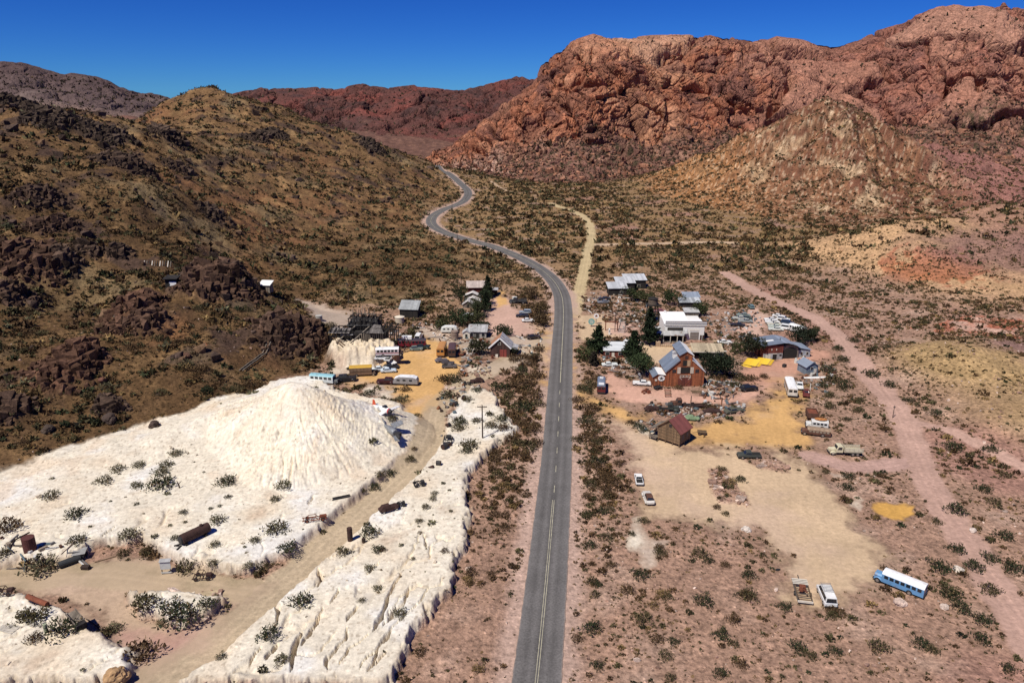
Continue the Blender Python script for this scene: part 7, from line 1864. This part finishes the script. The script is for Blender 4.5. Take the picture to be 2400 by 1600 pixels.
# scattered blocks on rock bands and slopes
x, y = scatter(60000, 150, 760); p = gl('rk', x, y) * .9 + gl('hill', x, y) * gl('lh', x, y) * .035; k = rng.random(len(x)) < p * np.where(y > 380, .35, .5); x, y = x[k], y[k]; n = len(x)
s = np.clip(np.exp(rng.normal(-.35, .5, n)), .3, 2.4) * np.where(y > 380, 1.4, 1)
o = rock_obj('rocks', x, y, gl('z', x, y), s, np.where((rng.random(n) < .3)[:, None], np.array([[.14, .085, .05]]), np.array([[.075, .05, .038]])) * rng.uniform(.6, 1.5, (n, 1)))
tag(o, 'countless dark angular rocks breaking through the brown hillsides', 'rocks', kind='stuff')
# boulders and brush on the aprons and ledges of the mountains
parts = []
for lb, (co, nrm, tf) in MT.items():
    red = 'red' in lb; w = (np.where(tf < .45, 1.0, .16) if red else np.full(len(tf), .3)) * np.clip(nrm[:, 2] * 1.4, 0, 1) * (tf < .86) * (np.abs(co[:, 0]) < co[:, 1] * .85)
    m = int(5500 if red else 1500); ix = rng.choice(len(co), m, p=w / w.sum()); ss = rng.uniform(1.0, 2.4, m) * np.hypot(co[ix, 0], co[ix, 1]) / 1000
    P = co[ix][:, None] + rng.normal(0, .4, (m, 5, 3)) * ss[:, None, None] + np.array([0, 0, .4])
    C = np.array([(.05, .042, .022), (.04, .03, .02), (.075, .05, .03)])[rng.integers(0, 3, m)]
    parts.append(leaves(P.reshape(-1, 3), np.repeat(ss, 5) * .95, np.repeat(C, 5, 0), .3, .4, .9))
    if red:
        w2 = w * (tf < .5); m2 = 7000; jx = rng.choice(len(co), m2, p=w2 / w2.sum()); s2 = np.clip(np.exp(rng.normal(.2, .6, m2)), .6, 3.6)
        o = rock_obj('boulders', co[jx, 0], co[jx, 1], co[jx, 2], s2, np.where((rng.random(m2) < .5)[:, None], np.array([[.32, .155, .095]]), np.array([[.19, .095, .07]])) * rng.uniform(.6, 1.35, (m2, 1)))
        tag(o, 'tumbled red boulders covering the foot of the red mountain', 'boulders', kind='stuff')
V = np.concatenate([p[0] for p in parts]); Kc = np.concatenate([p[2] for p in parts])
o = mesh_np('scrub', V, np.arange(len(V)).reshape(-1, 4), M_LEAF, np.concatenate([Kc, np.ones((len(Kc), 1))], 1), smooth=False)
tag(o, 'sparse dark brush growing on the mountain aprons and ledges', 'scrub', kind='stuff')

# ---- loose stones
xs, ys = scatter(80000, 72, 300); lot, trk, wh, drr, isl = gl('lot', xs, ys), gl('trk', xs, ys), gl('white', xs, ys), gl('dr', xs, ys), gl('isle', xs, ys)
p = np.where(xs > 10, .32, .12) * (1 - lot) * (1 - trk) * sstep(4.0, 5, drr) * (1 - wh * .75) + isl * (1 - wh) * 2.6
p = p * np.clip(.5 + 2.2 * fbm2(xs / 12, ys / 12, 3, 310), .1, 2.2); k = rng.random(len(xs)) < p * .55; xs, ys = xs[k], ys[k]
n = len(xs); s = np.clip(np.exp(rng.normal(-1.95, .55, n)), .06, .7) * np.where(isl[k] > .4, 1.8, 1)
c = np.where((rng.random(n) < .3)[:, None], np.array([[.55, .42, .34]]), np.array([[.32, .20, .15]])) * rng.uniform(.6, 1.3, (n, 1)); c = np.where((wh[k] > .4)[:, None], c * 0 + np.array([[.6, .5, .38]]), c)
o = rock_obj('gravel', xs, ys, gl('z', xs, ys), s, c, sink=.1)
tag(o, 'loose pale and rust coloured stones strewn over the ground', 'stones', kind='stuff')

# ---- scrap iron, timber and tin lying about the yards
YARDS = [([(1365,690),(1440,680),(1520,700),(1530,760),(1470,775),(1400,740),(1365,730)], 210), ([(880,775),(1000,765),(1000,800),(880,815)], 60), ([(1060,795),(1140,790),(1150,880),(1085,885)], 110), ([(1640,890),(1735,895),(1730,950),(1650,945)], 90),
 ([(1650,740),(1740,730),(1770,800),(1690,835)], 110), ([(1512,945),(1745,950),(1740,978),(1600,985),(1520,970)], 130), ([(1870,835),(1960,870),(1930,940),(1880,905)], 70), ([(1400,835),(1520,850),(1510,890),(1410,870)], 60), ([(1215,790),(1270,780),(1275,850),(1215,860)], 40), ([(780,780),(900,790),(900,815),(790,820)], 70), ([(1020,930),(1095,900),(1070,1010),(1040,1060)], 40), ([(0,1280),(210,1290),(210,1335),(20,1345)], 30), ([(955,760),(1060,750),(1100,800),(1000,800)], 60), ([(1690,720),(1780,735),(1790,770),(1720,790)], 70), ([(1480,985),(1540,990),(1540,1020),(1500,1010)], 20), ([(870,835),(890,830),(900,870),(880,880)], 20)]
b = MB(); cc = []
PALC = [(.10, .05, .035), (.05, .035, .03), (.20, .09, .05), (.45, .42, .38), (.30, .24, .18), (.16, .15, .15), (.60, .58, .55), (.12, .16, .18)]
for pts, n in YARDS:
    P = poly(pts); lo, hi = P.min(0), P.max(0); got = 0
    while got < n:
        q = rng.uniform(lo, hi)
        if not inside(q[:1], q[1:], P)[0]: got += .02; continue
        got += 1; z = Zg(q[0], q[1]); nv = len(b.v); t = rng.random()
        if t < .45: b.box(q[0], q[1], z - .05, rng.uniform(.3, 1.4), rng.uniform(.2, .8), rng.uniform(.15, .8), rng.uniform(0, 180), rng.uniform(-12, 12))
        elif t < .8: a = rng.uniform(0, 6.28); L = rng.uniform(.6, 2.2); b.bar((q[0] - math.cos(a) * L, q[1] - math.sin(a) * L, z + .1), (q[0] + math.cos(a) * L, q[1] + math.sin(a) * L, z + rng.uniform(.1, .7)), rng.uniform(.08, .25))
        else: r_ = rng.uniform(.2, .5); b.cyl((q[0], q[1], z), (q[0] + rng.uniform(-.5, .5), q[1], z + rng.uniform(.3, .9)), r_, n=8)
        cc += [PALC[rng.integers(0, len(PALC))]] * (len(b.v) - nv)
o = b.build('debris', M_STONE); a_ = o.data.attributes.new('Col', 'FLOAT_COLOR', 'POINT')
if len(o.data.vertices) == len(cc): a_.data.foreach_set('color', np.concatenate([np.array(cc), np.full((len(cc), 1), .5)], 1).astype(np.float32).ravel())
tag(o, 'scrap iron, timber ends and tin lying about the yards of the town', 'debris', kind='stuff')

# ---- trees
BARK = mat('bark', (.07, .05, .038), .95, 0, .3, 3)
def tree(label, px, py, h, r, kind='round', name='tree', col=(.035, .048, .02), seed=1, mark=None, n=900):
    rt = root(name, label, 'tree', G(px, py), random.uniform(0, 360), None, mark); q = np.random.default_rng(seed)
    b = MB().cyl((0, 0, -.4), (0, 0, h * (.85 if kind == 'pine' else .45)), .035 * h + .06, .03, n=9)
    if kind == 'pine':
        cols = []; P = []; D = []
        nw = int(h * 2.3)
        for i in range(nw):
            t = (i + .5) / nw; z = h * (.12 + .86 * t); rr = 1.25 * r * (1 - t) ** .75 * q.uniform(.75, 1.1) + .2
            for j in range(int(8 + 7 * (1 - t))):
                a = q.uniform(0, 6.28); L = rr * q.uniform(.65, 1.12); m = int(6 + 9 * (1 - t))
                u = q.uniform(.15, 1, m); P.append(np.stack([np.cos(a) * L * u, np.sin(a) * L * u, z - .18 * L * u + .25 * u * u * L], 1) + q.normal(0, .10 + .02 * h / 8, (m, 3)))
                if i % 2 == 0 and j < 4: b.bar((0, 0, z), (math.cos(a) * L * .85, math.sin(a) * L * .85, z - .02 * L), .06)
        P = np.concatenate(P); sz = q.uniform(.4, .8, len(P)) * (h / 9) ** .4; up = .15
    else:
        P = []
        nl = 9
        for i in range(nl):
            a = q.uniform(0, 6.28); d = r * q.uniform(.2, .75); c = np.array([math.cos(a) * d, math.sin(a) * d, h * q.uniform(.38, .8)]); rr = r * q.uniform(.42, .66)
            b.cyl((0, 0, h * .2), tuple(c), .05 * h ** .5, .03, n=6)
            m = n // nl; v = q.normal(size=(m, 3)); v /= np.linalg.norm(v, axis=1)[:, None]; v *= (q.uniform(.45, 1, m) ** .5)[:, None]
            P.append(c + v * np.array([rr, rr, rr * .8]))
        P = np.concatenate(P); P[:, 2] = np.maximum(P[:, 2], .15); sz = q.uniform(.35, .65, len(P)); up = .3
    b.build('trunk', BARK, rt)
    C = np.tile(np.array(col), (len(P), 1)) * (1 + .35 * np.sign(fbm3(P[:, 0] * .9 + seed, P[:, 1] * .9, P[:, 2] * .9, 2, 5))[:, None] * q.uniform(0, 1, (len(P), 1)))
    V, F, Kc = leaves(P, sz, C, up, .3, .6, q)
    o = mesh_np('crown', V, F, M_LEAF, np.concatenate([Kc, np.ones((len(Kc), 1))], 1), smooth=False); o.parent = rt
DKG, OLV = (.022, .034, .014), (.05, .052, .022)
tree('dark pine left of the white roofed cabin', 1401, 828, 9.5, 3.4, 'pine', 'pine_tree', DKG, 3, 'left pine')
tree('tall dark cypress like pine directly in front of the water tower', 1521, 806, 12.5, 3.0, 'pine', 'pine_tree', (.018, .026, .013), 4, 'tall dark pine')
tree('broad dark pine right of the white roofed cabin', 1485, 846, 10.0, 4.0, 'pine', 'pine_tree', DKG, 5, 'broad pine')
tree('large bushy green tree below the broad pine left of the barn', 1500, 878, 6.8, 4.6, 'round', 'tree', (.035, .05, .02), 6, 'bushy tree left of the barn', 1500)
tree('low bushy green tree below the left pine', 1375, 846, 4.2, 3.0, 'round', 'tree', (.05, .058, .022), 7, None, 700)
tree('low dark conifer bush between the left pine and the road junction', 1388, 826, 4.0, 2.4, 'round', 'tree', DKG, 17, None, 600)
tree('slim dark juniper in the stony garden below the left pine', 1391, 857, 4.5, 1.3, 'pine', 'juniper', (.035, .028, .02), 8)
tree('dark green tree close to the right side of the red barn', 1668, 880, 7.0, 4.4, 'round', 'tree', (.02, .026, .014), 9, 'dark trees right of the barn', 1500)
tree('dark green tree standing between the barn trees and the canoes', 1698, 884, 6.2, 4.6, 'round', 'tree', (.02, .028, .014), 10, None, 1500)
tree('tall dark tree at the left wall of the red workshop', 1762, 838, 7.8, 3.8, 'round', 'tree', (.024, .028, .015), 11, 'tree left of the workshop', 1300)
tree('brown green tree left of the workshop tree behind the barn', 1735, 830, 4.0, 3.0, 'round', 'tree', OLV, 12, None, 600)
tree('dark tree behind the right end of the workshop roof', 1868, 808, 6.0, 4.0, 'round', 'tree', (.018, .024, .013), 13, None, 1100)
tree('dark tree right of the white camper bus', 1893, 800, 4.5, 3.2, 'round', 'tree', (.025, .032, .016), 14, None, 800)
tree('green tree behind the white roof of the store', 1580, 716, 6.5, 4.2, 'round', 'tree', (.03, .042, .016), 15, 'tree behind the store', 900)
tree('green tree beside the lower corrugated shed', 1637, 738, 5.5, 3.6, 'round', 'tree', (.045, .055, .022), 16, None, 800)
tree('green tree in front of the stepped grey shacks', 1483, 708, 6.0, 4.2, 'round', 'tree', (.04, .052, .02), 18, 'tree by the stepped grey shacks', 900)
tree('olive tree right of the tree before the stepped grey shacks', 1513, 712, 4.6, 3.6, 'round', 'tree', OLV, 19, None, 700)
tree('dark tree against the red house on the left side of the road', 1143, 698, 9.0, 2.1, 'pine', 'pine_tree', (.025, .034, .016), 20, 'tree by the red house')
tree('dark pine right of the stepped white gabled roofs', 1139, 728, 7.5, 2.2, 'pine', 'pine_tree', (.024, .034, .016), 21)
tree('olive green tree left of the stepped white gabled roofs', 1083, 715, 8.0, 3.6, 'round', 'tree', (.042, .046, .02), 22, None, 900)
tree('dark olive tree in front of the stepped white gabled roofs', 1117, 742, 6.5, 4.2, 'round', 'tree', (.034, .04, .018), 32, None, 1200)
tree('dark tree between the red house and the stepped roofs', 1143, 716, 6.0, 3.6, 'round', 'tree', (.025, .034, .016), 33, None, 1000)
tree('low dark tree at the front corner of the pink lot', 1128, 778, 3.6, 3.0, 'round', 'tree', (.03, .036, .018), 34, None, 700)
tree('dark green tree left of the tiny flat roofed shed', 1078, 764, 5.8, 4.2, 'round', 'tree', (.03, .042, .018), 23, None, 1100)
tree('brown green tree right of the tiny flat roofed shed', 1118, 764, 5.8, 3.8, 'round', 'tree', OLV, 24, None, 1000)
tree('low olive tree behind the white travel trailer', 1036, 772, 3.6, 3.0, 'round', 'tree', OLV, 25, None, 600)
tree('dark olive tree left of the small dark barn', 1124, 832, 5.2, 3.6, 'round', 'tree', (.035, .035, .017), 26, 'olive tree by the small barn', 1000)
tree('round dark bush tree on the lot above the small dark barn', 1180, 785, 3.0, 3.2, 'round', 'tree', (.03, .038, .018), 27, 'bush tree above the small barn', 800)
tree('dark shade tree hugging the right side of the small dark barn', 1198, 832, 2.8, 2.2, 'round', 'tree', (.025, .03, .016), 28, None, 500)
tree('brown leafed bush tree where the road bends by the pink lot', 1262, 735, 4.8, 3.6, 'round', 'tree', (.09, .06, .028), 29, None, 800)
tree('second brown bush tree above the black sedan by the road bend', 1272, 762, 4.4, 3.4, 'round', 'tree', (.075, .05, .025), 30, None, 800)
tree('brown bush tree at the roadside above the pink lot', 1248, 700, 4.6, 4.0, 'round', 'tree', (.095, .06, .03), 31, None, 800)
